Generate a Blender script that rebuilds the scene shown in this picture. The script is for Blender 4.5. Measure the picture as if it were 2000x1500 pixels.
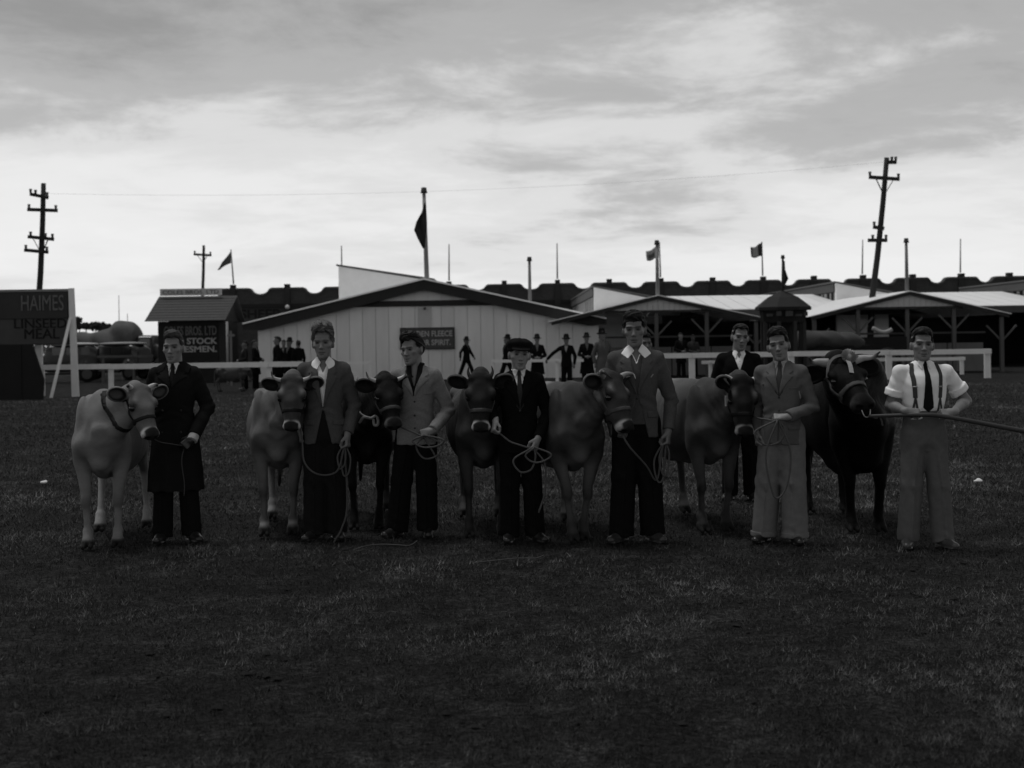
import bpy, math, random
import numpy as np
from mathutils import Vector, Matrix, Euler

for _o in list(bpy.data.objects):
    bpy.data.objects.remove(_o)
SC = bpy.context.scene
COL = SC.collection
R = math.radians
random.seed(7)
RNG = np.random.default_rng(7)

# ------------------------------------------------------------------ camera
CAMH, FPX, PX0, PY0, ROLL = 1.66, 2600.0, 1000.0, 662.0, 0.0145
cam_d = bpy.data.cameras.new('camera')
cam_d.sensor_width = 36.0
cam_d.lens = 36.0 * FPX / 2000.0
cam_d.shift_y = -(750.0 - PY0) / 2000.0
cam_d.clip_start, cam_d.clip_end = 0.1, 3000.0
cam_d.dof.use_dof = True
cam_d.dof.focus_distance = 10.3
cam_d.dof.aperture_fstop = 2.9
cam = bpy.data.objects.new('camera', cam_d)
cam.location = (0, 0, CAMH)
cam.rotation_euler = (R(90), ROLL, 0)
COL.objects.link(cam)
SC.camera = cam

# ------------------------------------------------------------------ exposure
SC.view_settings.view_transform = 'Standard'
SC.view_settings.look = 'None'
SC.view_settings.exposure = 0.0
SC.view_settings.gamma = 1.0
SC.view_settings.use_curve_mapping = False

# ------------------------------------------------------------------ sky and sun (soft overcast daylight)
SUN_EL, SUN_AZ = 74.0, 300.0         # azimuth clockwise from +Y: very high, a little to the left and beyond the row, veiled by cloud
world = bpy.data.worlds.new('World')
SC.world = world
world.use_nodes = True
wt = world.node_tree
for n in list(wt.nodes):
    wt.nodes.remove(n)


def N(tree, kind, **kw):
    n = tree.nodes.new(kind)
    for k, v in kw.items():
        setattr(n, k, v)
    return n


def MATH(tree, op, a, b=None, c=None, clamp=False):
    n = tree.nodes.new('ShaderNodeMath')
    n.operation = op
    n.use_clamp = clamp
    for i, v in enumerate((a, b, c)):
        if v is None:
            continue
        if isinstance(v, (int, float)):
            n.inputs[i].default_value = v
        else:
            tree.links.new(v, n.inputs[i])
    return n.outputs[0]


def RAMP(tree, fac, stops, interp='LINEAR'):
    n = tree.nodes.new('ShaderNodeValToRGB')
    cr = n.color_ramp
    cr.interpolation = interp
    while len(cr.elements) < len(stops):
        cr.elements.new(0.5)
    for e, (p, v) in zip(cr.elements, stops):
        e.position = p
        e.color = (v, v, v, 1)
    tree.links.new(fac, n.inputs[0])
    return n.outputs[0]


def NOISE(tree, vec, scale, detail=4, rough=0.55, dist=0.0):
    n = tree.nodes.new('ShaderNodeTexNoise')
    n.inputs['Scale'].default_value = scale
    n.inputs['Detail'].default_value = detail
    n.inputs['Roughness'].default_value = rough
    n.inputs['Distortion'].default_value = dist
    tree.links.new(vec, n.inputs['Vector'])
    return n.outputs[0]


sky = N(wt, 'ShaderNodeTexSky', sky_type='NISHITA')
sky.sun_disc = False
sky.sun_elevation = R(SUN_EL)
sky.sun_rotation = R(SUN_AZ)
sky_bw = N(wt, 'ShaderNodeRGBToBW')
wt.links.new(sky.outputs[0], sky_bw.inputs[0])
tc = N(wt, 'ShaderNodeTexCoord')
sep = N(wt, 'ShaderNodeSeparateXYZ')
wt.links.new(tc.outputs['Generated'], sep.inputs[0])
dz = MATH(wt, 'MAXIMUM', sep.outputs[2], 0.0)
den = MATH(wt, 'ADD', dz, 0.14)
cmb = N(wt, 'ShaderNodeCombineXYZ')
wt.links.new(MATH(wt, 'DIVIDE', sep.outputs[0], den), cmb.inputs[0])
wt.links.new(MATH(wt, 'DIVIDE', sep.outputs[1], den), cmb.inputs[1])
mpn = N(wt, 'ShaderNodeMapping')
mpn.inputs['Location'].default_value = (7.7, 3.3, 0.0)
mpn.inputs['Scale'].default_value = (0.85, 0.9, 1.0)
wt.links.new(cmb.outputs[0], mpn.inputs[0])
n1 = NOISE(wt, mpn.outputs[0], 0.70, 5, 0.5, 0.2)
n2 = NOISE(wt, mpn.outputs[0], 2.9, 8, 0.66, 0.3)
# cloud base: bright low over the horizon, greyer overhead, broken up by two scales of noise
lift = MATH(wt, 'ADD', dz, MATH(wt, 'MULTIPLY', MATH(wt, 'SUBTRACT', n1, 0.5), 0.42))
lift = MATH(wt, 'ADD', lift, MATH(wt, 'MULTIPLY', MATH(wt, 'SUBTRACT', n2, 0.5), 0.20))
cloud = RAMP(wt, lift, [(0.0, 0.61), (0.06, 0.58), (0.125, 0.49), (0.19, 0.26), (0.28, 0.12), (1.0, 0.13)], 'EASE')
haze_gain = MATH(wt, 'MULTIPLY', sky_bw.outputs[0], 0.05)      # the clear sky behind, faint through the cloud
tot = MATH(wt, 'ADD', cloud, haze_gain)
bg = N(wt, 'ShaderNodeBackground')
wt.links.new(tot, bg.inputs[0])
bg.inputs[1].default_value = 1.0
wout = N(wt, 'ShaderNodeOutputWorld')
wt.links.new(bg.outputs[0], wout.inputs[0])

sun_d = bpy.data.lights.new('sun', 'SUN')
sun_d.energy = 1.5
sun_d.angle = R(18)
sun_d.color = (1.0, 1.0, 1.0)
sun = bpy.data.objects.new('sun', sun_d)
_sd = Vector((math.sin(R(SUN_AZ)) * math.cos(R(SUN_EL)), math.cos(R(SUN_AZ)) * math.cos(R(SUN_EL)), math.sin(R(SUN_EL))))
sun.rotation_euler = (-_sd).to_track_quat('-Z', 'Y').to_euler()
COL.objects.link(sun)


# ------------------------------------------------------------------ placing: a pixel of the 2000 x 1500 photograph at a depth
def ray(px, py):
    dx, dy = px - PX0, -(py - PY0)
    c, s = math.cos(ROLL), math.sin(ROLL)
    return (dx * c + dy * s) / FPX, (-dx * s + dy * c) / FPX


def P(px, py, Y):
    a, b = ray(px, py)
    return Vector((a * Y, Y, CAMH + b * Y))


def G(px, py, z=0.0):
    a, b = ray(px, py)
    Y = (z - CAMH) / b
    return Vector((a * Y, Y, z))


# ------------------------------------------------------------------ mesh helpers
def link_mesh(name, me, mat=None, parent=None, **props):
    o = bpy.data.objects.new(name, me)
    if mat is not None and len(me.materials) == 0:
        me.materials.append(mat)
    COL.objects.link(o)
    if parent is not None:
        o.parent = parent
    for k, v in props.items():
        o[k] = v
    return o


def np_mesh(name, V, F, attr=None, smooth=True):
    """V (n,3); F a list of (m,k) integer arrays (k corners each)"""
    me = bpy.data.meshes.new(name)
    V = np.asarray(V, dtype=np.float32)
    if not isinstance(F, (list, tuple)):
        F = [F]
    F = [np.asarray(f, dtype=np.int32) for f in F if len(f)]
    nl = sum(f.size for f in F)
    nf = sum(len(f) for f in F)
    me.vertices.add(len(V))
    me.vertices.foreach_set('co', V.ravel())
    me.loops.add(nl)
    me.loops.foreach_set('vertex_index', np.concatenate([f.ravel() for f in F]))
    me.polygons.add(nf)
    tot = np.concatenate([np.full(len(f), f.shape[1], np.int32) for f in F])
    st = np.concatenate([[0], np.cumsum(tot)[:-1]]).astype(np.int32)
    me.polygons.foreach_set('loop_start', st)
    me.polygons.foreach_set('use_smooth', np.full(nf, smooth))
    me.update(calc_edges=True)
    if attr is not None:
        a = me.attributes.new('tone', 'FLOAT', 'POINT')
        a.data.foreach_set('value', np.asarray(attr, np.float32))
    return me


def empty(name, loc=(0, 0, 0), rz=0.0, **props):
    o = bpy.data.objects.new(name, None)
    o.location = loc
    o.rotation_euler = (0, 0, rz)
    COL.objects.link(o)
    for k, v in props.items():
        o[k] = v
    return o


class MB:
    """collects simple solids into one mesh"""

    def __init__(self):
        self.v, self.f = [], []

    def add(self, vs, fs):
        n = len(self.v)
        self.v += [tuple(v) for v in vs]
        self.f += [tuple(i + n for i in f) for f in fs]
        return self

    def box(self, lo, hi, M=None):
        x0, y0, z0 = lo
        x1, y1, z1 = hi
        vs = [Vector(p) for p in ((x0, y0, z0), (x1, y0, z0), (x1, y1, z0), (x0, y1, z0), (x0, y0, z1), (x1, y0, z1), (x1, y1, z1), (x0, y1, z1))]
        if M is not None:
            vs = [M @ v for v in vs]
        return self.add(vs, [(0, 3, 2, 1), (4, 5, 6, 7), (0, 1, 5, 4), (1, 2, 6, 5), (2, 3, 7, 6), (3, 0, 4, 7)])

    def bar(self, a, b, w, d=None, up=(0, 0, 1), w1=None, d1=None):
        """rectangular bar from a to b; w across, d along up"""
        a, b = Vector(a), Vector(b)
        d = w if d is None else d
        w1 = w if w1 is None else w1
        d1 = d if d1 is None else d1
        t = (b - a).normalized()
        u = Vector(up)
        if abs(t.dot(u)) > 0.95:
            u = Vector((0, 1, 0))
        s = t.cross(u).normalized()
        u = s.cross(t).normalized()
        vs = []
        for p, ww, dd in ((a, w, d), (b, w1, d1)):
            for i, j in ((-1, -1), (1, -1), (1, 1), (-1, 1)):
                vs.append(p + s * (i * ww / 2) + u * (j * dd / 2))
        return self.add(vs, [(0, 1, 2, 3), (7, 6, 5, 4), (0, 4, 5, 1), (1, 5, 6, 2), (2, 6, 7, 3), (3, 7, 4, 0)])

    def tube(self, pts, r, n=8, r1=None, cap=True):
        pts = [Vector(p) for p in pts]
        m = len(pts)
        base = len(self.v)
        ref = None
        for i, p in enumerate(pts):
            t = (pts[min(i + 1, m - 1)] - pts[max(i - 1, 0)]).normalized()
            if ref is None:
                ref = Vector((0, 0, 1)) if abs(t.z) < 0.9 else Vector((0, 1, 0))
            s = t.cross(ref)
            if s.length < 1e-5:
                s = t.cross(Vector((1, 0.2, 0)))
            s.normalize()
            u = s.cross(t).normalized()
            ref = u
            rr = r if r1 is None else r + (r1 - r) * i / max(1, m - 1)
            for k in range(n):
                a = 2 * math.pi * k / n
                self.v.append(tuple(p + s * (math.cos(a) * rr) + u * (math.sin(a) * rr)))
        for i in range(m - 1):
            for k in range(n):
                k2 = (k + 1) % n
                self.f.append((base + i * n + k, base + (i + 1) * n + k, base + (i + 1) * n + k2, base + i * n + k2))
        if cap:
            self.f.append(tuple(base + k for k in range(n)))
            self.f.append(tuple(base + (m - 1) * n + k for k in reversed(range(n))))
        return self

    def prism(self, poly, a, b):
        """polygon of 2D points given as 3D functions: a(p), b(p) place the near and far copy"""
        n = len(poly)
        vs = [a(p) for p in poly] + [b(p) for p in poly]
        fs = [tuple(range(n)), tuple(reversed(range(n, 2 * n)))]
        for i in range(n):
            j = (i + 1) % n
            fs.append((i, i + n, j + n, j))
        return self.add(vs, fs)

    def mesh(self, name, smooth=False):
        me = bpy.data.meshes.new(name)
        me.from_pydata(self.v, [], self.f)
        me.validate()
        import bmesh
        bm = bmesh.new()
        bm.from_mesh(me)
        bmesh.ops.recalc_face_normals(bm, faces=bm.faces)
        bm.to_mesh(me)
        bm.free()
        if smooth:
            me.polygons.foreach_set('use_smooth', np.full(len(me.polygons), True))
        me.update()
        return me

    def build(self, name, mat, parent=None, smooth=False, **props):
        return link_mesh(name, self.mesh(name, smooth), mat, parent, **props)


def spline(pts, n=8):
    """Catmull-Rom through the points"""
    p = [Vector(q) for q in pts]
    p = [p[0] * 2 - p[1]] + p + [p[-1] * 2 - p[-2]]
    out = []
    for i in range(1, len(p) - 2):
        for k in range(n):
            t = k / n
            a, b, c, d = p[i - 1], p[i], p[i + 1], p[i + 2]
            out.append(0.5 * ((2 * b) + (c - a) * t + (2 * a - 5 * b + 4 * c - d) * t * t + (3 * b - a - 3 * c + d) * t ** 3))
    out.append(p[-2])
    return out


# ------------------------------------------------------------------ materials (the plate is monochrome: greys only)
MATS = {}


def mat(name, tone, rough=0.8, var=0.25, scale=8.0, bump=0.0, bscale=60.0, metal=0.0, spec=0.3, attr=False, stretch=(1, 1, 1), sheen=0.0, detail=4, coord='Object', var2=0.0, scale2=1.0):
    if name in MATS:
        return MATS[name]
    m = bpy.data.materials.new(name)
    m.use_nodes = True
    t = m.node_tree
    b = t.nodes['Principled BSDF']
    b.inputs['Roughness'].default_value = rough
    b.inputs['Metallic'].default_value = metal
    b.inputs['Specular IOR Level'].default_value = spec
    if sheen:
        b.inputs['Sheen Weight'].default_value = sheen
        b.inputs['Sheen Roughness'].default_value = 0.5
    c = N(t, 'ShaderNodeTexCoord')
    mp = N(t, 'ShaderNodeMapping')
    mp.inputs['Scale'].default_value = stretch
    t.links.new(c.outputs[coord], mp.inputs[0])
    v = mp.outputs[0]
    nz = NOISE(t, v, scale, detail, 0.6)
    f = MATH(t, 'MULTIPLY_ADD', nz, 2 * var, 1 - var)
    if var2:
        n2_ = NOISE(t, v, scale2, 3, 0.5)
        f = MATH(t, 'MULTIPLY', f, MATH(t, 'MULTIPLY_ADD', n2_, 2 * var2, 1 - var2))
    if attr:
        a = N(t, 'ShaderNodeAttribute', attribute_name='tone')
        f = MATH(t, 'MULTIPLY', f, a.outputs['Fac'])
    val = MATH(t, 'MULTIPLY', f, tone)
    cb = N(t, 'ShaderNodeCombineColor')
    for i in range(3):
        t.links.new(val, cb.inputs[i])
    t.links.new(cb.outputs[0], b.inputs['Base Color'])
    if bump:
        bn = NOISE(t, v, bscale, 3, 0.6)
        bp = N(t, 'ShaderNodeBump')
        bp.inputs['Strength'].default_value = bump
        bp.inputs['Distance'].default_value = 0.01
        t.links.new(bn, bp.inputs['Height'])
        t.links.new(bp.outputs[0], b.inputs['Normal'])
    MATS[name] = m
    return m


# ------------------------------------------------------------------ solid modelling by distance fields -> one continuous skin
def nets(d, o, h):
    """surface nets: a distance array to vertices and quads"""
    s = d < 0
    c = np.zeros(tuple(n - 1 for n in d.shape), np.uint8)
    offs = [(i, j, k) for i in (0, 1) for j in (0, 1) for k in (0, 1)]
    nx, ny, nz = c.shape
    for i, j, k in offs:
        c += s[i:i + nx, j:j + ny, k:k + nz]
    act = np.argwhere((c > 0) & (c < 8))
    if len(act) == 0:
        return np.zeros((0, 3)), np.zeros((0, 4), int)
    vals = np.stack([d[act[:, 0] + i, act[:, 1] + j, act[:, 2] + k] for i, j, k in offs], 1).astype(np.float64)
    acc = np.zeros((len(act), 3))
    cnt = np.zeros(len(act))
    oa = np.array(offs, float)
    for a in range(8):
        for b in range(a + 1, 8):
            if np.abs(oa[a] - oa[b]).sum() != 1:
                continue
            va, vb = vals[:, a], vals[:, b]
            cr = (va < 0) != (vb < 0)
            t = np.where(cr, va / np.where(cr, va - vb, 1), 0)
            acc += np.where(cr[:, None], oa[a] + (oa[b] - oa[a]) * t[:, None], 0)
            cnt += cr
    V = (act + acc / cnt[:, None]) * h + np.asarray(o)
    idx = np.full(c.shape, -1, np.int32)
    idx[act[:, 0], act[:, 1], act[:, 2]] = np.arange(len(act))
    Q = []
    for ax in range(3):
        u, w = (ax + 1) % 3, (ax + 2) % 3
        a = [slice(1, -1)] * 3
        b = [slice(1, -1)] * 3
        a[ax] = slice(0, -1)
        b[ax] = slice(1, None)
        s0, s1 = s[tuple(a)], s[tuple(b)]
        e = np.argwhere(s0 != s1)
        if len(e) == 0:
            continue
        inside = s0[e[:, 0], e[:, 1], e[:, 2]]
        e = e + 1
        e[:, ax] -= 1

        def cell(du, dw):
            q = e.copy()
            q[:, u] += du
            q[:, w] += dw
            return idx[q[:, 0], q[:, 1], q[:, 2]]
        q = np.stack([cell(-1, -1), cell(0, -1), cell(0, 0), cell(-1, 0)], 1)
        q[~inside] = q[~inside][:, ::-1]
        Q.append(q)
    return V, np.concatenate(Q)


def wob(X, Y, Z, f, seed, n=5):
    r = np.random.default_rng(seed)
    o = 0
    for i in range(n):
        k = r.normal(size=3)
        k = k / np.linalg.norm(k) * f * (0.6 + 0.9 * r.random())
        o = o + np.sin(k[0] * X + k[1] * Y + k[2] * Z + r.random() * 6.28)
    return o / n


def rotm(yaw=0, pitch=0, roll=0):
    """degrees: yaw about z, pitch tips the face (-y) downward, roll about the face axis"""
    return np.array(Matrix.Rotation(R(yaw), 3, 'Z') @ Matrix.Rotation(R(pitch), 3, 'X') @ Matrix.Rotation(R(roll), 3, 'Y'))


def cap(a, b, r0, r1=None, sq=None, flat=(False, False)):
    """tapered rod; sq=(axis, factor) squashes the section along an axis; flat cuts the ends square"""
    a, b = np.asarray(a, float), np.asarray(b, float)
    r1 = r0 if r1 is None else r1
    L = b - a
    L2 = float(L @ L) + 1e-12

    def fn(X, Y, Z):
        x, y, z = X - a[0], Y - a[1], Z - a[2]
        tt = (x * L[0] + y * L[1] + z * L[2]) / L2
        t = np.clip(tt, 0, 1)
        x, y, z = x - L[0] * t, y - L[1] * t, z - L[2] * t
        if sq is not None:
            n, f = np.asarray(sq[0], float), sq[1]
            q = (x * n[0] + y * n[1] + z * n[2]) * (f - 1)
            x, y, z = x + q * n[0], y + q * n[1], z + q * n[2]
        d = np.sqrt(x * x + y * y + z * z) - (r0 + (r1 - r0) * t)
        if flat[0]:
            d = np.maximum(d, -tt * math.sqrt(L2))
        if flat[1]:
            d = np.maximum(d, (tt - 1) * math.sqrt(L2))
        return d
    m = max(r0, r1) * (1 if sq is None else max(1, 1 / sq[1]))
    return fn, np.minimum(a, b) - m, np.maximum(a, b) + m


def ell(c, r, M=None):
    c, r = np.asarray(c, float), np.asarray(r, float)

    def fn(X, Y, Z):
        x, y, z = X - c[0], Y - c[1], Z - c[2]
        if M is not None:
            x, y, z = (M[0, 0] * x + M[1, 0] * y + M[2, 0] * z, M[0, 1] * x + M[1, 1] * y + M[2, 1] * z, M[0, 2] * x + M[1, 2] * y + M[2, 2] * z)
        k0 = np.sqrt((x / r[0]) ** 2 + (y / r[1]) ** 2 + (z / r[2]) ** 2)
        k1 = np.sqrt((x / r[0] ** 2) ** 2 + (y / r[1] ** 2) ** 2 + (z / r[2] ** 2) ** 2) + 1e-9
        return k0 * (k0 - 1) / k1
    m = r if M is None else np.full(3, r.max())
    return fn, c - m, c + m


def stack(rows, axis=2, power=2.0):
    """elliptical sections along an axis: rows of (t, c0, c1, r0, r1) for the two other axes in order"""
    rows = np.asarray(sorted(rows), float)
    t = rows[:, 0]
    tt = np.linspace(t[0], t[-1], 160)
    out = []
    for j in range(1, 5):
        y = rows[:, j]
        m = np.zeros(len(t))
        s = np.diff(y) / np.diff(t)
        for i in range(1, len(t) - 1):
            m[i] = 0 if s[i - 1] * s[i] <= 0 else 2 * s[i - 1] * s[i] / (s[i - 1] + s[i])
        m[0], m[-1] = s[0], s[-1]
        k = np.clip(np.searchsorted(t, tt, side='right') - 1, 0, len(t) - 2)
        hh = t[k + 1] - t[k]
        u = (tt - t[k]) / hh
        out.append(y[k] * (1 + 2 * u) * (1 - u) ** 2 + m[k] * hh * u * (1 - u) ** 2 + y[k + 1] * u * u * (3 - 2 * u) - m[k + 1] * hh * u * u * (1 - u))
    oth = [i for i in range(3) if i != axis]

    def fn(X, Y, Z):
        C = (X, Y, Z)
        A = C[axis]
        c0, c1, r0, r1 = (np.interp(A.ravel(), tt, o).reshape(A.shape) for o in out)
        u, v = (C[oth[0]] - c0) / r0, (C[oth[1]] - c1) / r1
        if power == 2.0:
            k = np.sqrt(u * u + v * v)
        else:
            k = (np.abs(u) ** power + np.abs(v) ** power) ** (1 / power)
        d = (k - 1) * np.minimum(r0, r1)
        return np.maximum(d, np.maximum(A - t[-1], t[0] - A))
    lo, hi = np.zeros(3), np.zeros(3)
    lo[axis], hi[axis] = t[0], t[-1]
    for j, ax in enumerate(oth):
        lo[ax] = (out[j] - out[j + 2]).min()
        hi[ax] = (out[j] + out[j + 2]).max()
    return fn, lo, hi


def poly2(U, W, pts):
    """signed distance to a polygon in two broadcastable coordinates"""
    U, W = np.broadcast_arrays(U, W)
    p = np.asarray(pts, float)
    d = np.full(U.shape, 1e9)
    s = np.ones(U.shape)
    n = len(p)
    j = n - 1
    for i in range(n):
        ex, ey = p[j] - p[i]
        wx, wy = U - p[i, 0], W - p[i, 1]
        t = np.clip((wx * ex + wy * ey) / (ex * ex + ey * ey + 1e-12), 0, 1)
        d = np.minimum(d, (wx - ex * t) ** 2 + (wy - ey * t) ** 2)
        c1, c2, c3 = W >= p[i, 1], W < p[j, 1], ex * wy > ey * wx
        s = np.where((c1 & c2 & c3) | (~c1 & ~c2 & ~c3), -s, s)
        j = i
    return s * np.sqrt(d)


class Field:
    def __init__(self, lo, hi, h):
        self.lo, self.h = np.asarray(lo, float), h
        self.n = np.ceil((np.asarray(hi, float) - self.lo) / h).astype(int) + 2
        self.ax = [(self.lo[i] + np.arange(self.n[i]) * h).astype(np.float32) for i in range(3)]
        self.d = np.full(tuple(self.n), 1.0, np.float32)

    def grids(self, sl=None):
        a = [self.ax[i] if sl is None else self.ax[i][sl[i]] for i in range(3)]
        return a[0][:, None, None], a[1][None, :, None], a[2][None, None, :]

    def window(self, lo, hi, m):
        sl = []
        for i in range(3):
            a = int(max(0, math.floor((lo[i] - m - self.lo[i]) / self.h)))
            b = int(min(self.n[i], math.ceil((hi[i] + m - self.lo[i]) / self.h) + 1))
            if b <= a:
                return None
            sl.append(slice(a, b))
        return tuple(sl)

    def add(self, prim, k=0.01, op='u', fr=None):
        fn, lo, hi = prim
        if fr is not None:
            M, t = fr[:2]
            fs = fr[2] if len(fr) > 2 else 1.0
            cs = np.array([[(lo, hi)[i][0], (lo, hi)[j][1], (lo, hi)[l][2]] for i in (0, 1) for j in (0, 1) for l in (0, 1)]) * fs @ M.T + t
            lo, hi = cs.min(0), cs.max(0)
        sl = self.window(lo, hi, max(k, 2 * self.h))
        if sl is None:
            return self
        X, Y, Z = self.grids(sl)
        if fr is not None:
            x, y, z = (X - t[0]) / fs, (Y - t[1]) / fs, (Z - t[2]) / fs
            X, Y, Z = (M[0, 0] * x + M[1, 0] * y + M[2, 0] * z, M[0, 1] * x + M[1, 1] * y + M[2, 1] * z, M[0, 2] * x + M[1, 2] * y + M[2, 2] * z)
        b = fn(X, Y, Z)
        if fr is not None and fs != 1.0:
            b = b * fs
        a = self.d[sl]
        if op == 'u':
            h = np.clip(0.5 + 0.5 * (a - b) / k, 0, 1)
            r = a * (1 - h) + b * h - k * h * (1 - h)
        elif op == 's':
            b = -b
            h = np.clip(0.5 - 0.5 * (a - b) / k, 0, 1)
            r = a * (1 - h) + b * h + k * h * (1 - h)
        elif op == 'i':
            r = np.maximum(a, b)
        self.d[sl] = r
        return self

    def noise(self, amp, f, seed, mask=None):
        m = np.abs(self.d) < 4 * self.h + 2 * amp
        ii = np.argwhere(m)
        p = [self.ax[i][ii[:, i]] for i in range(3)]
        v = wob(p[0], p[1], p[2], f, seed) * amp
        if mask is not None:
            v = v * mask(*p)
        self.d[m] += v.astype(np.float32)
        return self

    def fold(self, fn):
        """add fn(x, y, z) to the distance near the skin"""
        m = np.abs(self.d) < 5 * self.h + 0.02
        ii = np.argwhere(m)
        p = [self.ax[i][ii[:, i]].astype(float) for i in range(3)]
        self.d[m] += fn(*p).astype(np.float32)
        return self

    def eval_on(self, X, Y, Z):
        """trilinear look-up of this field at points"""
        g = [np.clip((c - self.lo[i]) / self.h, 0, self.n[i] - 1.001) for i, c in enumerate((X, Y, Z))]
        g = np.broadcast_arrays(*g)
        i0 = [c.astype(int) for c in g]
        f = [c - i for c, i in zip(g, i0)]
        o = 0
        for i in (0, 1):
            for j in (0, 1):
                for k in (0, 1):
                    w = (f[0] if i else 1 - f[0]) * (f[1] if j else 1 - f[1]) * (f[2] if k else 1 - f[2])
                    o = o + w * self.d[i0[0] + i, i0[1] + j, i0[2] + k]
        return o

    def front_y(self, x, z, back=False):
        """y of the foremost skin at (x, z)"""
        i = int(round((x - self.lo[0]) / self.h))
        k = int(round((z - self.lo[2]) / self.h))
        col = self.d[min(max(i, 0), self.n[0] - 1), :, min(max(k, 0), self.n[2] - 1)]
        w = np.flatnonzero(col < 0)
        if len(w) == 0:
            return 0.0
        return float(self.ax[1][w[-1] if back else w[0]])

    def skin(self):
        return nets(self.d, self.lo, self.h)


def shell(base, lo, hi, h, region, off=0.008, inner=0.004, scale=None):
    """a thin sheet lying on base's skin inside region(X, Y, Z) < 0"""
    f = Field(lo, hi, h)
    X, Y, Z = f.grids()
    d = base.eval_on(X, Y, Z)
    f.d = np.maximum(np.maximum(d - off, -(d + inner)), region(X, Y, Z)).astype(np.float32)
    return f.skin()
# ------------------------------------------------------------------ ground: a wide trampled show-ring field
def ground_material():
    m = bpy.data.materials.new('turf')
    m.use_nodes = True
    t = m.node_tree
    b = t.nodes['Principled BSDF']
    b.inputs['Roughness'].default_value = 0.95
    b.inputs['Specular IOR Level'].default_value = 0.1
    c = N(t, 'ShaderNodeTexCoord')
    v = c.outputs['Object']
    a = NOISE(t, v, 0.35, 5, 0.6)
    bb = NOISE(t, v, 2.6, 6, 0.65)
    cc = NOISE(t, v, 34, 4, 0.7)
    f = MATH(t, 'MULTIPLY', MATH(t, 'MULTIPLY_ADD', a, 1.5, 0.25), RAMP(t, bb, [(0.30, 0.35), (0.52, 0.85), (0.72, 2.2)]))
    dd = NOISE(t, v, 95, 3, 0.7)
    f = MATH(t, 'MULTIPLY', f, RAMP(t, cc, [(0.36, 0.25), (0.5, 0.85), (0.64, 2.1)]))
    f = MATH(t, 'MULTIPLY', f, RAMP(t, dd, [(0.36, 0.35), (0.5, 0.9), (0.66, 2.0)]))
    val = MATH(t, 'MULTIPLY', f, 0.017)
    cb = N(t, 'ShaderNodeCombineColor')
    for i in range(3):
        t.links.new(val, cb.inputs[i])
    t.links.new(cb.outputs[0], b.inputs['Base Color'])
    bp = N(t, 'ShaderNodeBump')
    bp.inputs['Strength'].default_value = 0.8
    bp.inputs['Distance'].default_value = 0.04
    t.links.new(MATH(t, 'ADD', cc, MATH(t, 'MULTIPLY', bb, 1.5)), bp.inputs['Height'])
    t.links.new(bp.outputs[0], b.inputs['Normal'])
    return m


def relief(X, Y):
    near = np.clip((28 - Y) / 10, 0, 1) * np.clip((10 - np.abs(X)) / 2, 0, 1)
    return (0.012 * wob(X, Y, 0, 3.1, 1, 6) + 0.009 * wob(X, Y, 0, 9, 2, 7) + 0.008 * wob(X, Y, 0, 24, 4, 9)) * near


def build_ground():
    ys = np.concatenate([np.linspace(-30, 3, 12), np.linspace(3.5, 20, 270), np.linspace(20.5, 60, 60), np.linspace(70, 1500, 16)])
    xs = np.concatenate([-np.geomspace(9, 1500, 24)[::-1], np.linspace(-8.6, 8.6, 240), np.geomspace(9, 1500, 24)])
    X, Y = np.meshgrid(xs, ys, indexing='ij')
    Z = relief(X, Y) - 0.012
    V = np.stack([X, Y, Z], -1).reshape(-1, 3)
    nx, ny = len(xs), len(ys)
    i = np.arange(nx * ny).reshape(nx, ny)
    Q = np.stack([i[:-1, :-1], i[1:, :-1], i[1:, 1:], i[:-1, 1:]], -1).reshape(-1, 4)
    link_mesh('ground', np_mesh('ground', V, Q), ground_material(), kind='structure')


build_ground()


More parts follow.
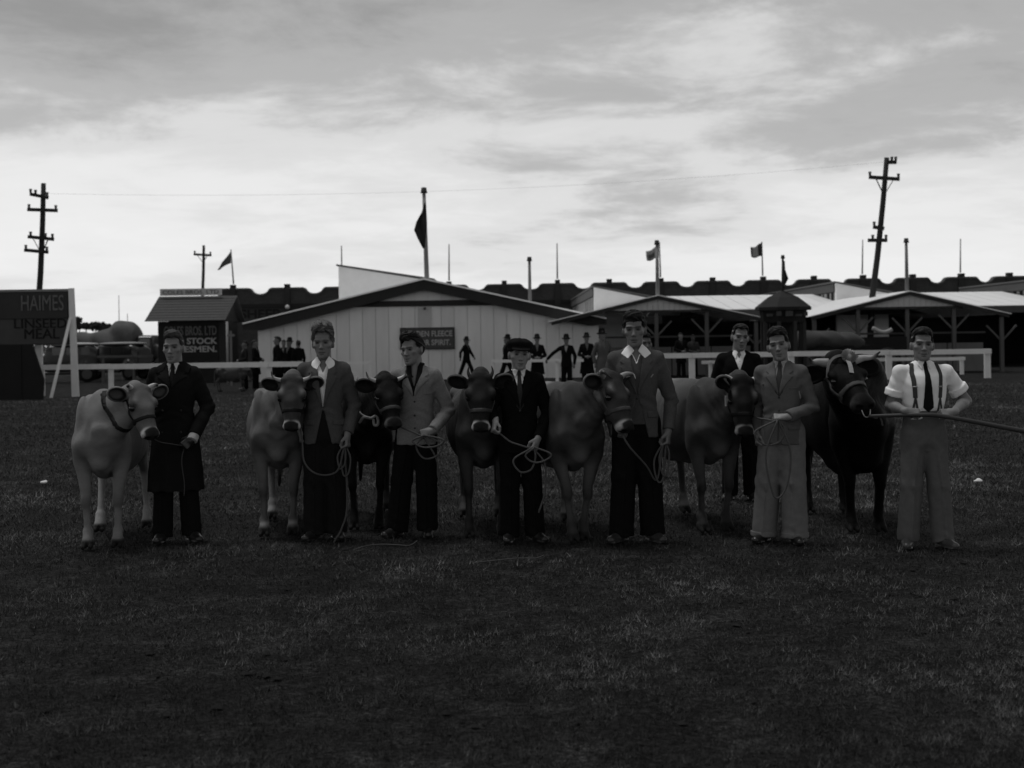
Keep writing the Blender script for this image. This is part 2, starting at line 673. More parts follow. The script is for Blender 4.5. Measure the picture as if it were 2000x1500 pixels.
def build_grass():
    n = 1080000
    r = np.random.default_rng(3)
    u = r.random(n)
    Y = 4.3 * (44 / 4.3) ** (u ** 1.35)
    X = (r.random(n) * 2 - 1) * (0.45 * Y + 1.6)
    # matted turf: tufts a hand wide, worn gaps between them, larger trodden patches
    big = wob(X, Y, 0, 1.3, 25, 6)
    mid = wob(X, Y, 0, 6.0, 22, 8)
    tuft = 0.8 * wob(X, Y, 0, 27, 23, 11) + 0.7 * wob(X, Y, 0, 60, 24, 13) + 0.7 * wob(X, Y, 0, 120, 26, 13)
    dens = 0.72 + 0.4 * big + 0.5 * mid + 1.1 * tuft
    k = r.random(n) < np.clip(dens, 0.06, 1.0)
    X, Y, big, mid, tuft = X[k], Y[k], big[k], mid[k], tuft[k]
    n = len(X)
    hgt = (0.016 + 0.027 * r.random(n) ** 1.5) * np.clip(0.85 + 0.9 * tuft + 0.3 * mid, 0.45, 2.0) * np.clip(Y / 9, 0.9, 1.5)
    wd = (0.0022 + 0.0022 * r.random(n)) * np.clip(Y / 6.0, 0.9, 4.5)
    az, lean = r.random(n) * 6.283, np.clip(r.normal(1.0, 0.35, n), 0.1, 1.5)
    dx, dy = np.cos(az), np.sin(az)
    fa = az + 1.57 + r.normal(0, 0.5, n)
    sx, sy = np.cos(fa) * wd / 2, np.sin(fa) * wd / 2
    z0 = relief(X, Y) - 0.014
    tx, ty, tz = dx * np.sin(lean) * hgt, dy * np.sin(lean) * hgt, np.cos(lean) * hgt
    V = np.stack([np.stack([X - sx, Y - sy, z0], 1), np.stack([X + sx, Y + sy, z0], 1), np.stack([X + tx, Y + ty, z0 + tz + 0.006], 1)], 1).reshape(-1, 3)
    T = np.where(r.random(n) < 0.10, 2.2, 0.40 + 1.0 * r.random(n)) * np.exp(1.0 * big + 1.2 * mid + 1.2 * tuft)
    m = mat('grass_blade', 0.041, rough=0.85, var=0.15, scale=3, spec=0.08, attr=True)
    link_mesh('grass', np_mesh('grass', V, np.arange(n * 3).reshape(-1, 3), np.repeat(np.clip(T, 0.05, 6), 3), smooth=False), m, kind='stuff')
    print('grass blades', n)


build_grass()


def build_clods():
    """trodden earth: small dark clods and hoof-kicked crumbs among the grass"""
    r = np.random.default_rng(12)
    n = 600
    Y = 4.6 * (20 / 4.6) ** r.random(n)
    X = (r.random(n) * 2 - 1) * (0.42 * Y + 1.0)
    k = wob(X, Y, 0, 2.0, 41, 6) > -0.1
    X, Y = X[k], Y[k]
    n = len(X)
    z = relief(X, Y) - 0.008
    V, F = [], []
    oct_ = np.array([(1, 0, 0), (0, 1, 0), (-1, 0, 0), (0, -1, 0), (0, 0, 1), (0, 0, -0.6)], float)
    fac = [(0, 1, 4), (1, 2, 4), (2, 3, 4), (3, 0, 4), (1, 0, 5), (2, 1, 5), (3, 2, 5), (0, 3, 5)]
    for i in range(n):
        sc = (0.008 + 0.016 * r.random() ** 2) * np.array([1.4, 1.1, 0.7]) * (0.6 + 0.8 * r.random(3))
        a = r.random() * 6.28
        p = oct_ * (0.75 + 0.5 * r.random((6, 1))) * sc
        p = np.stack([p[:, 0] * math.cos(a) - p[:, 1] * math.sin(a), p[:, 0] * math.sin(a) + p[:, 1] * math.cos(a), p[:, 2]], 1) + (X[i], Y[i], z[i] + 0.006)
        F += [tuple(j + 6 * i for j in f) for f in fac]
        V.append(p)
    link_mesh('dirt', np_mesh('dirt', np.concatenate(V), np.array(F), smooth=False), mat('clod', 0.022, rough=1.0, var=0.5, scale=30, spec=0.0), kind='stuff')


build_clods()
# ------------------------------------------------------------------ buildings of the showground (metres; P() turns a pixel and a depth into a point)
M_WHITE = mat('white_boards', 0.70, rough=0.8, var=0.10, scale=1.5, bump=0.1, bscale=20, var2=0.08, scale2=0.3, stretch=(3, 3, 0.5))
M_WHITE2 = mat('white_boards_dingy', 0.64, rough=0.8, var=0.12, scale=1.5, bump=0.1, bscale=20, var2=0.08, scale2=0.3, stretch=(3, 3, 0.5))
M_WHITE3 = mat('white_boards_fresh', 0.75, rough=0.8, var=0.10, scale=1.5, bump=0.1, bscale=20, var2=0.06, scale2=0.3, stretch=(3, 3, 0.5))
M_TRIM = mat('dark_trim', 0.022, rough=0.7, var=0.25, scale=3)
M_POST = mat('grey_post', 0.09, rough=0.85, var=0.3, scale=5, stretch=(1, 1, 0.3))
M_RAIL = mat('white_rail', 0.72, rough=0.7, var=0.15, scale=4, bump=0.1, bscale=30)
M_IRON = mat('roof_iron', 0.90, rough=0.45, var=0.05, scale=0.7, metal=0.25, spec=0.6)
M_BRICK = None
M_DARK = mat('dark_boards', 0.010, rough=0.9, var=0.4, scale=3)
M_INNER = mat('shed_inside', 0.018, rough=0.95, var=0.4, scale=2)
M_PANEL = mat('pale_pen_board', 0.16, rough=0.9, var=0.2, scale=2, stretch=(3, 1, 1))
M_STUCCO = mat('white_render', 0.85, rough=0.9, var=0.10, scale=2.5, bump=0.15, bscale=20)
M_SHINGLE = mat('shingle', 0.065, rough=0.9, var=0.35, scale=6, bump=0.3, bscale=20, stretch=(3, 1, 0.5))
M_LETTER = mat('letter_white', 0.36, rough=0.8, var=0.25, scale=10)
M_LETTERD = mat('letter_dark', 0.012, rough=0.8, var=0.2, scale=10)
M_TIMBER = mat('pole_timber', 0.028, rough=0.9, var=0.35, scale=4, bump=0.3, bscale=20, stretch=(4, 4, 0.4))


def brick_material():
    m = bpy.data.materials.new('brickwork')
    m.use_nodes = True
    t = m.node_tree
    b = t.nodes['Principled BSDF']
    b.inputs['Roughness'].default_value = 0.95
    c = N(t, 'ShaderNodeTexCoord')
    mp = N(t, 'ShaderNodeMapping')
    mp.inputs['Rotation'].default_value = (R(90), 0, 0)
    t.links.new(c.outputs['Object'], mp.inputs[0])
    br = N(t, 'ShaderNodeTexBrick')
    br.inputs['Scale'].default_value = 1.0
    br.inputs['Brick Width'].default_value = 0.23
    br.inputs['Row Height'].default_value = 0.086
    br.inputs['Mortar Size'].default_value = 0.008
    for i, v in ((1, 0.034), (2, 0.050), (3, 0.07)):
        br.inputs[i].default_value = (v, v, v, 1)
    t.links.new(mp.outputs[0], br.inputs[0])
    nz = NOISE(t, c.outputs['Object'], 0.6, 5, 0.6)
    bw = N(t, 'ShaderNodeRGBToBW')
    t.links.new(br.outputs[0], bw.inputs[0])
    v = MATH(t, 'MULTIPLY', bw.outputs[0], MATH(t, 'MULTIPLY_ADD', nz, 0.9, 0.5))
    cb = N(t, 'ShaderNodeCombineColor')
    for i in range(3):
        t.links.new(v, cb.inputs[i])
    t.links.new(cb.outputs[0], b.inputs['Base Color'])
    return m


M_BRICK = brick_material()


def text(body, loc, height, width, mat_, parent, name='lettering', depth=0.012, bold=0.0, rz=0.0):
    """raised letters, fitted to a height and a width, facing the camera side (-y)"""
    cu = bpy.data.curves.new(name, 'FONT')
    cu.body = body
    cu.align_x, cu.align_y = 'CENTER', 'CENTER'
    cu.extrude = depth
    cu.offset = bold
    cu.resolution_u = 3
    ob = bpy.data.objects.new(name, cu)
    COL.objects.link(ob)
    dg = bpy.context.evaluated_depsgraph_get()
    dg.update()
    me = bpy.data.meshes.new_from_object(ob.evaluated_get(dg))
    bpy.data.objects.remove(ob)
    co = np.zeros(len(me.vertices) * 3, np.float32)
    me.vertices.foreach_get('co', co)
    co = co.reshape(-1, 3)
    a, b = co.min(0), co.max(0)
    co[:, 0] = (co[:, 0] - (a[0] + b[0]) / 2) * width / (b[0] - a[0])
    co[:, 1] = (co[:, 1] - (a[1] + b[1]) / 2) * height / (b[1] - a[1])
    out = np.stack([co[:, 0], -co[:, 2], co[:, 1]], 1)
    me.vertices.foreach_set('co', out.ravel())
    me.update()
    me.materials.clear()
    o = link_mesh(name, me, mat_, parent)
    o.location = loc
    o.rotation_euler = (0, 0, rz)
    return o


def flagpole(px, ptop, Ybase, zbase, r, label, group, flag=None, tone=0.16, lean=0.0, cap_=True):
    """slim pole; its top at pixel (px, ptop)"""
    top = P(px, ptop, Ybase)
    o = empty('flagpole', (top.x + lean, Ybase, zbase), label=label, category='flagpole', group=group)
    h = top.z - zbase
    MB().tube([(0, 0, 0), (-lean, 0, h)], r, 8, r1=r * 0.7).build('pole', mat('flagpole_paint_%d' % int(tone * 100), tone, var=0.2), o, True)
    if cap_:
        MB().tube([(-lean, 0, h), (-lean, 0, h + 0.5 * r), (-lean, 0, h + 2.2 * r)], r * 1.5, 8, r1=r * 1.0).build('truck', M_TRIM, o, True)
    return o, h


def flag(o_loc, pts, cols, mats_, label, group, th=0.01):
    """cloth built from rows of points hoist -> fly (top edge to bottom edge); cols gives a material index per column"""
    nr, nc = len(pts), len(pts[0])
    V = [Vector(p) for row in pts for p in row]
    F = []
    mi = []
    for i in range(nr - 1):
        for j in range(nc - 1):
            F.append((i * nc + j, i * nc + j + 1, (i + 1) * nc + j + 1, (i + 1) * nc + j))
            mi.append(cols(i / (nr - 1), j / (nc - 1)))
    me = bpy.data.meshes.new('flag')
    me.from_pydata([tuple(v - Vector(o_loc)) for v in V], [], F)
    for m in mats_:
        me.materials.append(m)
    for p, k in zip(me.polygons, mi):
        p.material_index = k
        p.use_smooth = True
    o = link_mesh('flag', me)
    o.location = o_loc
    md = o.modifiers.new('thick', 'SOLIDIFY')
    md.thickness = th
    o['label'], o['category'], o['group'] = label, 'flag', group
    return o


# ---- the white gabled exhibition shed
def white_shed():
    Y = 56.0
    o = empty('exhibition_shed', (P(832, 740, Y).x, Y, 0), label='long white gabled shed with dark barge boards and a motor spirit sign on its wall', category='shed')
    L = o.location
    ap, le, re = P(833, 548, Y) - L, P(482, 637, Y) - L, P(1187, 622, Y) - L
    ap.y = le.y = re.y = 0
    half = 0.5 * (re.x - le.x)
    ev = 0.5 * (le.z + re.z)
    xl, xr = -half + 0.55, half - 0.30
    rise = (ap.z - ev) / half

    def roof_z(x):
        return ap.z - rise * abs(x)
    depth = 26.0
    # wall of vertical boards, each its own piece
    n = 26
    w = (xr - xl) / n
    ms = [M_WHITE, M_WHITE2, M_WHITE3]
    shared = {}
    for i in range(n):
        a, b = xl + i * w + 0.008, xl + (i + 1) * w - 0.008
        za, zb = roof_z(a) - 0.16, roof_z(b) - 0.16
        mb = MB()
        pr = random.uniform(-0.008, 0.008)
        poly = [(a, 0.0), (b, 0.0), (b, zb), (a, za)]
        mb.prism(poly, lambda p: (p[0], -0.02 + pr, p[1]), lambda p: (p[0], 0.03 + pr, p[1]))
        mb.build('plank', ms[random.choice((0, 0, 1, 2))], o)
    mb = MB()
    mb.prism([(xl + .02, 0), (xr - .02, 0), (xr - .02, roof_z(xr) - .2), (0, ap.z - .2), (xl + .02, roof_z(xl) - .2)], lambda p: (p[0], 0.05, p[1]), lambda p: (p[0], 0.2, p[1]))
    for x in (xl, xr):
        mb.box((min(x, x - 0.1 * (1 if x > 0 else -1)), 0.05, 0), (max(x, x - 0.1 * (1 if x > 0 else -1)), depth, ev - 0.1))
    mb.build('wall', M_WHITE2, o)
    # roof slabs, barge boards, tie band
    for s in (-1, 1):
        e = (s * half, ev)
        MB().prism([(0, ap.z + 0.02), (e[0], e[1] + 0.02), (e[0], e[1] + 0.08), (0, ap.z + 0.09)], lambda p: (p[0], -0.5, p[1]), lambda p: (p[0], depth, p[1])).build('roof', M_IRON, o)
        MB().prism([(0, ap.z + 0.0), (e[0], e[1] + 0.0), (e[0], e[1] - 0.20), (s * 0.9 * half, roof_z(0.9 * half) - 0.42), (0, ap.z - 0.40)], lambda p: (p[0], -0.42, p[1]), lambda p: (p[0], -0.32, p[1])).build('barge_board', M_TRIM, o)
        MB().prism([(0, ap.z - 0.05), (e[0], e[1] - 0.05), (e[0], e[1] + 0.015), (0, ap.z + 0.015)], lambda p: (p[0], -0.32, p[1]), lambda p: (p[0], -0.04, p[1])).build('soffit', M_TRIM, o)
    zt = P(832, 592, Y).z
    xt = (ap.z - 0.35 - zt) / rise
    MB().box((-xt - 0.6, -0.10, zt - 0.13), (xt + 0.6, -0.04, zt + 0.11)).build('tie_band', M_TRIM, o)
    # the pale upright seam under the flagpole
    MB().box((-0.30, -0.055, zt - 1.15), (0.28, -0.03, zt - 0.14)).build('centre_board', mat('board_grey', 0.48, var=0.1), o)
    MB().tube([(0, -0.06, zt - 0.22), (0, -0.22, zt - 0.24)], 0.06, 8).build('lamp_bracket', M_POST, o)
    MB().bar((4.05, -0.04, 1.55), (4.3, -0.04, 0.75), 0.04, 0.03).build('pipe', M_POST, o)
    # enamel sign
    s = empty('enamel_sign', P(835, 661, Y - 0.08), 0, label='dark enamel motor spirit sign with pale letters screwed to the white shed wall', category='sign')
    MB().box((-1.13, -0.03, -0.43), (1.13, 0.0, 0.43)).build('sign_board', mat('sign_face', 0.050, rough=0.4, var=0.15), s)
    fr = MB()
    for a, b in (((-1.15, -0.045, -0.46), (1.15, 0, -0.41)), ((-1.15, -0.045, 0.41), (1.15, 0, 0.46)), ((-1.15, -0.045, -0.41), (-1.1, 0, 0.41)), ((1.1, -0.045, -0.41), (1.15, 0, 0.41))):
        fr.box(a, b)
    fr.build('sign_frame', mat('sign_rim', 0.034, var=0.2), s)
    text('GOLDEN FLEECE', (0, -0.036, 0.20), 0.24, 2.08, M_LETTER, s, bold=0.02)
    text('MOTOR SPIRIT.', (0.02, -0.036, -0.17), 0.24, 1.9, M_LETTER, s, bold=0.02)
    return o


white_shed()


# ---- open gabled stock sheds on the right, with bright iron roofs
def open_gable(pa, pl_, pr_, Y, label, posts, depth, pgz):
    ap, le, re = P(*pa, Y), P(*pl_, Y), P(*pr_, Y)
    o = empty('stock_shed', (ap.x, Y, 0), label=label, category='shed', group='open stock sheds with iron roofs')
    half = 0.5 * (re.x - le.x)
    az, ev = ap.z, 0.5 * (le.z + re.z)
    rise = (az - ev) / half
    for s in (-1, 1):
        n = 14
        # corrugated iron sheets
        mb = MB()
        t0, t1 = Vector((0, 0, az + 0.03)), Vector((s * half * 1.02, 0, ev + 0.01))
        for k in range(n):
            ya, yb = -0.35 + depth * k / n, -0.35 + depth * (k + 1) / n - 0.03
            mb.add([(t0.x, ya, t0.z), (t1.x, ya, t1.z), (t1.x, yb, t1.z), (t0.x, yb, t0.z), (t0.x, ya, t0.z + .03), (t1.x, ya, t1.z + .03), (t1.x, yb, t1.z + .03), (t0.x, yb, t0.z + .03)],
                   [(0, 1, 2, 3), (4, 7, 6, 5), (0, 4, 5, 1), (1, 5, 6, 2), (2, 6, 7, 3), (3, 7, 4, 0)])
        mb.build('roof', M_IRON, o)
        MB().prism([(0, az + 0.02), (s * half, ev + 0.0), (s * half, ev - 0.13), (0, az - 0.12)], lambda p: (p[0], -0.33, p[1]), lambda p: (p[0], -0.26, p[1])).build('barge_board', M_TRIM, o)
    # boarded gable triangle
    zg = P(pa[0], pgz, Y).z
    xg = (az - 0.16 - zg) / rise
    n = 16
    for i in range(n):
        a, b = -xg + 2 * xg * i / n + 0.006, -xg + 2 * xg * (i + 1) / n - 0.006
        za, zb = az - 0.10 - rise * abs(a), az - 0.10 - rise * abs(b)
        if min(za, zb) - zg < 0.02:
            za, zb = max(za, zg + 0.03), max(zb, zg + 0.03)
        poly = [(a, zg), (b, zg), (b, zb)] + ([(0, az - 0.10)] if a < 0 < b else []) + [(a, za)]
        MB().prism(poly, lambda p: (p[0], -0.2, p[1]), lambda p: (p[0], -0.16, p[1])).build('plank', mat('gable_board', 0.45, var=0.12, scale=2), o)
    MB().box((-xg - 0.4, -0.22, zg - 0.10), (xg + 0.4, -0.12, zg)).build('tie_beam', M_TRIM, o)
    for x in posts:
        x -= 0
        xx = P(x, 660, Y).x - ap.x
        zt = az - 0.15 - rise * abs(xx)
        if abs(xx) < xg:
            zt = zg - 0.1
        p = MB().box((xx - 0.075, -0.15, 0), (xx + 0.075, 0.0, zt)).build('post', M_POST, o)
        for s in (-1, 1):
            MB().bar((xx, -0.07, zt - 1.0), (xx + s * 0.62, -0.07, zt - 0.35), 0.07).build('brace', M_POST, p)
    # dark interior: back wall, pens of pale boards and a rail
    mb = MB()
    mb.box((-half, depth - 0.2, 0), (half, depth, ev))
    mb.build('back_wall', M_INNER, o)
    for k in range(5):
        a, b = -half + 0.15 + k * (2 * half - 0.3) / 5, -half + 0.15 + (k + 1) * (2 * half - 0.3) / 5 - 0.05
        MB().box((a, 2.2, 0.0), (b, 2.28, 1.22)).build('pen_panel', M_PANEL, o)
    MB().box((-half + 0.1, 2.2, 1.62), (half - 0.1, 2.28, 1.70)).build('pen_rail', M_POST, o)
    return o, ap


o2, ap2 = open_gable((1284, 579), (1076, 629), (1492, 624), 55.0, 'open stock shed with boarded gable, first one right of the white shed', (1282, 1380, 1476), 14, 606)
o3, ap3 = open_gable((1773, 571), (1578, 622), (1962, 612), 55.0, 'open stock shed with boarded gable behind the leaning telegraph pole', (1590, 1675, 1771, 1862, 1955), 14, 599)


# cross shed that joins them, its bright iron roof sloping to the camera
def cross_shed():
    Y = 63.0
    a, b = P(1330, 607, Y), P(2080, 594, Y)
    o = empty('connecting_shed', ((a.x + b.x) / 2, Y, 0), label='long low shed with bright iron roof joining the open gables', category='shed')
    L = o.location
    z0, z1 = P(1700, 601, Y).z, P(1700, 574, Y + 8).z
    xa, xb = a.x - L.x, b.x - L.x
    n = 22
    for k in range(n):
        x0, x1 = xa + (xb - xa) * k / n, xa + (xb - xa) * (k + 1) / n - 0.03
        mb = MB()
        mb.prism([(0, z0), (8, z1), (8, z1 + 0.03), (0, z0 + 0.03)], lambda p: (x0, p[0], p[1]), lambda p: (x1, p[0], p[1]))
        mb.build('roof_sheet', M_IRON, o)
    MB().prism([(8.02, z1), (16, z0), (16, z0 + 0.03), (8.02, z1 + 0.03)], lambda p: (xa, p[0], p[1]), lambda p: (xb, p[0], p[1])).build('roof', M_IRON, o)
    MB().box((xa, 0.05, z0 - 0.32), (xb, 0.12, z0 - 0.02)).build('fascia', mat('fascia_grey', 0.07, var=0.2), o)
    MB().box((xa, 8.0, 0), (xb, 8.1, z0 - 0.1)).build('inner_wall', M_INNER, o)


cross_shed()


# ---- sawtooth stands behind: white end wall, slatted side
def sawtooth(tri, Y, back, label, slats=True):
    pts = [P(px, py, Y) for px, py in tri]          # top of the tall side, low end, bottom of the tall side
    o = empty('sawtooth_stand', (pts[0].x, Y, 0), label=label, category='stand', group='sawtooth roofed stands behind the sheds')
    L = o.location
    a, b, c = pts[0] - L, pts[1] - L, pts[2] - L
    for q in (a, b, c):
        q.y = 0
    base = [(a.x, 0.0), (b.x, 0.0), (b.x, b.z), (a.x, a.z)]
    MB().prism(base, lambda p: (p[0], 0, p[1]), lambda p: (p[0], 0.25, p[1])).build('end_wall', M_STUCCO, o)
    MB().prism([(a.x - 0.1, a.z + 0.02), (b.x + 0.2, b.z + 0.02), (b.x + 0.2, b.z + 0.10), (a.x - 0.1, a.z + 0.10)], lambda p: (p[0], -0.12, p[1]), lambda p: (p[0], back, p[1])).build('roof', mat('stand_roof', 0.10, var=0.2), o)
    if slats:
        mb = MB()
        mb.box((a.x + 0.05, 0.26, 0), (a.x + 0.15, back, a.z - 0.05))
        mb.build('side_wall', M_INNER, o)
        mb = MB()
        n = int(back / 0.9)
        for k in range(n):
            y = 0.3 + k * 0.9
            mb.box((a.x + 0.02, y, c.z - 0.2), (a.x + 0.045, y + 0.9 * (0.25 + 0.5 * random.random()), a.z - 0.45))
        mb.build('slat', mat('slat_grey', 0.34, var=0.4, scale=1.2), o, kind='stuff')
        MB().box((a.x - 0.07, 0.26, a.z - 0.42), (a.x + 0.04, back, a.z - 0.03)).build('fascia', mat('fascia_grey', 0.07, var=0.2), o)
        MB().box((a.x - 0.07, 0.26, c.z - 0.55), (a.x + 0.04, back, c.z - 0.22)).build('sill', M_TRIM, o)


sawtooth(((661, 520), (840, 548), (661, 588)), 66.0, 12, 'tall white rendered end wall sloping down behind the white shed', False)
sawtooth(((1160, 561), (1262, 581), (1160, 607)), 66.0, 30, 'white sloping end wall with slatted side between the white shed and the first open gable')
sawtooth(((1633, 553), (1735, 573), (1633, 597)), 66.0, 22, 'white sloping end wall with slatted side behind the octagonal kiosk')
sawtooth(((2035, 547), (2140, 567), (2035, 590)), 66.0, 12, 'white sloping end wall with slatted side at the far end of the sheds')


# ---- long dark brick pavilion with scalloped parapet
def brick_hall():
    Y = 90.0
    fin = [455, 561, 667, 772, 877, 985, 1089, 1190, 1291, 1392, 1491, 1590, 1686, 1783, 1878, 1972, 2066]
    xs = [P(f, 560, Y).x for f in fin]
    o = empty('brick_pavilion', ((xs[0] + xs[-1]) / 2, Y, 0), label='long dark brick pavilion with scalloped parapet across the back', category='building')
    L = o.location
    zt = [P(f, 567 - (f - 455) * 0.0158, Y).z for f in fin]
    zd = 0.36
    top = []
    x0 = xs[0] - (xs[1] - xs[0]) * 0.28
    top.append((x0 - L.x, zt[0]))
    for i in range(len(xs) - 1):
        m = 0.5 * (xs[i] + xs[i + 1])
        w = (xs[i + 1] - xs[i]) * 0.5
        z = 0.5 * (zt[i] + zt[i + 1])
        rr = w * 0.34
        top.append((m - rr * 1.25 - L.x, z))
        top.append((m - rr * 1.02 - L.x, z - 0.06))
        for k in range(9):
            a = math.pi * (0.06 + 0.88 * k / 8)
            top.append((m - rr * 0.92 * math.cos(a) - L.x, z - 0.08 - zd * math.sin(a) * (0.95 if i < 4 else 0.85)))
        top.append((m + rr * 1.02 - L.x, z - 0.06))
        top.append((m + rr * 1.25 - L.x, z))
    x1 = xs[-1] + 1.6
    top.append((x1 - L.x, zt[-1]))
    # wall as columns so that the scallops stay clean
    mb = MB()
    cp = MB()
    for (ax, az), (bx, bz) in zip(top[:-1], top[1:]):
        if bx - ax < 1e-4:
            continue
        mb.prism([(ax, 0), (bx, 0), (bx, bz), (ax, az)], lambda p: (p[0], 0, p[1]), lambda p: (p[0], 0.45, p[1]))
        cp.prism([(ax, az + 0.004), (bx, bz + 0.004), (bx, bz + 0.14), (ax, az + 0.14)], lambda p: (p[0], -0.09, p[1]), lambda p: (p[0], 0.54, p[1]))
    mb.build('wall', M_BRICK, o)
    cp.build('coping', mat('coping', 0.085, var=0.25, scale=2), o)
    pm = mat('pier_brick', 0.030, var=0.3, scale=3)
    for i, x in enumerate(xs):
        p = MB().box((x - L.x - 0.20, -0.16, 0), (x - L.x + 0.20, -0.004, zt[i] + 0.05)).build('pier', pm, o)
        MB().box((x - L.x - 0.17, -0.2, zt[i] + 0.145), (x - L.x + 0.17, 0.3, zt[i] + 0.36)).build('pier_cap', pm, p)
    zc = P(500, 598, Y).z
    MB().box((top[0][0], -0.10, zc - 0.14), (top[-1][0], -0.004, zc + 0.14)).build('string_course', mat('string_dark', 0.018, var=0.2), o)
    MB().box((top[0][0], 0.46, 0), (top[-1][0], 16, P(500, 600, Y).z)).build('hall_body', pm, o)
    q = P(508, 613, Y - 0.02) - L
    text('SHEEP', (q.x, -0.016, q.z), 0.62, 2.7, M_LETTERD, o, bold=0.03)
    q = P(564, 600, Y) - L
    l = MB().tube([(q.x, -0.2, q.z + 0.35), (q.x, -0.5, q.z + 0.33), (q.x, -0.55, q.z + 0.15)], 0.03, 6).build('lamp_arm', M_TRIM, o)
    f = Field((q.x - .2, -.75, q.z - .2), (q.x + .2, -.35, q.z + .2), 0.03)
    f.add(ell((q.x, -0.55, q.z), (0.15, 0.15, 0.15)), 0.01)
    v, qq = f.skin()
    link_mesh('globe', np_mesh('globe', v, qq), mat('lamp_globe', 0.6, rough=0.3), l)
    # thin poles on every second pier
    cl_d, cl_l, cl_m = mat('flag_dark', 0.030, var=0.3), mat('flag_pale', 0.30, var=0.2), mat('flag_mid', 0.085, var=0.25)
    gp = 'thin flagpoles along the brick parapet'
    names = {455: 'at its left end beside the kiosk ridge', 667: 'behind the tall white end wall', 877: 'right of the tall flagpole on the white shed', 1088: 'between the white shed and the first open gable',
             1288: 'behind the first open gable', 1490: 'left of the octagonal kiosk', 1685: 'just left of the leaning telegraph pole', 1876: 'farthest right on the parapet'}
    tops = {455: 487, 667: 480, 877: 477, 1088: 475, 1288: 473, 1490: 472, 1685: 468, 1876: 466}
    tops2 = {455: 451, 1288: 1288, 1490: 1488}
    for f_, lb in names.items():
        i = int(np.argmin([abs(f_ - q_) for q_ in fin]))
        pxx = tops2.get(f_, f_)
        t = P(pxx, tops[f_], Y + 0.2)
        base = Vector((xs[i], Y + 0.2, zt[i] + 0.43))
        fo = empty('flagpole', base, label='thin pale flagpole on the brick parapet ' + lb, category='flagpole', group=gp)
        MB().tube([(0, 0, 0), tuple(t - base)], 0.055, 6, r1=0.035).build('pole', mat('thin_pole', 0.16, var=0.2), fo, True)

    def fl(top_px, hoist_px, fly_top, fly_bot, lab, colf, sag=0.25, n=9):
        T, B = P(*top_px, Y - 0.1), P(*hoist_px, Y - 0.1)
        U, W = P(*fly_top, Y - 0.1), P(*fly_bot, Y - 0.1)
        rows = []
        for i in range(6):
            u = i / 5
            row = []
            for j in range(n):
                v = j / (n - 1)
                a = T.lerp(B, u)
                b = U.lerp(W, u)
                p = a.lerp(b, v)
                p.y += 0.35 * math.sin(v * 7 + u * 1.3) * v
                p.z += 0.10 * math.sin(v * 6 + 1.0) * v - sag * v * (1 - v)
                row.append(p)
            rows.append(row)
        return flag(tuple(T), rows, colf, [cl_d, cl_l, cl_m], lab, 'small flags on the thin poles')
    fl((451, 491), (451, 514), (430, 518), (422, 529), 'drooping grey flag at the left end of the brick parapet', lambda u, v: 0 if 0.35 < u < 0.8 and 0.5 < v < 0.8 else 2, -0.1)
    fl((1287, 478), (1287, 502), (1262, 492), (1264, 510), 'flag with dark emblem above the first open gable', lambda u, v: 0 if v < 0.22 else (2 if 0.25 < u < 0.8 and 0.3 < v < 0.85 else 1), 0.0)
    fl((1488, 474), (1488, 500), (1467, 484), (1469, 503), 'pale flag with dark hoist stripe near the octagonal kiosk', lambda u, v: 0 if v < 0.28 or v > 0.8 else 1, 0.0)


brick_hall()

# ---- tall flagpole on the white shed's apex with a furled dark flag, and poles on the other gables
fpo, fph = flagpole(828, 377, 55.9, P(832, 549, 56.0).z + 0.02, 0.105, 'tall pale flagpole on the apex of the white shed', 'flagpoles standing on the gables', tone=0.26, lean=0.07)
T = P(829, 398, 55.9)


def furled(pts_l, pts_r, Y, lab, m, grp):
    rows = []
    for (a, b) in zip(pts_l, pts_r):
        row = []
        for j in range(7):
            v = j / 6
            p = P(a[0] + (b[0] - a[0]) * v, a[1] + (b[1] - a[1]) * v, Y)
            p.y += 0.14 * math.sin(v * 9 + a[1] * 0.12) * (0.3 + v)
            row.append(p)
        rows.append(row)
    return flag(tuple(rows[0][0]), rows, lambda u, v: 0, [m], lab, grp)


cl_dk = mat('flag_dark', 0.030, var=0.3)
furled([(832, 397), (833, 415), (834, 432), (834, 444), (832, 460), (829, 484)], [(829, 397), (823, 414), (814, 434), (809, 450), (815, 465), (826, 485)], 55.75, 'dark furled flag hanging on the tall pole over the white shed', cl_dk, 'furled dark flags')
flagpole(1034, 510, 58.0, P(1034, 590, 56).z - 0.3, 0.085, 'short pale pole on the right slope of the white shed', 'flagpoles standing on the gables', tone=0.17)
flagpole(1283, 478, 55.0, P(1284, 579, 55).z + 0.02, 0.085, 'pale flagpole on the apex of the first open gable', 'flagpoles standing on the gables', tone=0.22)
flagpole(1770, 474, 55.0, P(1773, 571, 55).z + 0.02, 0.085, 'pale flagpole on the apex of the open gable beside the leaning telegraph pole', 'flagpoles standing on the gables', tone=0.18)


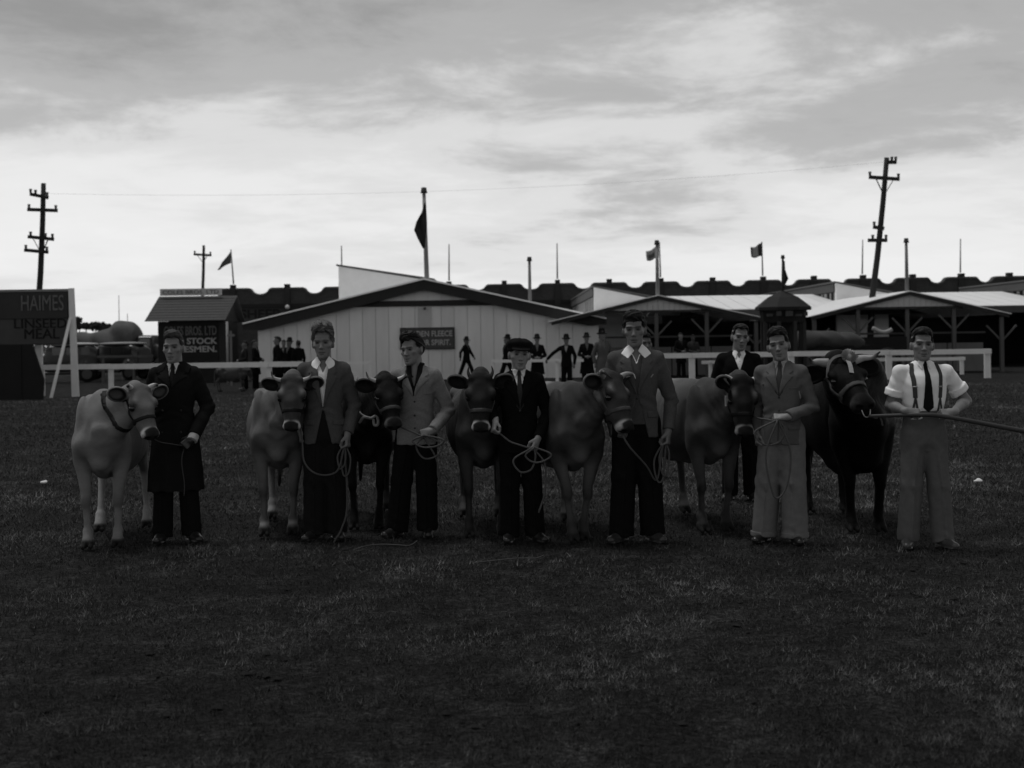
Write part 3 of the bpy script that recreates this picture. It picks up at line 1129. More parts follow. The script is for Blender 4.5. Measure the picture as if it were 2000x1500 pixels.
# ---- octagonal judges' kiosk
def octagon():
    Y = 50.0
    c = P(1531, 740, Y)
    o = empty('octagonal_kiosk', (c.x, Y, 0), label='dark octagonal kiosk with pointed roof and faded lettering band', category='kiosk')
    zr, ze, zb, z1 = P(1531, 569, Y).z, P(1531, 600, Y).z, P(1531, 628, Y).z, P(1531, 655, Y).z
    R0, R1 = (P(1585, 600, Y).x - P(1478, 600, Y).x) / 2 * 1.03, (P(1574, 620, Y).x - P(1490, 620, Y).x) / 2 * 1.04

    def ring(r, z):
        return [Vector((r * math.cos(R(22.5 + 45 * k)), r * math.sin(R(22.5 + 45 * k)), z)) for k in range(8)]
    a, b, t = ring(R0, ze), ring(R0, ze - 0.12), ring(0.12, zr)
    mid = ring(R0 * 0.55, ze + (zr - ze) * 0.62)
    roof = MB()
    for k in range(8):
        j = (k + 1) % 8
        roof.add([a[k], a[j], mid[j], mid[k]], [(0, 1, 2, 3)]).add([mid[k], mid[j], t[j], t[k]], [(0, 1, 2, 3)]).add([b[k], b[j], a[j], a[k]], [(0, 1, 2, 3)])
    roof.add(b, [tuple(range(8))])
    roof.add(t, [tuple(range(8))])
    roof.build('roof', mat('kiosk_roof', 0.011, rough=0.8, var=0.3, scale=3), o)
    c0, c1 = ring(R1 * 1.06, ze - 0.13), ring(R1 * 1.0, zb)
    for k in range(8):
        j = (k + 1) % 8
        n = ((c0[k] + c0[j]) / 2).normalized() * 0.05
        MB().add([c0[k], c0[j], c1[j], c1[k], c0[k] - n, c0[j] - n, c1[j] - n, c1[k] - n], [(0, 1, 2, 3), (7, 6, 5, 4), (0, 4, 5, 1), (1, 5, 6, 2), (2, 6, 7, 3), (3, 7, 4, 0)]).build('sign_band', M_DARK, o)
    zl = P(1531, 614, Y).z
    # the band's worn lettering: pale smudged blocks, no longer readable
    for px, w, h_ in ((1498, 10, 5), (1513, 9, 9), (1532, 14, 10), (1551, 13, 4), (1568, 9, 8)):
        q = P(px, 613 + (3 if h_ < 6 else 0), Y)
        x = q.x - c.x
        yy = -math.sqrt(max(0.05, (R1 * 0.985) ** 2 - x * x)) - 0.06
        yy = min(yy, -0.4)
        MB().box((x - w / 2 * Y / FPX, yy - 0.03, q.z - h_ / 2 * Y / FPX), (x + w / 2 * Y / FPX, yy + 0.2, q.z + h_ / 2 * Y / FPX)).build('worn_letter', mat('worn_letter', 0.06, var=0.5, scale=14), o)
    # posts and a dark counter
    d0, d1 = ring(R1 * 0.93, zb), ring(R1 * 0.93, 0)
    for k in range(8):
        MB().bar(d1[k], d0[k], 0.13).build('post', mat('kiosk_post', 0.03, var=0.3), o)
    e0, e1 = ring(R1 * 0.86, 1.05), ring(R1 * 0.86, 0.0)
    for k in range(8):
        j = (k + 1) % 8
        n = ((e0[k] + e0[j]) / 2).normalized() * 0.05
        n.z = 0
        MB().add([e0[k], e0[j], e1[j], e1[k], e0[k] - n, e0[j] - n, e1[j] - n, e1[k] - n], [(0, 1, 2, 3), (7, 6, 5, 4), (0, 4, 5, 1), (1, 5, 6, 2), (2, 6, 7, 3), (3, 7, 4, 0)]).build('counter_panel', M_DARK, o)
    core = MB()
    g0, g1 = ring(R1 * 0.5, zb + 0.2), ring(R1 * 0.5, 0)
    for k in range(8):
        j = (k + 1) % 8
        core.add([g0[k], g0[j], g1[j], g1[k]], [(0, 1, 2, 3)])
    core.build('core', M_DARK, o)
    flagpole(1529, 505, Y, zr - 0.1, 0.06, 'short pole on the octagonal kiosk roof', 'flagpoles standing on the gables', tone=0.05, lean=-0.02)
    furled([(1530, 510), (1531, 525), (1531, 540), (1530, 552), (1529, 562)], [(1532, 510), (1534, 526), (1538, 545), (1535, 552), (1531, 562)], Y - 0.12, 'dark drooping flag on the octagonal kiosk', cl_dk, 'furled dark flags')


octagon()


# ---- stock salesmen's kiosk on the left
def salesmen():
    Y = 57.0
    c = P(374, 715, Y)
    o = empty('salesmen_kiosk', (c.x, Y, 0), label='small dark stock salesmen kiosk with steep shingle roof and ridge signboard', category='kiosk')
    k_ = Y / FPX
    x0, x1 = P(309, 660, Y).x - c.x, P(441, 660, Y).x - c.x
    zw = P(374, 627, Y).z
    zr, ze = P(374, 580, Y + 1.2).z, P(374, 627, Y - 0.4).z
    ex0, ex1 = P(288, 626, Y).x - c.x, P(444, 626, Y).x - c.x
    rx0, rx1 = P(296, 580, Y).x - c.x, P(452, 577, Y).x - c.x
    # front wall of wide dark boards
    n = 5
    for i in range(n):
        za, zb = zw * i / n + 0.006, zw * (i + 1) / n - 0.006
        MB().box((x0, -0.03 + 0.004 * (i % 2), za), (x1 - 0.3, 0.03, zb)).build('plank', mat('kiosk_board', 0.012, var=0.4, scale=2), o)
    MB().box((x1 - 0.28, -0.06, 0), (x1 - 0.02, 0.05, zw)).build('corner_post', mat('kiosk_trim', 0.024, var=0.3), o)
    MB().box((x0, 0.05, 0), (x1, 2.4, zw)).build('body', M_DARK, o)
    # shingled roof, course by course
    nc = 9
    for i in range(nc):
        u0, u1 = i / nc, (i + 1) / nc
        pts = []
        for u, dz_ in ((u0, 0.035), (u1 + 0.02, 0.015)):
            xa, xb = ex0 + (rx0 - ex0) * u, ex1 + (rx1 - ex1) * u
            yy, zz = -0.45 + 1.65 * u, ze + (zr - ze) * u + dz_
            pts += [(xa, yy, zz), (xb, yy, zz), (xa, yy + 0.02, zz - 0.03), (xb, yy + 0.02, zz - 0.03)]
        MB().add(pts, [(0, 1, 5, 4), (2, 6, 7, 3), (0, 2, 3, 1), (4, 5, 7, 6), (0, 4, 6, 2), (1, 3, 7, 5)]).build('shingle_course', M_SHINGLE, o)
    MB().prism([(1.2, zr), (2.85, ze), (2.85, ze - 0.04), (1.2, zr - 0.04)], lambda p: (rx0, p[0], p[1]), lambda p: (rx1, p[0], p[1])).build('rear_roof', M_SHINGLE, o)
    MB().prism([(-0.4, ze - 0.03), (1.2, zr - 0.05), (2.8, ze - 0.03)], lambda p: (x1 - 0.05, p[0], p[1]), lambda p: (x1 + 0.02, p[0], p[1])).build('gable_end', M_DARK, o)
    # ridge signboard
    q0, q1 = P(313, 571, Y + 1.1), P(433, 570, Y + 1.1)
    zq = (q0.z + q1.z) / 2
    s = MB().box((q0.x - c.x, 1.05, zq - 0.15), (q1.x - c.x, 1.12, zq + 0.15)).build('sign_board', mat('ridge_sign', 0.50, var=0.2, scale=4), o)
    text('COLES BROS. LTD', ((q0.x + q1.x) / 2 - c.x, 1.035, zq), 0.17, 2.45, mat('sign_letters', 0.10, var=0.4), s, bold=0.0)
    q = P(372, 646, Y)
    text('COLES BROS. LTD', (q.x - c.x, -0.05, q.z), 0.40, 2.25, mat('letter_faded', 0.13, var=0.6, scale=5), o, bold=0.02)
    q = P(385, 666, Y)
    text('STOCK', (P(395, 666, Y).x - c.x, -0.05, q.z), 0.27, 1.3, M_LETTER, o, bold=0.025)
    q = P(372, 682, Y)
    text('SALESMEN.', (P(376, 682, Y).x - c.x, -0.05, q.z), 0.27, 2.1, M_LETTER, o, bold=0.025)


salesmen()


# ---- linseed meal hoarding at the left edge
def hoarding():
    Y = 43.0
    c = P(146, 775, Y)
    o = empty('hoarding', (c.x, Y, 0), label='tall white-posted hoarding advertising linseed meal', category='sign')

    def X(px):
        return P(px, 620, Y).x - c.x

    def Z(py, px=60):
        return P(px, py, Y).z
    xl = X(-70)
    p = MB().bar((0.03, 0, 0.0), (-0.06, 0, Z(563, 140)), 0.22, 0.12, w1=0.16).build('post', M_RAIL, o)
    MB().box((xl - 0.1, -0.06, 0), (xl + 0.1, 0.06, Z(563, 140))).build('post', M_RAIL, o)
    MB().box((xl, -0.05, Z(567) - 0.05), (X(134), 0.05, Z(567) + 0.03)).build('top_rail', mat('grey_paint', 0.2, var=0.2), o)
    MB().box((xl + 0.1, 0.025, Z(674)), (X(137), 0.045, Z(570))).build('backing', mat('hoard_dark', 0.036, var=0.25, scale=2), o)
    up = MB().box((xl + 0.1, -0.04, Z(622)), (X(133), 0.02, Z(572))).build('upper_panel', mat('hoard_dark', 0.036, var=0.25, scale=2), o)
    lw = MB().box((xl + 0.1, -0.02, Z(672)), (X(133), 0.02, Z(623.5))).build('lower_panel', mat('hoard_grey', 0.055, var=0.25, scale=2), o)
    text('HAIMES', ((X(43) + X(126)) / 2, -0.055, Z(592)), 0.50, X(126) - X(43), mat('letter_dim', 0.13, var=0.3), up, bold=0.0)
    text('LINSEED', ((X(28) + X(133)) / 2 - 0.02, -0.034, Z(632)), 0.30, X(130) - X(28), mat('letter_black', 0.004, var=0.2), lw, bold=0.0)
    text('MEAL', ((X(46) + X(118)) / 2, -0.034, Z(652)), 0.32, X(116) - X(48), mat('letter_black', 0.004, var=0.2), lw, bold=0.0)
    a, b = P(139, 622, Y), P(103, 782, Y - 0.6)
    MB().bar((a.x - c.x, -0.07, a.z), (b.x - c.x, -0.75, 0.0), 0.09, 0.06).build('strut', M_RAIL, o)
    # dark boarding below
    d = empty('dark_boarding', P(40, 775, 41.0), label='dark slanting boards standing under the linseed hoarding', category='boards')
    L = d.location
    d.location.z = 0
    L = d.location
    for i, (pa, pb) in enumerate((((-60, 676), (-8, 676)), ((-8, 674), (40, 674)), ((40, 672), (62, 673)))):
        q = [P(pa[0], pa[1], 41), P(pb[0], pb[1], 41)]
        poly = [(q[0].x - L.x, 0), (q[1].x - L.x + (0.3 if i == 2 else 0), 0), (q[1].x - L.x + (0.34 if i == 2 else 0), 0.62 if i == 2 else 0.5), (q[1].x - L.x, q[1].z), (q[0].x - L.x, q[0].z)]
        MB().prism(poly, lambda p_: (p_[0] + 0.01, 0.02 * i, p_[1]), lambda p_: (p_[0] - 0.0, 0.09 + 0.02 * i, p_[1])).build('board', mat('tar_board', 0.009, var=0.4, scale=2), d)


hoarding()


# ---- white fences
def fence(name, pts, Y, rail_py, label, posts, base_w=0.13, rail_h=0.16, second=None, tone_mat=None, group='white painted rail fences'):
    """pts: (x0, x1) pixels of the top rail; posts at pixel x"""
    tm = tone_mat or M_RAIL
    a, b = P(pts[0], rail_py[0], Y), P(pts[1], rail_py[1], Y)
    zc = 0.5 * (a.z + b.z)
    o = empty(name, ((a.x + b.x) / 2, Y, 0), label=label, category='fence', group=group)
    xa, xb = a.x - o.location.x, b.x - o.location.x
    px = sorted(P(p, rail_py[0], Y).x - o.location.x for p in posts)
    cuts = [xa] + [x for x in px if xa + 0.3 < x < xb - 0.3] + [xb]
    for u, v in zip(cuts[:-1], cuts[1:]):
        j = random.uniform(-0.012, 0.012)
        MB().box((u + 0.006, -0.05, zc - rail_h / 2 + j), (v - 0.006, 0.03, zc + rail_h / 2 + j)).build('rail', tm, o)
        if second:
            MB().box((u + 0.006, -0.045, second - 0.05), (v - 0.006, 0.02, second + 0.05)).build('rail', tm, o)
    for x in px:
        MB().box((x - base_w / 2, 0.032, 0), (x + base_w / 2, 0.16, zc + rail_h / 2 - 0.01)).build('post', tm, o)
    return o


fence('rail_fence', (60, 592), 44.0, (718, 711), 'white rail fence running behind the overcoated man, in front of the dark kiosk', (80, 215, 525), second=None, rail_h=0.17, base_w=0.15)
fence('rail_fence', (592, 722), 46, (710, 708), 'short pale rail against the foot of the white shed', (722,), rail_h=0.07, base_w=0.09, tone_mat=M_WHITE3)
fence('rail_fence', (962, 1140), 42.5, (706, 703), 'slim white rail the hatted onlookers lean on', (962, 1088), rail_h=0.09, base_w=0.10, tone_mat=M_WHITE3)
fence('rail_fence', (1160, 1205), 46.0, (698, 697), 'short white hurdle with square corner behind the tall young man', (1163, 1200), rail_h=0.11, base_w=0.12)
fence('rail_fence', (1290, 1936), 48.0, (697, 683), 'long white rail fence across the right behind the bull', (1352, 1546, 1737, 1930), rail_h=0.18, base_w=0.21)
fence('rail_fence', (1370, 1885), 52.5, (707, 700), 'lower white rail behind the long right-hand fence', (1388, 1480, 1640, 1790, 1880), rail_h=0.13, base_w=0.13, tone_mat=M_WHITE3)
fence('rail_fence', (190, 300), 58.0, (697, 696), 'grey rail in front of the tarpaulined truck', (200, 260), rail_h=0.10, base_w=0.1, tone_mat=M_POST)
# square short post left of the hoarding
so = empty('stub_post', G(77, 745), label='short broad white post left of the hoarding strut', category='post')
so.location = Vector((P(77, 745, 44).x, 44.0, 0))
MB().box((-0.11, -0.06, 0.5), (0.11, 0.06, P(77, 663, 44).z)).build('shaft', M_RAIL, so)
MB().prism([(-0.11, 0.5), (0.11, 0.5), (0.11, 0.0), (0.05, 0.0)], lambda p: (p[0], -0.06, p[1]), lambda p: (p[0], 0.06, p[1])).build('foot', M_RAIL, so)


# ---- telegraph poles
def pole(base_px, top_px, Y, r0, arms, label, zb=0.0):
    b, t = P(base_px[0], base_px[1], Y), P(top_px[0], top_px[1], Y)
    o = empty('telegraph_pole', (b.x, Y, 0), label=label, category='pole', group='timber telegraph poles with crossarms')
    d = t - Vector((b.x, Y, 0))
    bend = [Vector((0, 0, 0)), d * 0.35 + Vector((-0.12, 0, 0)), d * 0.55 + Vector((-0.04, 0, 0)), d * 0.8, d]
    MB().tube(bend, r0, 12, r1=r0 * 0.72).build('pole', M_TIMBER, o, True)
    for (xa, ya), (xb, yb), w, br, ins in arms:
        A, B = P(xa, ya, Y) - o.location, P(xb, yb, Y) - o.location
        A.y = B.y = -0.2
        am = MB().bar(A, B, 0.13, 0.15).build('crossarm', M_TIMBER, o)
        if br:
            mid = (A + B) / 2
            for e in (A, B):
                s = mid.lerp(e, 0.62)
                q = mid + Vector((0, 0.08, -br))
                MB().bar(s + Vector((0, -0.08, 0)), q, 0.045, 0.03).build('brace', M_TIMBER, am)
        for f in ins:
            q = A.lerp(B, f)
            MB().tube([q + Vector((0, 0, 0.05)), q + Vector((0, 0, 0.14)), q + Vector((0, 0, 0.24))], 0.05, 8, r1=0.07).build('insulator', mat('insulator', 0.09, rough=0.3), am, True)
    return o


pole((76, 745), (85, 358), 60.0, 0.15, [((62, 380), (97, 387), 1, 0, (0.03, 0.3, 0.95)), ((57, 410), (115, 412), 1, 0, (0.05, 0.95)), ((58, 463), (108, 468), 1, 0.75, (0.1, 0.68, 0.95)), ((51, 489), (97, 493), 1, 0, (0.06, 0.95))], 'dark telegraph pole with four crossarms behind the linseed hoarding')
pole((395, 740), (398, 479), 92.0, 0.13, [((380, 497), (414, 499), 1, 0.55, (0.05, 0.95))], 'telegraph pole with one crossarm rising behind the stock salesmen kiosk')
pole((1697, 745), (1732, 308), 58.0, 0.15, [((1729, 318), (1748, 318), 1, 0, (0.55, 0.95)), ((1695, 347), (1754, 351), 1, 0.75, (0.03, 0.97)), ((1703, 444), (1724, 447), 1, 0, (0.1,)), ((1693, 470), (1730, 470), 1, 0, (0.25, 0.95))], 'tall leaning telegraph pole above the open gables on the right')

# thin mast lines far left
for px, pt, lb in ((232, 577, 'taller thin mast far behind the tarpaulined truck'), (249, 612, 'shorter thin mast far behind the tarpaulined truck')):
    t = P(px, pt, 130.0)
    mo = empty('mast', (t.x, 130.0, 0), label=lb, category='mast', group='thin masts far off')
    MB().tube([(0, 0, 0), (0, 0, t.z)], 0.05, 6, r1=0.03).build('pole', M_POST, mo, True)

# overhead wire between the poles
def wire(a, b, sag, label):
    pts = [Vector(a).lerp(Vector(b), k / 20) + Vector((0, 0, -sag * 4 * (k / 20) * (1 - k / 20))) for k in range(21)]
    o = MB().tube(pts, 0.004, 5).build('wire', mat('wire_grey', 0.5, rough=0.5), None, True)
    o['label'], o['category'], o['group'] = label, 'wire', 'wires strung between telegraph poles'


wire(P(93, 378, 60), P(1731, 316, 58), 0.55, 'thin wire strung between the left and right telegraph poles')
# ------------------------------------------------------------------ vehicles, far trees and odds and ends beyond the fences
M_CAR = mat('car_paint', 0.012, rough=0.3, var=0.2, scale=3, spec=0.5)
M_TYRE = mat('tyre', 0.010, rough=0.9, var=0.2)
M_RIM = mat('wheel_rim', 0.06, rough=0.5, var=0.3)
M_TARP = mat('tarpaulin', 0.085, rough=0.9, var=0.45, scale=1.6, bump=0.3, bscale=6, var2=0.15, scale2=8)
M_GLASS = mat('car_glass', 0.03, rough=0.1, var=0.1, spec=0.6)


def wheel(parent, c, r, w):
    o = MB().tube([(c[0], c[1] - w / 2, c[2]), (c[0], c[1] - w / 2 + 0.01, c[2]), (c[0], c[1] + w / 2 - 0.01, c[2]), (c[0], c[1] + w / 2, c[2])], r, 16).build('wheel', M_TYRE, parent, True)
    MB().tube([(c[0], c[1] - w / 2 - 0.02, c[2]), (c[0], c[1] - w / 2 + 0.02, c[2])], r * 0.62, 14).build('rim', M_RIM, o)
    return o


def vintage_car(px, Y, rz, label, tone_roof=0.25, S=1.0):
    p = P(px, 740, Y)
    o = empty('vintage_car', (p.x, Y, 0), R(rz), label=label, category='car', group='old motor cars parked beyond the fence')
    f = Field((-2.1, -0.85, 0.3), (2.1, 0.85, 1.9), 0.045)
    f.add(cap((-1.5, 0, 0.85), (-0.5, 0, 0.92), 0.42, 0.5, sq=((0, 1, 0), 0.9)), 0.05)
    f.add(stack([(-0.55, 0, 1.05, 0.66, 0.55), (-0.35, 0, 1.1, 0.7, 0.62), (1.2, 0, 1.1, 0.72, 0.62), (1.65, 0, 1.02, 0.62, 0.5)], axis=0, power=4), 0.06)
    for s in (-1, 1):
        f.add(cap((-1.75, s * 0.66, 0.62), (-1.25, s * 0.68, 0.80), 0.12, 0.16), 0.06)
        f.add(cap((-1.25, s * 0.68, 0.80), (-0.7, s * 0.68, 0.42), 0.16, 0.07), 0.06)
        f.add(cap((-0.7, s * 0.68, 0.42), (0.7, s * 0.68, 0.42), 0.07), 0.04)
        f.add(cap((0.7, s * 0.68, 0.42), (1.2, s * 0.68, 0.80), 0.07, 0.16), 0.06)
        f.add(cap((1.2, s * 0.68, 0.80), (1.7, s * 0.68, 0.60), 0.16, 0.1), 0.06)
    v, q = f.skin()
    link_mesh('body', np_mesh('body', v, q), M_CAR, o)
    f = Field((-0.9, -0.85, 1.55), (1.8, 0.85, 1.9), 0.04)
    f.add(ell((0.5, 0, 1.70), (1.22, 0.74, 0.09)), 0.02)
    v, q = f.skin()
    link_mesh('roof', np_mesh('roof', v, q), mat('car_roof_%d' % int(tone_roof * 100), tone_roof, var=0.2), o)
    for s in (-1, 1):
        for a, b in ((-0.25, 0.28), (0.36, 0.9), (0.98, 1.35)):
            MB().box((a, s * 0.725 - 0.015, 1.22), (b, s * 0.725 + 0.015, 1.55)).build('window', M_GLASS, o)
        wheel(o, (-1.3, s * 0.66, 0.36), 0.36, 0.14)
        wheel(o, (1.22, s * 0.66, 0.36), 0.36, 0.14)
        MB().tube([(-1.85, s * 0.42, 0.85), (-1.95, s * 0.42, 0.85)], 0.12, 12).build('headlight', M_RIM, o, True)
    o.scale = (S, S, S)
    return o


vintage_car(118, 60.0, 12, 'dark old car with pale flat roof behind the hoarding strut', 0.40)
vintage_car(222, 63.0, -14, 'dark old car with pale roof edge parked before the tarpaulined truck', 0.22)


def covered_load():
    Y = 52.0
    p = P(1622, 740, Y)
    o = empty('covered_cart', (p.x, Y, 0), label='low cart under dark canvas between the octagonal kiosk and the leaning pole', category='cart')
    zt = P(1632, 647, Y).z
    f = Field((-1.6, -0.9, 0.8), (1.6, 0.9, zt + 0.15), 0.05)
    f.add(stack([(-1.45, 0, 1.38, 0.55, 0.22), (-1.2, 0, 1.40, 0.7, 0.38), (-0.4, 0, 1.42, 0.75, zt - 1.42), (0.05, 0, 1.42, 0.75, zt - 1.40), (0.45, 0, 1.36, 0.7, 0.34), (0.8, 0, 1.34, 0.7, 0.36), (1.3, 0, 1.30, 0.55, 0.18)], axis=0, power=2.6), 0.05)
    f.fold(lambda x, y, z: 0.035 * np.sin(7 * x + 3 * y + 2 * wob(x, y, z, 4, 6)) + 0.03 * wob(x, y, z, 9, 4))
    v, q = f.skin()
    link_mesh('canvas', np_mesh('canvas', v, q), mat('dark_canvas', 0.050, rough=0.95, var=0.3, scale=2), o)
    MB().box((-1.5, -0.65, 1.0), (1.5, 0.65, 1.22)).build('bed', M_DARK, o)
    for s in (-1, 1):
        for x in (-0.95, 0.95):
            wheel(o, (x, s * 0.72, 0.5), 0.5, 0.1)


covered_load()


def truck():
    Y = 72.0
    p = P(215, 740, Y)
    o = empty('truck', (p.x, Y, 0), label='old truck with bulging tarpaulin over its load, behind the rail', category='truck')
    f = Field((-2.0, -1.2, 0.7), (2.1, 1.2, 3.2), 0.05)
    f.add(cap((-1.35, 0, 1.7), (0.2, 0, 1.65), 0.62, 0.7, sq=((0, 1, 0), 0.72)), 0.15)
    f.add(ell((0.75, 0, 2.05), (1.0, 0.9, 0.85)), 0.25)
    f.add(ell((1.25, 0, 2.2), (0.45, 0.85, 0.65)), 0.2)
    f.add(stack([(-1.9, 0, 1.35, 0.6, 0.7), (-1.5, 0, 1.45, 0.8, 0.85), (0.4, 0, 1.4, 0.9, 0.8), (1.4, 0, 1.75, 0.85, 0.6)], axis=0, power=4), 0.2)
    f.fold(lambda x, y, z: 0.07 * np.sin(4.5 * x + 2.5 * z + 2 * wob(x, y, z, 3, 2)) + 0.05 * wob(x, y, z, 8, 4))
    v, q = f.skin()
    link_mesh('tarpaulin', np_mesh('tarpaulin', v, q), M_TARP, o)
    MB().box((-2.0, -0.95, 0.75), (2.6, 0.95, 0.95)).build('bed', M_CAR, o)
    f = Field((1.5, -1.0, 0.5), (3.7, 1.0, 2.4), 0.05)
    f.add(stack([(1.7, 0, 1.4, 0.8, 0.75), (2.5, 0, 1.4, 0.8, 0.75), (2.62, 0, 1.15, 0.6, 0.45), (3.5, 0, 1.1, 0.5, 0.4)], axis=0, power=5), 0.05)
    v, q = f.skin()
    link_mesh('cab', np_mesh('cab', v, q), M_CAR, o)
    for s in (-1, 1):
        for x in (-1.3, 3.05):
            wheel(o, (x, s * 0.85, 0.48), 0.48, 0.2)
        MB().box((1.85, s * 0.81 - 0.02, 1.55), (2.4, s * 0.81 + 0.02, 1.95)).build('window', M_GLASS, o)


truck()


def small_tree(px, py, Y, r, label, seed):
    p = P(px, py, Y)
    o = empty('tree', (p.x, Y, 0), label=label, category='tree', group='small round trees far off')
    MB().tube([(0, 0, 0), (0.05, 0, p.z * 0.6), (0, 0, p.z)], 0.09, 6, r1=0.05).build('trunk', M_TIMBER, o, True)
    rr = np.random.default_rng(seed)
    V, F = [], []
    for k in range(170):
        d = rr.normal(size=3)
        d = d / np.linalg.norm(d) * r * (0.45 + 0.6 * rr.random()) * np.array([1.15, 1.0, 0.62])
        c = d + np.array([0, 0, p.z])
        for j in range(2):
            a, b = unit_(rr.normal(size=3)) * r * 0.28, unit_(rr.normal(size=3)) * r * 0.28
            n = len(V)
            V += [c - a, c + b, c + a, c - b]
            F.append((n, n + 1, n + 2, n + 3))
    link_mesh('crown', np_mesh('crown', np.array(V), np.array(F), smooth=False), mat('far_leaf', 0.05, var=0.4), o)


def unit_(v):
    return v / np.linalg.norm(v)


for i, (px, py, r, lb) in enumerate(((149, 625, 0.38, 'small round treetop highest beside the hoarding post'), (155, 637, 0.35, 'small round treetop just right of the hoarding post'), (168, 637, 0.42, 'small round treetop over the left end of the tarpaulin'),
                                    (186, 637, 0.52, 'broader round treetop over the low part of the tarpaulin'), (198, 638, 0.50, 'round treetop touching its broader neighbour'), (209, 640, 0.45, 'round treetop at the foot of the tarpaulin hump'))):
    small_tree(px, py, 150.0 + 3 * i, r * 1.5, lb, 40 + i)

# low dark bank of trees along the far left horizon
def far_bank():
    rr = np.random.default_rng(9)
    V, F = [], []
    for k in range(2600):
        x = -70 + 52 * rr.random()
        y = 190 + 25 * rr.random()
        z = 0.3 + (1.1 + 0.9 * math.sin(x * 0.3) ** 2) * rr.random() * 1.3
        c = np.array([x, y, z])
        a, b = unit_(rr.normal(size=3)) * 0.5, unit_(rr.normal(size=3)) * 0.5
        n = len(V)
        V += [c - a, c + b, c + a, c - b]
        F.append((n, n + 1, n + 2, n + 3))
    link_mesh('treeline', np_mesh('treeline', np.array(V), np.array(F), smooth=False), mat('far_leaf', 0.05, var=0.4), kind='stuff')


far_bank()

# dark cart with a pale sagging canvas roll, right background
def cart():
    Y = 54.0
    p = P(1722, 740, Y)
    o = empty('cart', (p.x, Y, 0), label='dark flat cart under the open gable beside the leaning pole', category='cart')
    zt = P(1722, 657, Y).z
    MB().box((-0.8, -0.5, zt - 0.55), (0.9, 0.5, zt - 0.02)).build('bed', M_DARK, o)
    for s in (-1, 1):
        wheel(o, (0.1, s * 0.56, 0.55), 0.55, 0.1)
    q = [P(a, b, Y - 0.1) for a, b in ((1704, 641), (1709, 643), (1716, 647), (1726, 649), (1735, 647), (1742, 643))]
    r = MB().tube(spline(q, 4), 0.085, 10).build('canvas_roll', mat('canvas', 0.30, var=0.25, scale=3), None, True)
    r['label'], r['category'] = 'pale sagging roll of canvas lying on the dark cart', 'canvas roll'


cart()
# cross-shaped pale stand beside the salesmen's kiosk and a leaning pale pole
o = empty('signpost', P(452, 740, 52), label='pale cross-shaped stand beside the salesmen kiosk', category='stand')
o.location.z = 0
zt = P(452, 646, 52).z
MB().box((-0.04, -0.04, 0), (0.04, 0.04, zt)).build('post', mat('pale_post', 0.16, var=0.2), o)
MB().box((-0.14, -0.05, zt - 0.22), (0.16, -0.041, zt - 0.13)).build('crosspiece', mat('pale_post', 0.16, var=0.2), o)
o = empty('prop_pole', P(445, 740, 54), label='slim pale upright pole at the right corner of the salesmen kiosk', category='pole')
o.location.z = 0
MB().tube([(0, 0, 0), (0, 0, P(445, 628, 54).z)], 0.05, 8).build('shaft', mat('pale_post2', 0.26, var=0.2), o, True)
# litter on the grass
def scrap(px, py, s, label, seed):
    rr = np.random.default_rng(seed)
    f = Field((-0.09, -0.09, -0.01), (0.09, 0.09, 0.08), 0.006)
    f.add(ell((0, 0, 0.025), (0.05 * s, 0.035 * s, 0.014)), 0.01)
    f.add(ell((0.02 * s, 0.01, 0.035), (0.03 * s, 0.025 * s, 0.015), rotm(30, 30)), 0.01)
    f.noise(0.008, 70, seed)
    v, q = f.skin()
    o = link_mesh('paper_scrap', np_mesh('paper_scrap', v, q, smooth=False), mat('paper', 0.62, var=0.1))
    o.location = G(px, py, 0.015)
    o['label'], o['category'], o['group'] = label, 'paper', 'scraps of paper on the grass'


scrap(1910, 944, 1.0, 'crumpled white paper scrap on the grass at the far right edge', 5)
scrap(86, 946, 0.8, 'small pale paper scrap on the grass left of the pale heifer', 8)
# loose straws lying in front of the row
for pts, lb in ((((690, 1074), (715, 1066), (745, 1063), (775, 1064), (800, 1065), (815, 1056)), 'long pale straw lying before the man in the light jacket'),
                (((925, 1099), (970, 1094), (1010, 1090), (1045, 1090), (1062, 1084)), 'long pale straw lying before the boy in the cap')):
    q = [G(a, b, 0.03) for a, b in pts]
    o = MB().tube(spline(q, 4), 0.0035, 5).build('straw', mat('straw', 0.075, var=0.3), None, True)
    o['label'], o['category'], o['group'] = lb, 'straw', 'loose straws on the grass'
# ------------------------------------------------------------------ cattle
M_HIDE = mat('hide', 1.0, rough=0.5, var=0.30, scale=4.0, bump=0.6, bscale=90, spec=0.05, attr=True, stretch=(1, 1, 2.2), sheen=0.0, var2=0.12, scale2=30)
M_HORN = mat('horn', 1.0, rough=0.4, var=0.15, scale=20, spec=0.4, attr=True)
M_EYE = mat('cow_eye', 0.006, rough=0.08, var=0.0, spec=0.7)
M_LEATHER = mat('halter_leather', 0.011, rough=0.6, var=0.3, scale=40, spec=0.12)
M_STRAPL = mat('halter_webbing', 0.05, rough=0.7, var=0.3, scale=40)
M_HOOF = mat('hoof', 0.02, rough=0.5, var=0.3, scale=30)


def unit_v(v):
    v = np.asarray(v, float)
    return v / np.linalg.norm(v)


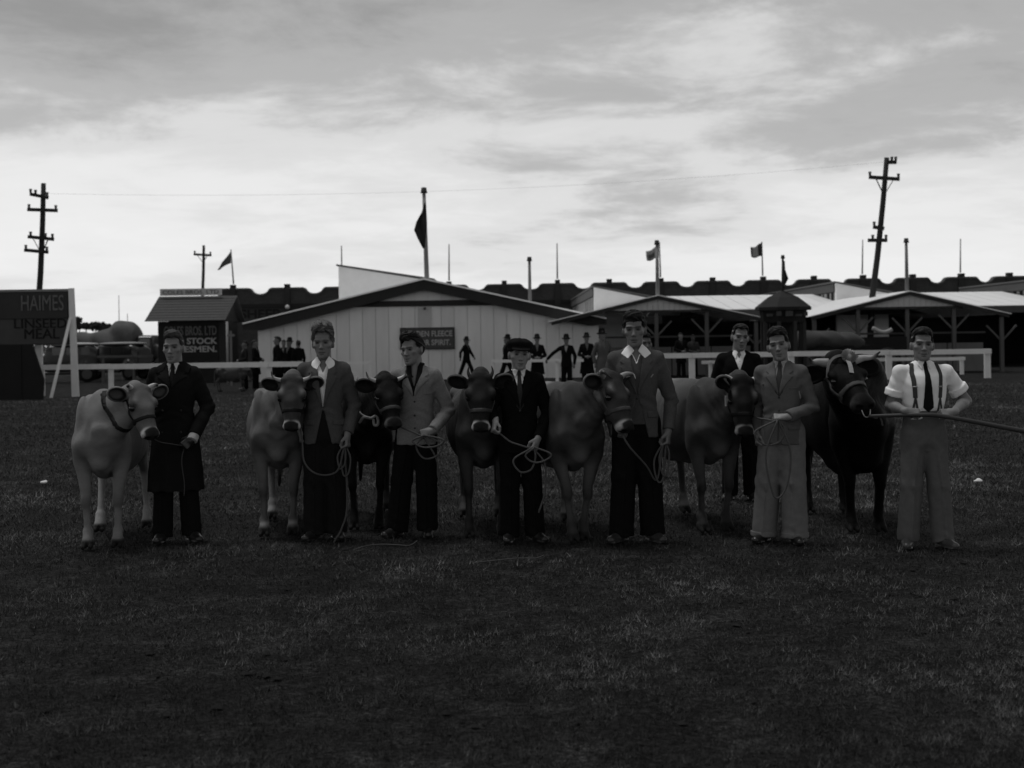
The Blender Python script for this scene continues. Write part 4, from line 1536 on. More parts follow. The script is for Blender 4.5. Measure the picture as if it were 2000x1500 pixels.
def cow(name, px, py, theta, S, label, group, head, tone, cat='cow', girth=1.0, legs=None, halter='dark', horns='short', bull=False, hind=0.0, collar=False, lean=0.0, loc=None):
    """head: dict(poll=(x,y,z), yaw, pitch, roll, ear droop); tone: dict(base, face, leg, dark, belly)"""
    g = girth
    legs = legs or {}
    lg = 1.3 if bull else 1.0
    f = Field((-0.52, -0.62, -0.02), (0.52, 1.55, 1.45), 0.0135)
    A = f.add
    zb = 0.04 if bull else 0.0
    # trunk: sections along the body, front (-y) to rear
    A(stack([(-0.20, 0, 0.88, 0.04 * g, 0.06), (-0.14, 0, 0.88, 0.10 * g, 0.17), (-0.02, 0, 0.87, 0.155 * g, 0.26), (0.16, 0, 0.855, 0.205 * g, 0.30 + zb), (0.42, 0, 0.835, 0.285 * g, 0.335 + zb),
             (0.68, 0, 0.835, 0.295 * g, 0.335 + zb), (0.90, 0, 0.89, 0.255 * g, 0.27 + zb), (1.06, 0, 0.94, 0.20 * g, 0.21), (1.20, 0, 0.96, 0.15, 0.16), (1.27, 0, 0.96, 0.06, 0.08)], axis=1, power=2.15), 0.02)
    # spine, withers, hook and pin bones
    A(cap((0, 0.0, 1.135 + zb), (0, 1.1, 1.135), 0.05, 0.035), 0.06)
    A(cap((0, 0.02, 1.12 + zb), (0, 0.16, 1.15 + zb), 0.055, 0.05), 0.06)
    for s in (-1, 1):
        A(ell((s * 0.205, 0.86, 1.085), (0.05, 0.075, 0.05)), 0.055)
        A(ell((s * 0.095, 1.2, 1.06), (0.04, 0.05, 0.05)), 0.05)
        A(cap((s * 0.06, 0.86, 1.11), (s * 0.2, 0.86, 1.09), 0.04), 0.05)
        # shoulder blade and point of shoulder
        A(ell((s * 0.145 * g, 0.04, 0.94), (0.055, 0.12, 0.22)), 0.04)
        A(ell((s * 0.120 * g, -0.095, 0.80), (0.042, 0.045, 0.085)), 0.08)
        A(cap((s * 0.128 * g, -0.10, 0.80), (s * 0.135 * g, 0.05, 0.70), 0.065, 0.075), 0.04)
        A(ell((s * 0.080 * g, -0.21, 0.93), (0.025, 0.04, 0.12)), 0.05, 's')
        A(cap((s * 0.20 * g, 0.15, 1.0), (s * 0.215 * g, 0.15, 0.75), 0.022), 0.05, 's')
        # thigh
        A(cap((s * 0.16 * g, 1.02, 0.98), (s * 0.17 * g, 0.88, 0.68), 0.14, 0.095), 0.06)
    # neck up to the poll
    pl = np.array(head['poll'], float)
    M = rotm(head.get('yaw', 0), head.get('pitch', 60), head.get('roll', 0))
    nk = pl + M @ np.array([0, 0.02, -0.04])
    nr = 1.6 if bull else 1.0
    A(cap((0, 0.04, 0.97), nk, 0.165 * nr, 0.095 * nr, sq=((1, 0, 0), 1.3)), 0.08)
    A(cap((0, -0.06, 0.80), nk + np.array([0, -0.01, -0.14]), 0.12 * nr, 0.07 * nr, sq=((1, 0, 0), 1.3)), 0.08)
    if bull:
        A(ell((0, 0.02, 1.2), (0.15, 0.26, 0.12)), 0.1)
        A(cap((0, -0.24, 0.85), (0, -0.10, 0.56), 0.10, 0.085), 0.1)
        A(cap((0, -0.02, 0.56), (0, 0.5, 0.50), 0.12, 0.14), 0.1)
    # brisket and dewlap
    A(cap((0, -0.19, 0.90), (0, -0.12, 0.67), 0.035 * g, 0.045 * g), 0.07)
    A(cap((0, -0.10, 0.65), (0, 0.12, 0.58), 0.045 * g, 0.06 * g), 0.08)
    # legs
    for s in (-1, 1):
        dx, dy, lift = legs.get('fm' if s < 0 else 'fp', (0, 0, 0))
        x = s * 0.145 * (0.8 + 0.2 * g)
        el, kn, ft, hf = np.array((x, 0.03, 0.66)), np.array((x + dx * 0.6 + s * -0.005, -0.03 + dy * 0.5, 0.365)), np.array((x + dx * 0.95, 0.0 + dy, 0.13)), np.array((x + dx, -0.045 + dy, 0.035))
        A(cap((x, 0.02, 0.80), el, 0.100 * lg, 0.072 * lg, sq=((1, 0, 0), 1.3)), 0.06)
        A(cap(el, kn + np.array([0, 0.01, 0.04]), 0.066 * lg, 0.040 * lg), 0.03)
        A(ell(kn, (0.042, 0.042, 0.056)), 0.02)
        A(cap(kn + np.array([0, 0.01, -0.03]), ft, 0.030 * lg, 0.027 * lg), 0.02)
        A(ell(ft, (0.037, 0.038, 0.038)), 0.015)
        A(cap(ft, hf + np.array([0, 0.005, 0.03]), 0.036, 0.04), 0.015)
        for t in (-1, 1):
            A(cap(hf + np.array([t * 0.023, 0.03, 0.02]), hf + np.array([t * 0.026, -0.045, -0.012]), 0.034, 0.022, sq=((1, 0, 0), 1.25)), 0.006)
        dx, dy, lift = legs.get('hm' if s < 0 else 'hp', (0, 0, 0))
        x = s * 0.15
        hk, ft, hf = np.array((x + dx * 0.5, 1.2 + dy * 0.6, 0.49)), np.array((x + dx, 1.13 + dy, 0.14)), np.array((x + dx, 1.08 + dy, 0.035))
        A(cap((s * 0.16, 0.93, 0.72), hk + np.array([0, -0.04, 0.03]), 0.095 * lg, 0.05 * lg, sq=((1, 0, 0), 1.25)), 0.05)
        A(ell(hk, (0.04, 0.055, 0.06)), 0.025)
        A(cap(hk + np.array([0, -0.01, -0.03]), ft, 0.034 * lg, 0.028 * lg), 0.02)
        A(ell(ft, (0.037, 0.039, 0.038)), 0.015)
        A(cap(ft, hf + np.array([0, 0, 0.03]), 0.036, 0.04), 0.015)
        for t in (-1, 1):
            A(cap(hf + np.array([t * 0.023, 0.03, 0.02]), hf + np.array([t * 0.026, -0.045, -0.012]), 0.034, 0.022, sq=((1, 0, 0), 1.25)), 0.006)
    # tail with its switch
    tl = [(0, 1.25, 1.06), (-0.02, 1.32, 0.98), (-0.05, 1.34, 0.72), (-0.08, 1.33, 0.5)]
    for a, b in zip(tl[:-1], tl[1:]):
        A(cap(a, b, 0.026, 0.02), 0.015)
    A(cap(tl[-1], (-0.09, 1.33, 0.26), 0.032, 0.014), 0.02)
    if not bull:
        A(ell((0, 0.93, 0.58), (0.13, 0.14, 0.11)), 0.05)      # udder
    else:
        A(ell((0, 0.62, 0.50), (0.07, 0.13, 0.06)), 0.06)
    # hollows: flank before the hooks, jugular groove
    for s in (-1, 1):
        A(ell((s * 0.31 * g, 0.76, 0.99), (0.075, 0.085, 0.08)), 0.06, 's')
    f.fold(lambda x, y, z: (0.0 if bull else 0.0035) * np.sin(y * 62) * np.exp(-((y - 0.5) / 0.2) ** 2) * np.exp(-((z - 0.88) / 0.2) ** 2) * np.clip(np.abs(x) * 6 - 0.7, 0, 1))
    f.fold(lambda x, y, z: (0.0012 if cat == 'cow' and horns == 'stub' else 0.0025) * np.sin((-y * 0.75 + z * 0.66 + 0.25 * np.abs(x)) * 95 + 3 * wob(x, y, z, 12, 8)) * np.clip((0.02 - y) / 0.12, 0, 1) * np.clip((z - 0.72) / 0.1, 0, 1))
    f.noise(0.005, 9, 3)
    f.noise(0.0025, 26, 4)
    f.d[:, :, f.ax[2] < 0.0] = 0.5
    V, Q = f.skin()

    # head, finer
    hs = head.get('scale', 1.0)
    wide = 1.22 if bull else 1.12
    h = Field((-0.33, -0.50, -0.24), (0.33, 0.14, 0.15), 0.0075)
    B = h.add
    B(cap((0, 0.0, -0.035), (0, -0.16, -0.035), 0.084 * wide, 0.084 * wide), 0.03)
    B(ell((0, -0.080, 0.018), (0.088 * wide, 0.12, 0.044)), 0.035)
    B(ell((0, -0.17, 0.088), (0.05, 0.07, 0.022)), 0.04, 's')
    B(cap((0, -0.16, -0.035), (0, -0.36, -0.052), 0.074 * wide, 0.056 * wide), 0.04)
    B(cap((0, -0.2, 0.02), (0, -0.37, -0.028), 0.045, 0.040), 0.04)
    for s in (-1, 1):
        B(cap((s * 0.045, -0.06, -0.11), (s * 0.022, -0.35, -0.088), 0.050, 0.032), 0.03)
        B(ell((s * 0.088 * wide, -0.130, 0.020), (0.030, 0.044, 0.028)), 0.022)          # brow over the eye
        B(ell((s * 0.104 * wide, -0.165, -0.010), (0.026, 0.030, 0.021)), 0.010, 's')        # eye hollow
        B(ell((s * 0.062 * wide, -0.005, 0.04), (0.03, 0.03, 0.03)), 0.02)
        B(cap((s * 0.072 * wide, -0.18, -0.055), (s * 0.05, -0.30, -0.062), 0.022, 0.014), 0.03)   # cheek ridge
    B(ell((0, 0.012, 0.030), (0.070, 0.042, 0.036)), 0.03)            # poll tuft
    B(ell((0, -0.40, -0.055), (0.070 * wide, 0.042, 0.056)), 0.028)      # muzzle pad
    B(ell((0, -0.385, -0.105), (0.045, 0.038, 0.026)), 0.022)        # lower lip
    B(cap((-0.07, -0.425, -0.098), (0.07, -0.425, -0.098), 0.007), 0.012, 's')
    for s in (-1, 1):
        B(ell((s * 0.040, -0.438, -0.040), (0.017, 0.020, 0.015)), 0.007, 's')
        B(ell((s * 0.040, -0.425, -0.028), (0.021, 0.016, 0.012)), 0.012)
    # ears: leaf-shaped, cupped towards the front
    ears = []
    for s in (-1, 1):
        dr = R(head.get('ear', (0, 0))[0 if s < 0 else 1])
        d = np.array([s * math.cos(dr), 0.22, math.sin(dr)])
        d /= np.linalg.norm(d)
        n = np.array([0.12 * s, -0.72, 0.62])
        n -= d * (n @ d)
        n /= np.linalg.norm(n)
        w = np.cross(d, n)
        Me = np.stack([d, n, w], 1)
        c = np.array([s * 0.096 * wide, -0.035, -0.012]) + d * 0.082
        B(cap(c - d * 0.10, c - d * 0.03, 0.026, 0.03), 0.02)
        B(ell(c, (0.092, 0.034, 0.066), Me), 0.012)
        B(ell(c + n * 0.032 + d * 0.008, (0.078, 0.052, 0.054), Me), 0.006, 's')
        ears.append((s, c, Me))
    h.noise(0.002, 60, 5)
    hv, hq = h.skin()
    # coat pigment with highlights and shadow painted in, in head and body coordinates
    b0, fc, lgt, bl = tone['base'], tone['face'], tone['leg'], tone['belly']

    def sm(x, a, b):
        t = np.clip((x - a) / (b - a), 0, 1)
        return t * t * (3 - 2 * t)
    x, y, z = V[:, 0], V[:, 1], V[:, 2]
    ta = np.full(len(V), b0)
    k = sm(-z, -0.62, -0.30)
    ta = ta * (1 - k) + lgt * k
    k = sm(-z, -0.66, -0.5) * sm(y, 0.1, 0.4) * (1 - sm(y, 1.0, 1.15)) + 0.40 * np.exp(-((np.abs(x) + 0.03 * np.sin(z * 30)) / 0.09) ** 2) * sm(-z, -0.8, -0.62) * (1 - sm(y, 0.2, 0.5)) * sm(z, 0.45, 0.55)
    k = np.clip(k, 0, 1)
    ta = ta * (1 - k) + bl * k
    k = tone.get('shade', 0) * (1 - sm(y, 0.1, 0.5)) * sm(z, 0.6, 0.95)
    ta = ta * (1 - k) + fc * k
    k = tone.get('rump', 0) * sm(y, 0.55, 0.95) * sm(z, 0.8, 1.0)  # pale upper rump, with top light on the hips painted in
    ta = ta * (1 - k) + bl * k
    k = tone.get('sock', 0.0) * np.exp(-((z - 0.105) / 0.018) ** 2)
    ta = ta * (1 - k) + 0.3 * k
    k = tone.get('inner', 0.25) * sm(0.62 - z, 0.0, 0.12) * (1 - sm(y, 0.25, 0.4)) * sm(0.150 - np.abs(x), 0.0, 0.03) * sm(z, 0.14, 0.2)  # leg highlight painted as a paler inner side
    ta = ta * (1 - k) + np.maximum(bl * 0.7, ta) * k
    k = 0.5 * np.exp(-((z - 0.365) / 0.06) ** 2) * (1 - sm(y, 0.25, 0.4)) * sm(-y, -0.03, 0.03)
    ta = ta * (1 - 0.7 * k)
    k = sm(-z, -0.085, -0.06)
    ta = ta * (1 - k) + 0.018 * k
    k = sm(-z, -0.42, -0.3) * sm(y, 1.26, 1.3)
    ta = ta * (1 - k) + b0 * 0.35 * k
    x, y, z = hv[:, 0], hv[:, 1], hv[:, 2]
    th = np.full(len(hv), fc)
    k = sm(np.abs(x), 0.05, 0.10) * sm(-y, 0.05, 0.12) * 0.5
    th = th * (1 - k) + b0 * k
    k = 0.75 * np.exp(-((y + 0.165) / 0.045) ** 2) * np.exp(-((np.abs(x) - 0.105) / 0.03) ** 2)
    th = th * (1 - k) + 0.008 * k
    k = tone.get('blaze', 0.0) * np.exp(-((y + 0.095) / 0.045) ** 2) * np.exp(-((np.abs(x) - 0.088) / 0.024) ** 2)
    th = th * (1 - k) + bl * 1.1 * k
    k = tone.get('blaze', 0.0) * 0.5 * np.exp(-((y + 0.25) / 0.06) ** 2) * np.exp(-((np.abs(x) - 0.085) / 0.022) ** 2) * sm(z, -0.12, -0.06)
    th = th * (1 - k) + bl * 0.7 * k
    k = sm(-y + 0.25 * (np.abs(x) - 0.05), 0.352, 0.378)
    k = k * sm(z, -0.118, -0.098)  # chin stays at face tone: shadow under the muzzle painted in
    th = th * (1 - k) + tone.get('ring', 0.35) * k
    k = sm(-y + 0.35 * np.clip(z + 0.05, -0.02, 0.1), 0.392, 0.406) * sm(z, -0.098, -0.088) * (1 - sm(np.abs(x), 0.056, 0.070))
    th = th * (1 - k) + (0.024 if not bull else 0.012) * k
    k = sm(0.03 - np.sqrt((np.abs(x) - 0.036) ** 2 + (y + 0.43) ** 2 + (z + 0.04) ** 2), 0.006, 0.014)
    th = th * (1 - k) + 0.004 * k
    ke = sm(np.abs(x), 0.12, 0.15) * sm(y, -0.11, -0.07)
    th = th * (1 - ke) + tone.get('ear', fc) * ke
    for es, ec, eM in ears:           # painted in: shadow inside the cup, rim light on the hairy edge
        q_ = (hv - ec) @ eM
        rr_ = np.sqrt((q_[:, 0] / 0.092) ** 2 + (q_[:, 2] / 0.066) ** 2)
        ins = (np.sign(x) == es) & (np.abs(x) > 0.10)
        k = sm(q_[:, 1], -0.014, 0.004) * (1 - sm(rr_, 0.72, 0.86)) * ins
        th = th * (1 - k) + 0.008 * k
        k = sm(rr_, 0.84, 0.94) * ins * (q_[:, 0] > -0.03) * tone.get('rim', 0.8)
        th = th * (1 - k) + bl * 0.75 * k
    hw = (hv * hs) @ M.T + pl
    V = np.concatenate([V, hw])
    Q = np.concatenate([Q, hq + len(ta)])
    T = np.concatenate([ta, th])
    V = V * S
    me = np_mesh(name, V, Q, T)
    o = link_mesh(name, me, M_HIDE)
    base = G(px, py) if loc is None else Vector(loc)
    o.location = base
    o.rotation_euler = (0, 0, R(theta))
    o['label'], o['category'], o['group'] = label, cat, group

    def hp(p):
        return (M @ (np.array(p) * hs) + pl) * S
    # eyes
    for s in (-1, 1):
        c = hp((s * 0.086 * wide, -0.160, -0.008))
        fe = Field(c - 0.04 * S, c + 0.04 * S, 0.004)
        fe.add(ell(c, (0.026 * S,) * 3), 0.001)
        ev, eq = fe.skin()
        link_mesh('eye', np_mesh('eye', ev, eq), M_EYE, o)
    # horns
    if horns:
        sets = {'short': [(0.072, 0.0, 0.05), (0.115, 0.0, 0.085), (0.135, -0.03, 0.13), (0.125, -0.055, 0.165)],
                'wide': [(0.064, 0.0, 0.02), (0.108, 0.004, 0.040), (0.146, 0.022, 0.062), (0.158, 0.062, 0.082)],
                'up': [(0.060, 0.0, 0.02), (0.082, 0.022, 0.040), (0.090, 0.052, 0.058), (0.082, 0.088, 0.070)],
                'curl': [(0.066, 0.0, 0.02), (0.122, 0.022, 0.06), (0.150, -0.01, 0.105), (0.122, -0.075, 0.125)],
                'stub': [(0.068, 0.0, 0.05), (0.10, 0.0, 0.08), (0.115, -0.01, 0.095), (0.12, -0.018, 0.1)],
                'bull': [(0.09, 0.0, 0.04), (0.16, 0.0, 0.055), (0.215, -0.03, 0.075), (0.25, -0.05, 0.125)]}[horns]
        hr = 0.034 if bull else (0.027 if horns == 'curl' else 0.020)
        for s in (-1, 1):
            pts = [hp((s * p[0] * (wide if not bull else 1), p[1], p[2])) for p in sets]
            mb = MB().tube([Vector(p) for p in spline(pts, 5)], hr * S, 10, (0.5 if horns == 'stub' else 0.16) * hr * S)
            mh = mb.mesh('horn', True)
            hc = np.array([v.co for v in mh.vertices])
            dd = np.linalg.norm(hc - pts[0], axis=1) / np.linalg.norm(np.array(pts[-1]) - pts[0])
            a = mh.attributes.new('tone', 'FLOAT', 'POINT')
            a.data.foreach_set('value', (0.42 * (1 - sm(dd, 0.55, 0.95)) + 0.02 * sm(dd, 0.55, 0.95)).astype(np.float32) * tone.get('horn', 1.0))
            link_mesh('horn', mh, M_HORN, o)
    # halter strapped round the head
    if halter:
        def region(kind):
            def fn(X, Y, Z):
                if kind == 'nose':
                    return np.maximum(np.abs((Y + 0.265) + 0.28 * (Z + 0.03)) - 0.016, np.abs(X) - 0.2)
                if kind == 'cheek':      # from the noseband up behind the ears
                    return np.maximum(np.abs((Z + 0.075) - 0.13 * (Y + 0.25)) - 0.013, np.maximum(-(np.abs(X) - 0.03), np.maximum(Y - 0.02, -0.275 - Y)))
                return np.maximum(np.abs(Y - 0.035 + 0.15 * Z) - 0.013, np.abs(X) - 0.115)
            return fn
        vs, qs, nn = [], [], 0
        for kd in (('nose', 'cheek', 'crown') if head.get('crown') else ('nose', 'cheek')):
            a, b = shell(h, (-0.14, -0.32, -0.2), (0.14, 0.09, 0.13), 0.006, region(kd), 0.009, 0.003)
            vs.append((a * hs) @ M.T + pl)
            qs.append(b + nn)
            nn += len(a)
        # cheek strap over the bottom jaw
        link_mesh('halter', np_mesh('halter', np.concatenate(vs) * S, np.concatenate(qs)), M_LEATHER if halter == 'dark' else M_STRAPL, o)
    if collar:
        cn = unit_v(nk - np.array([0, 0.04, 0.97]))
        cc = np.array([0, 0.04, 0.97]) * 0.42 + nk * 0.58 + np.array([0, 0, -0.06])
        cn = unit_v(cn + np.array([0, 0, 0.35]))
        a, b = shell(f, cc - 0.42, cc + 0.42, 0.011, lambda X, Y, Z: np.maximum(np.abs((X - cc[0]) * cn[0] + (Y - cc[1]) * cn[1] + (Z - cc[2]) * cn[2]) - 0.019, np.sqrt((X - cc[0]) ** 2 + (Y - cc[1]) ** 2 + (Z - cc[2]) ** 2) - 0.36), 0.009, 0.006)
        link_mesh('neck_strap', np_mesh('neck_strap', a * S, b), M_LEATHER, o)
    mw = Matrix.Translation(base) @ Matrix.Rotation(R(theta), 4, 'Z')
    return {'o': o, 'head': lambda p: mw @ Vector(hp(p)), 'body': lambda p: mw @ Vector((np.array(p) * S)), 'field': f, 'hfield': h, 'M': M, 'pl': pl, 'S': S, 'hs': hs, 'hp': hp}
# ------------------------------------------------------------------ people
M_SKIN = mat('skin', 1.0, rough=0.55, var=0.14, scale=14, spec=0.35, attr=True)
M_HAIRS = {}


def hair_mat(tone):
    return mat('hair_%03d' % int(tone * 1000), tone, rough=0.6, var=0.45, scale=55, bump=0.6, bscale=90, spec=0.15, stretch=(1, 0.5, 0.5))


def cloth(name, tone, kind='wool'):
    if kind == 'tweed':
        return mat('tweed_' + name, tone, rough=0.95, var=0.35, scale=70, bump=0.5, bscale=220, spec=0.04, var2=0.12, scale2=7)
    if kind == 'shirt':
        return mat('shirt_' + name, tone, rough=0.9, var=0.06, scale=9, bump=0.15, bscale=200, spec=0.1)
    if kind == 'leather':
        return mat('leather_' + name, tone, rough=0.35, var=0.25, scale=18, bump=0.1, bscale=60, spec=0.5)
    return mat('wool_' + name, tone, rough=0.95, var=0.22, scale=26, bump=0.3, bscale=200, spec=0.03, var2=0.15, scale2=5)


def unit(v):
    v = np.asarray(v, float)
    return v / np.linalg.norm(v)


def hand_into(F, wrist, d, n, grip, thumb_side, s=1.0):
    """palm and five fingers; d points from wrist to knuckles, n out of the palm; grip 0 (relaxed) .. 1 (fist)"""
    d = unit(d)
    n = np.asarray(n, float)
    n = unit(n - d * (n @ d))
    w = np.cross(d, n) * thumb_side
    wr = np.asarray(wrist, float)
    A = F.add

    def pt(a, b, c):
        return wr + (d * a + w * b + n * c) * s
    A(cap(pt(-0.02, 0, 0), pt(0.03, 0.002, 0), 0.026 * s, 0.03 * s, sq=(n, 1.35)), 0.015)
    for b in (-0.024, -0.008, 0.008, 0.024):
        A(cap(pt(0.015, b * 0.7, 0), pt(0.088, b * 1.12, -0.003), 0.0135 * s, 0.0115 * s), 0.010)
    lens = ((0.036, 0.021, 0.018), (0.043, 0.027, 0.02), (0.046, 0.029, 0.021), (0.041, 0.025, 0.02))
    for i, b in enumerate((-0.0285, -0.0095, 0.0095, 0.0285)):
        p = pt(0.088, b, -0.002)
        ang = 0
        fl = (30 + 48 * grip + (3 - i) * 3, 32 + 62 * grip, 20 + 35 * grip)
        rr = (0.0095, 0.0088, 0.0078) if i else (0.0085, 0.0077, 0.007)
        for L, a, r in zip(lens[i], fl, rr):
            ang += R(a)
            q = p + (d * math.cos(ang) + n * math.sin(ang) + w * (b * 0.9 * (1 - grip))) * (L * s)
            A(cap(p, q, r * s, r * 0.92 * s), 0.0035)
            p = q
    p = pt(0.022, 0.026, 0.006)
    q = pt(0.055, 0.050 - 0.010 * grip, 0.022 + 0.012 * grip)
    A(cap(p, q, 0.0145 * s, 0.0115 * s), 0.008)
    r = pt(0.088, 0.046 - 0.022 * grip, 0.034 + 0.012 * grip)
    A(cap(q, r, 0.0108 * s, 0.0085 * s), 0.004)


def smooth(x, a, b):
    t = np.clip((x - a) / (b - a), 0, 1)
    return t * t * (3 - 2 * t)


def person(label, group, loc, rz, H, sp, h=0.0058, hc=0.0085):
    """a clothed standing figure facing -y at rz=0; lengths for 1.75 m, scaled to H.
    sp: head(yaw, pitch, roll), skin, hair, arms {'m': {...}, 'p': {...}}, legs, upper garment, lower garment ..."""
    S = H / 1.75
    far = h > 0.01
    hd = sp.get('head', {})
    MH = rotm(hd.get('yaw', 0), hd.get('pitch', 0) - 5, hd.get('roll', 0))
    neck0 = np.array([0, 0.02, 1.45])
    hc0 = np.array([0, 0.045, 1.475]) + np.array(hd.get('shift', (0, 0, 0)))
    HS = hd.get('scale', 1.13)
    HC = hc0 + MH @ np.array([0, -0.03, 0.137])            # centre of the head, turned about the nape
    FH = (MH, HC, HS)
    legs = sp.get('legs', {})
    feet = {'m': np.array(legs.get('m', (-0.11, 0.0)), float), 'p': np.array(legs.get('p', (0.11, 0.0)), float)}
    sgn = {'m': -1, 'p': 1}
    toe = {'m': legs.get('tm', -18), 'p': legs.get('tp', 18)}
    joints = {}
    for k in 'mp':
        s = sgn[k]
        f = feet[k]
        hip = np.array([s * 0.080, 0.01, 0.90])
        ank = np.array([f[0], f[1] + 0.02, 0.085])
        kn = (hip + ank) / 2 + np.array([0.0, -0.02 - legs.get('bend' + k, 0.0), 0.0])
        joints[k] = (hip, kn, ank)
    arms = sp.get('arms', {})
    AR = {}
    for k in 'mp':
        s = sgn[k]
        a = arms.get(k, {})
        sh = np.array(a.get('sh', (s * 0.160, 0.012, 1.40)), float)
        el = np.array(a.get('el', (s * 0.222, 0.03, 1.12)), float)
        wr = np.array(a.get('wr', (s * 0.225, -0.05, 0.88)), float)
        AR[k] = dict(sh=sh, el=el, wr=wr, d=np.array(a.get('d', wr - el), float), n=np.array(a.get('n', (-s, 0.25, 0)), float), grip=a.get('grip', 0.25), th=a.get('th', None))
    ext = np.array([v for k in 'mp' for v in (AR[k]['el'], AR[k]['wr'], AR[k]['wr'] + unit(AR[k]['d']) * 0.2)] + [(feet[k][0], feet[k][1] - 0.3, 0) for k in 'mp'] + [(feet[k][0], feet[k][1] + 0.12, 0) for k in 'mp'])
    lo = np.minimum(ext.min(0), (-0.28, -0.22, -0.01)) - 0.08
    hi = np.maximum(ext.max(0), (0.28, 0.20, 1.82)) + 0.08
    lo[2] = -0.02
    F = Field(lo, hi, h)
    A = F.add
    # body
    A(stack([(0.80, 0, 0.015, 0.09, 0.06), (0.95, 0, 0.01, 0.140, 0.092), (1.08, 0, 0, 0.122, 0.090), (1.25, 0, -0.002, 0.138, 0.100), (1.36, 0, 0.01, 0.140, 0.094), (1.43, 0, 0.02, 0.105, 0.074), (1.475, 0, 0.025, 0.06, 0.056)]), 0.02)
    for k in 'mp':
        hip, kn, ank = joints[k]
        A(cap(hip, kn, 0.078, 0.054), 0.03)
        A(cap(kn, ank, 0.052, 0.038), 0.02)
        ft = rotm(toe[k]) @ np.array([0, -0.14, 0])
        A(cap(ank + np.array([0, 0.02, -0.045]), ank + ft + np.array([0, 0, -0.055]), 0.036, 0.026), 0.02)
        a = AR[k]
        A(cap(a['sh'], a['el'], 0.050, 0.041), 0.03)
        A(cap(a['el'], a['el'] + (a['wr'] - a['el']) * 0.35, 0.040, 0.046 if sp.get('upper', {}).get('sleeve', 1) < 0 else 0.038), 0.015)
        A(cap(a['el'] + (a['wr'] - a['el']) * 0.3, a['wr'], 0.044 if sp.get('upper', {}).get('sleeve', 1) < 0 else 0.036, 0.028), 0.015)
        if not a.get('hide'):
            th = a['th'] if a['th'] is not None else (1 if k == 'm' else -1)
            if far:
                A(ell(a['wr'] + unit(a['d']) * 0.06, (0.04, 0.035, 0.06)), 0.02)
            else:
                hand_into(F, a['wr'], a['d'], a['n'], a['grip'], th, 1.04)
    # neck and head
    A(cap(neck0, HC + MH @ np.array([0, 0.025, -0.07]), 0.064, 0.060), 0.03)
    fat = hd.get('wide', 1.0)
    jaw = hd.get('jaw', 1.0)
    def H_(prim, k=0.01, op='u'):
        A(prim, k, op, FH)
    H_(ell((0, 0.014, 0.032), (0.072 * fat, 0.094, 0.088)), 0.02)
    H_(stack([(-0.112, 0, -0.060, 0.020 * jaw, 0.022), (-0.100, 0, -0.052, 0.034 * jaw, 0.038), (-0.075, 0, -0.036, 0.047 * jaw, 0.054), (-0.035, 0, -0.022, 0.058 * fat, 0.068), (0.010, 0, -0.010, 0.065 * fat, 0.078), (0.06, 0, 0.0, 0.064 * fat, 0.078)], power=2.3), 0.02)
    if far:
        H_(ell((0, -0.105, -0.02), (0.014, 0.02, 0.024)), 0.01)
    else:
        for s in (-1, 1):
            H_(ell((s * 0.046 * fat, -0.062, -0.016), (0.018, 0.018, 0.014)), 0.018)           # cheekbone
            H_(cap((s * 0.010, -0.091, 0.025), (s * 0.046, -0.074, 0.026), 0.0105, 0.0095), 0.010)   # brow
            H_(ell((s * 0.031, -0.098, 0.005), (0.021, 0.024, 0.0125)), 0.007, 's')
            H_(ell((s * 0.031, -0.071, 0.005), (0.013, 0.0125, 0.0105)), 0.002)
            H_(cap((s * 0.018, -0.0835, 0.0125), (s * 0.044, -0.076, 0.0105), 0.004), 0.004)      # lid
            H_(ell((s * 0.012, -0.096, -0.034), (0.0085, 0.010, 0.0075)), 0.006)
            H_(ell((s * 0.0065, -0.104, -0.0405), (0.0042, 0.006, 0.0035)), 0.003, 's')
            H_(ell((s * 0.072 * fat, 0.012, -0.004), (0.010, 0.020, 0.030), rotm(s * 32, 0, s * 6)), 0.008)
            H_(ell((s * 0.087 * fat, 0.004, 0.002), (0.005, 0.010, 0.016), rotm(s * 32)), 0.006, 's')
            H_(ell((s * 0.062, -0.040, 0.040), (0.010, 0.022, 0.022)), 0.02, 's')                # temple
        H_(cap((0, -0.083, 0.018), (0, -0.107, -0.030), 0.0075, 0.0105), 0.010)
        H_(ell((0, -0.107, -0.031), (0.0110, 0.010, 0.0092)), 0.006)
        H_(ell((0, -0.082, -0.0605), (0.022, 0.009, 0.0065)), 0.008)
        H_(ell((0, -0.081, -0.0725), (0.019, 0.0095, 0.0065)), 0.008)
        sm_ = 0.004 if hd.get('smile') else 0.0
        for s in (-1, 1):
            H_(cap((0, -0.094, -0.0665), (s * 0.026, -0.081, -0.0665 + sm_), 0.0034, 0.0024), 0.003, 's')
            H_(cap((s * 0.018, -0.090, -0.034), (s * 0.032, -0.078, -0.064), 0.0010 if hd.get('smile') else 0.0004), 0.010, 's')
        H_(ell((0, -0.083, -0.084), (0.014, 0.006, 0.004)), 0.008, 's')
        H_(ell((0, -0.076, -0.100), (0.018, 0.014, 0.012)), 0.012)
    F.d[:, :, F.ax[2] < 0.0] = 0.5
    V, Q = F.skin()
    # lip, brow and iris pigment; eye-socket and mouth-crease shadow painted in
    L = (V - HC) @ MH / HS
    sk = sp.get('skin', 0.13) * 1.4
    T = np.full(len(V), sk)
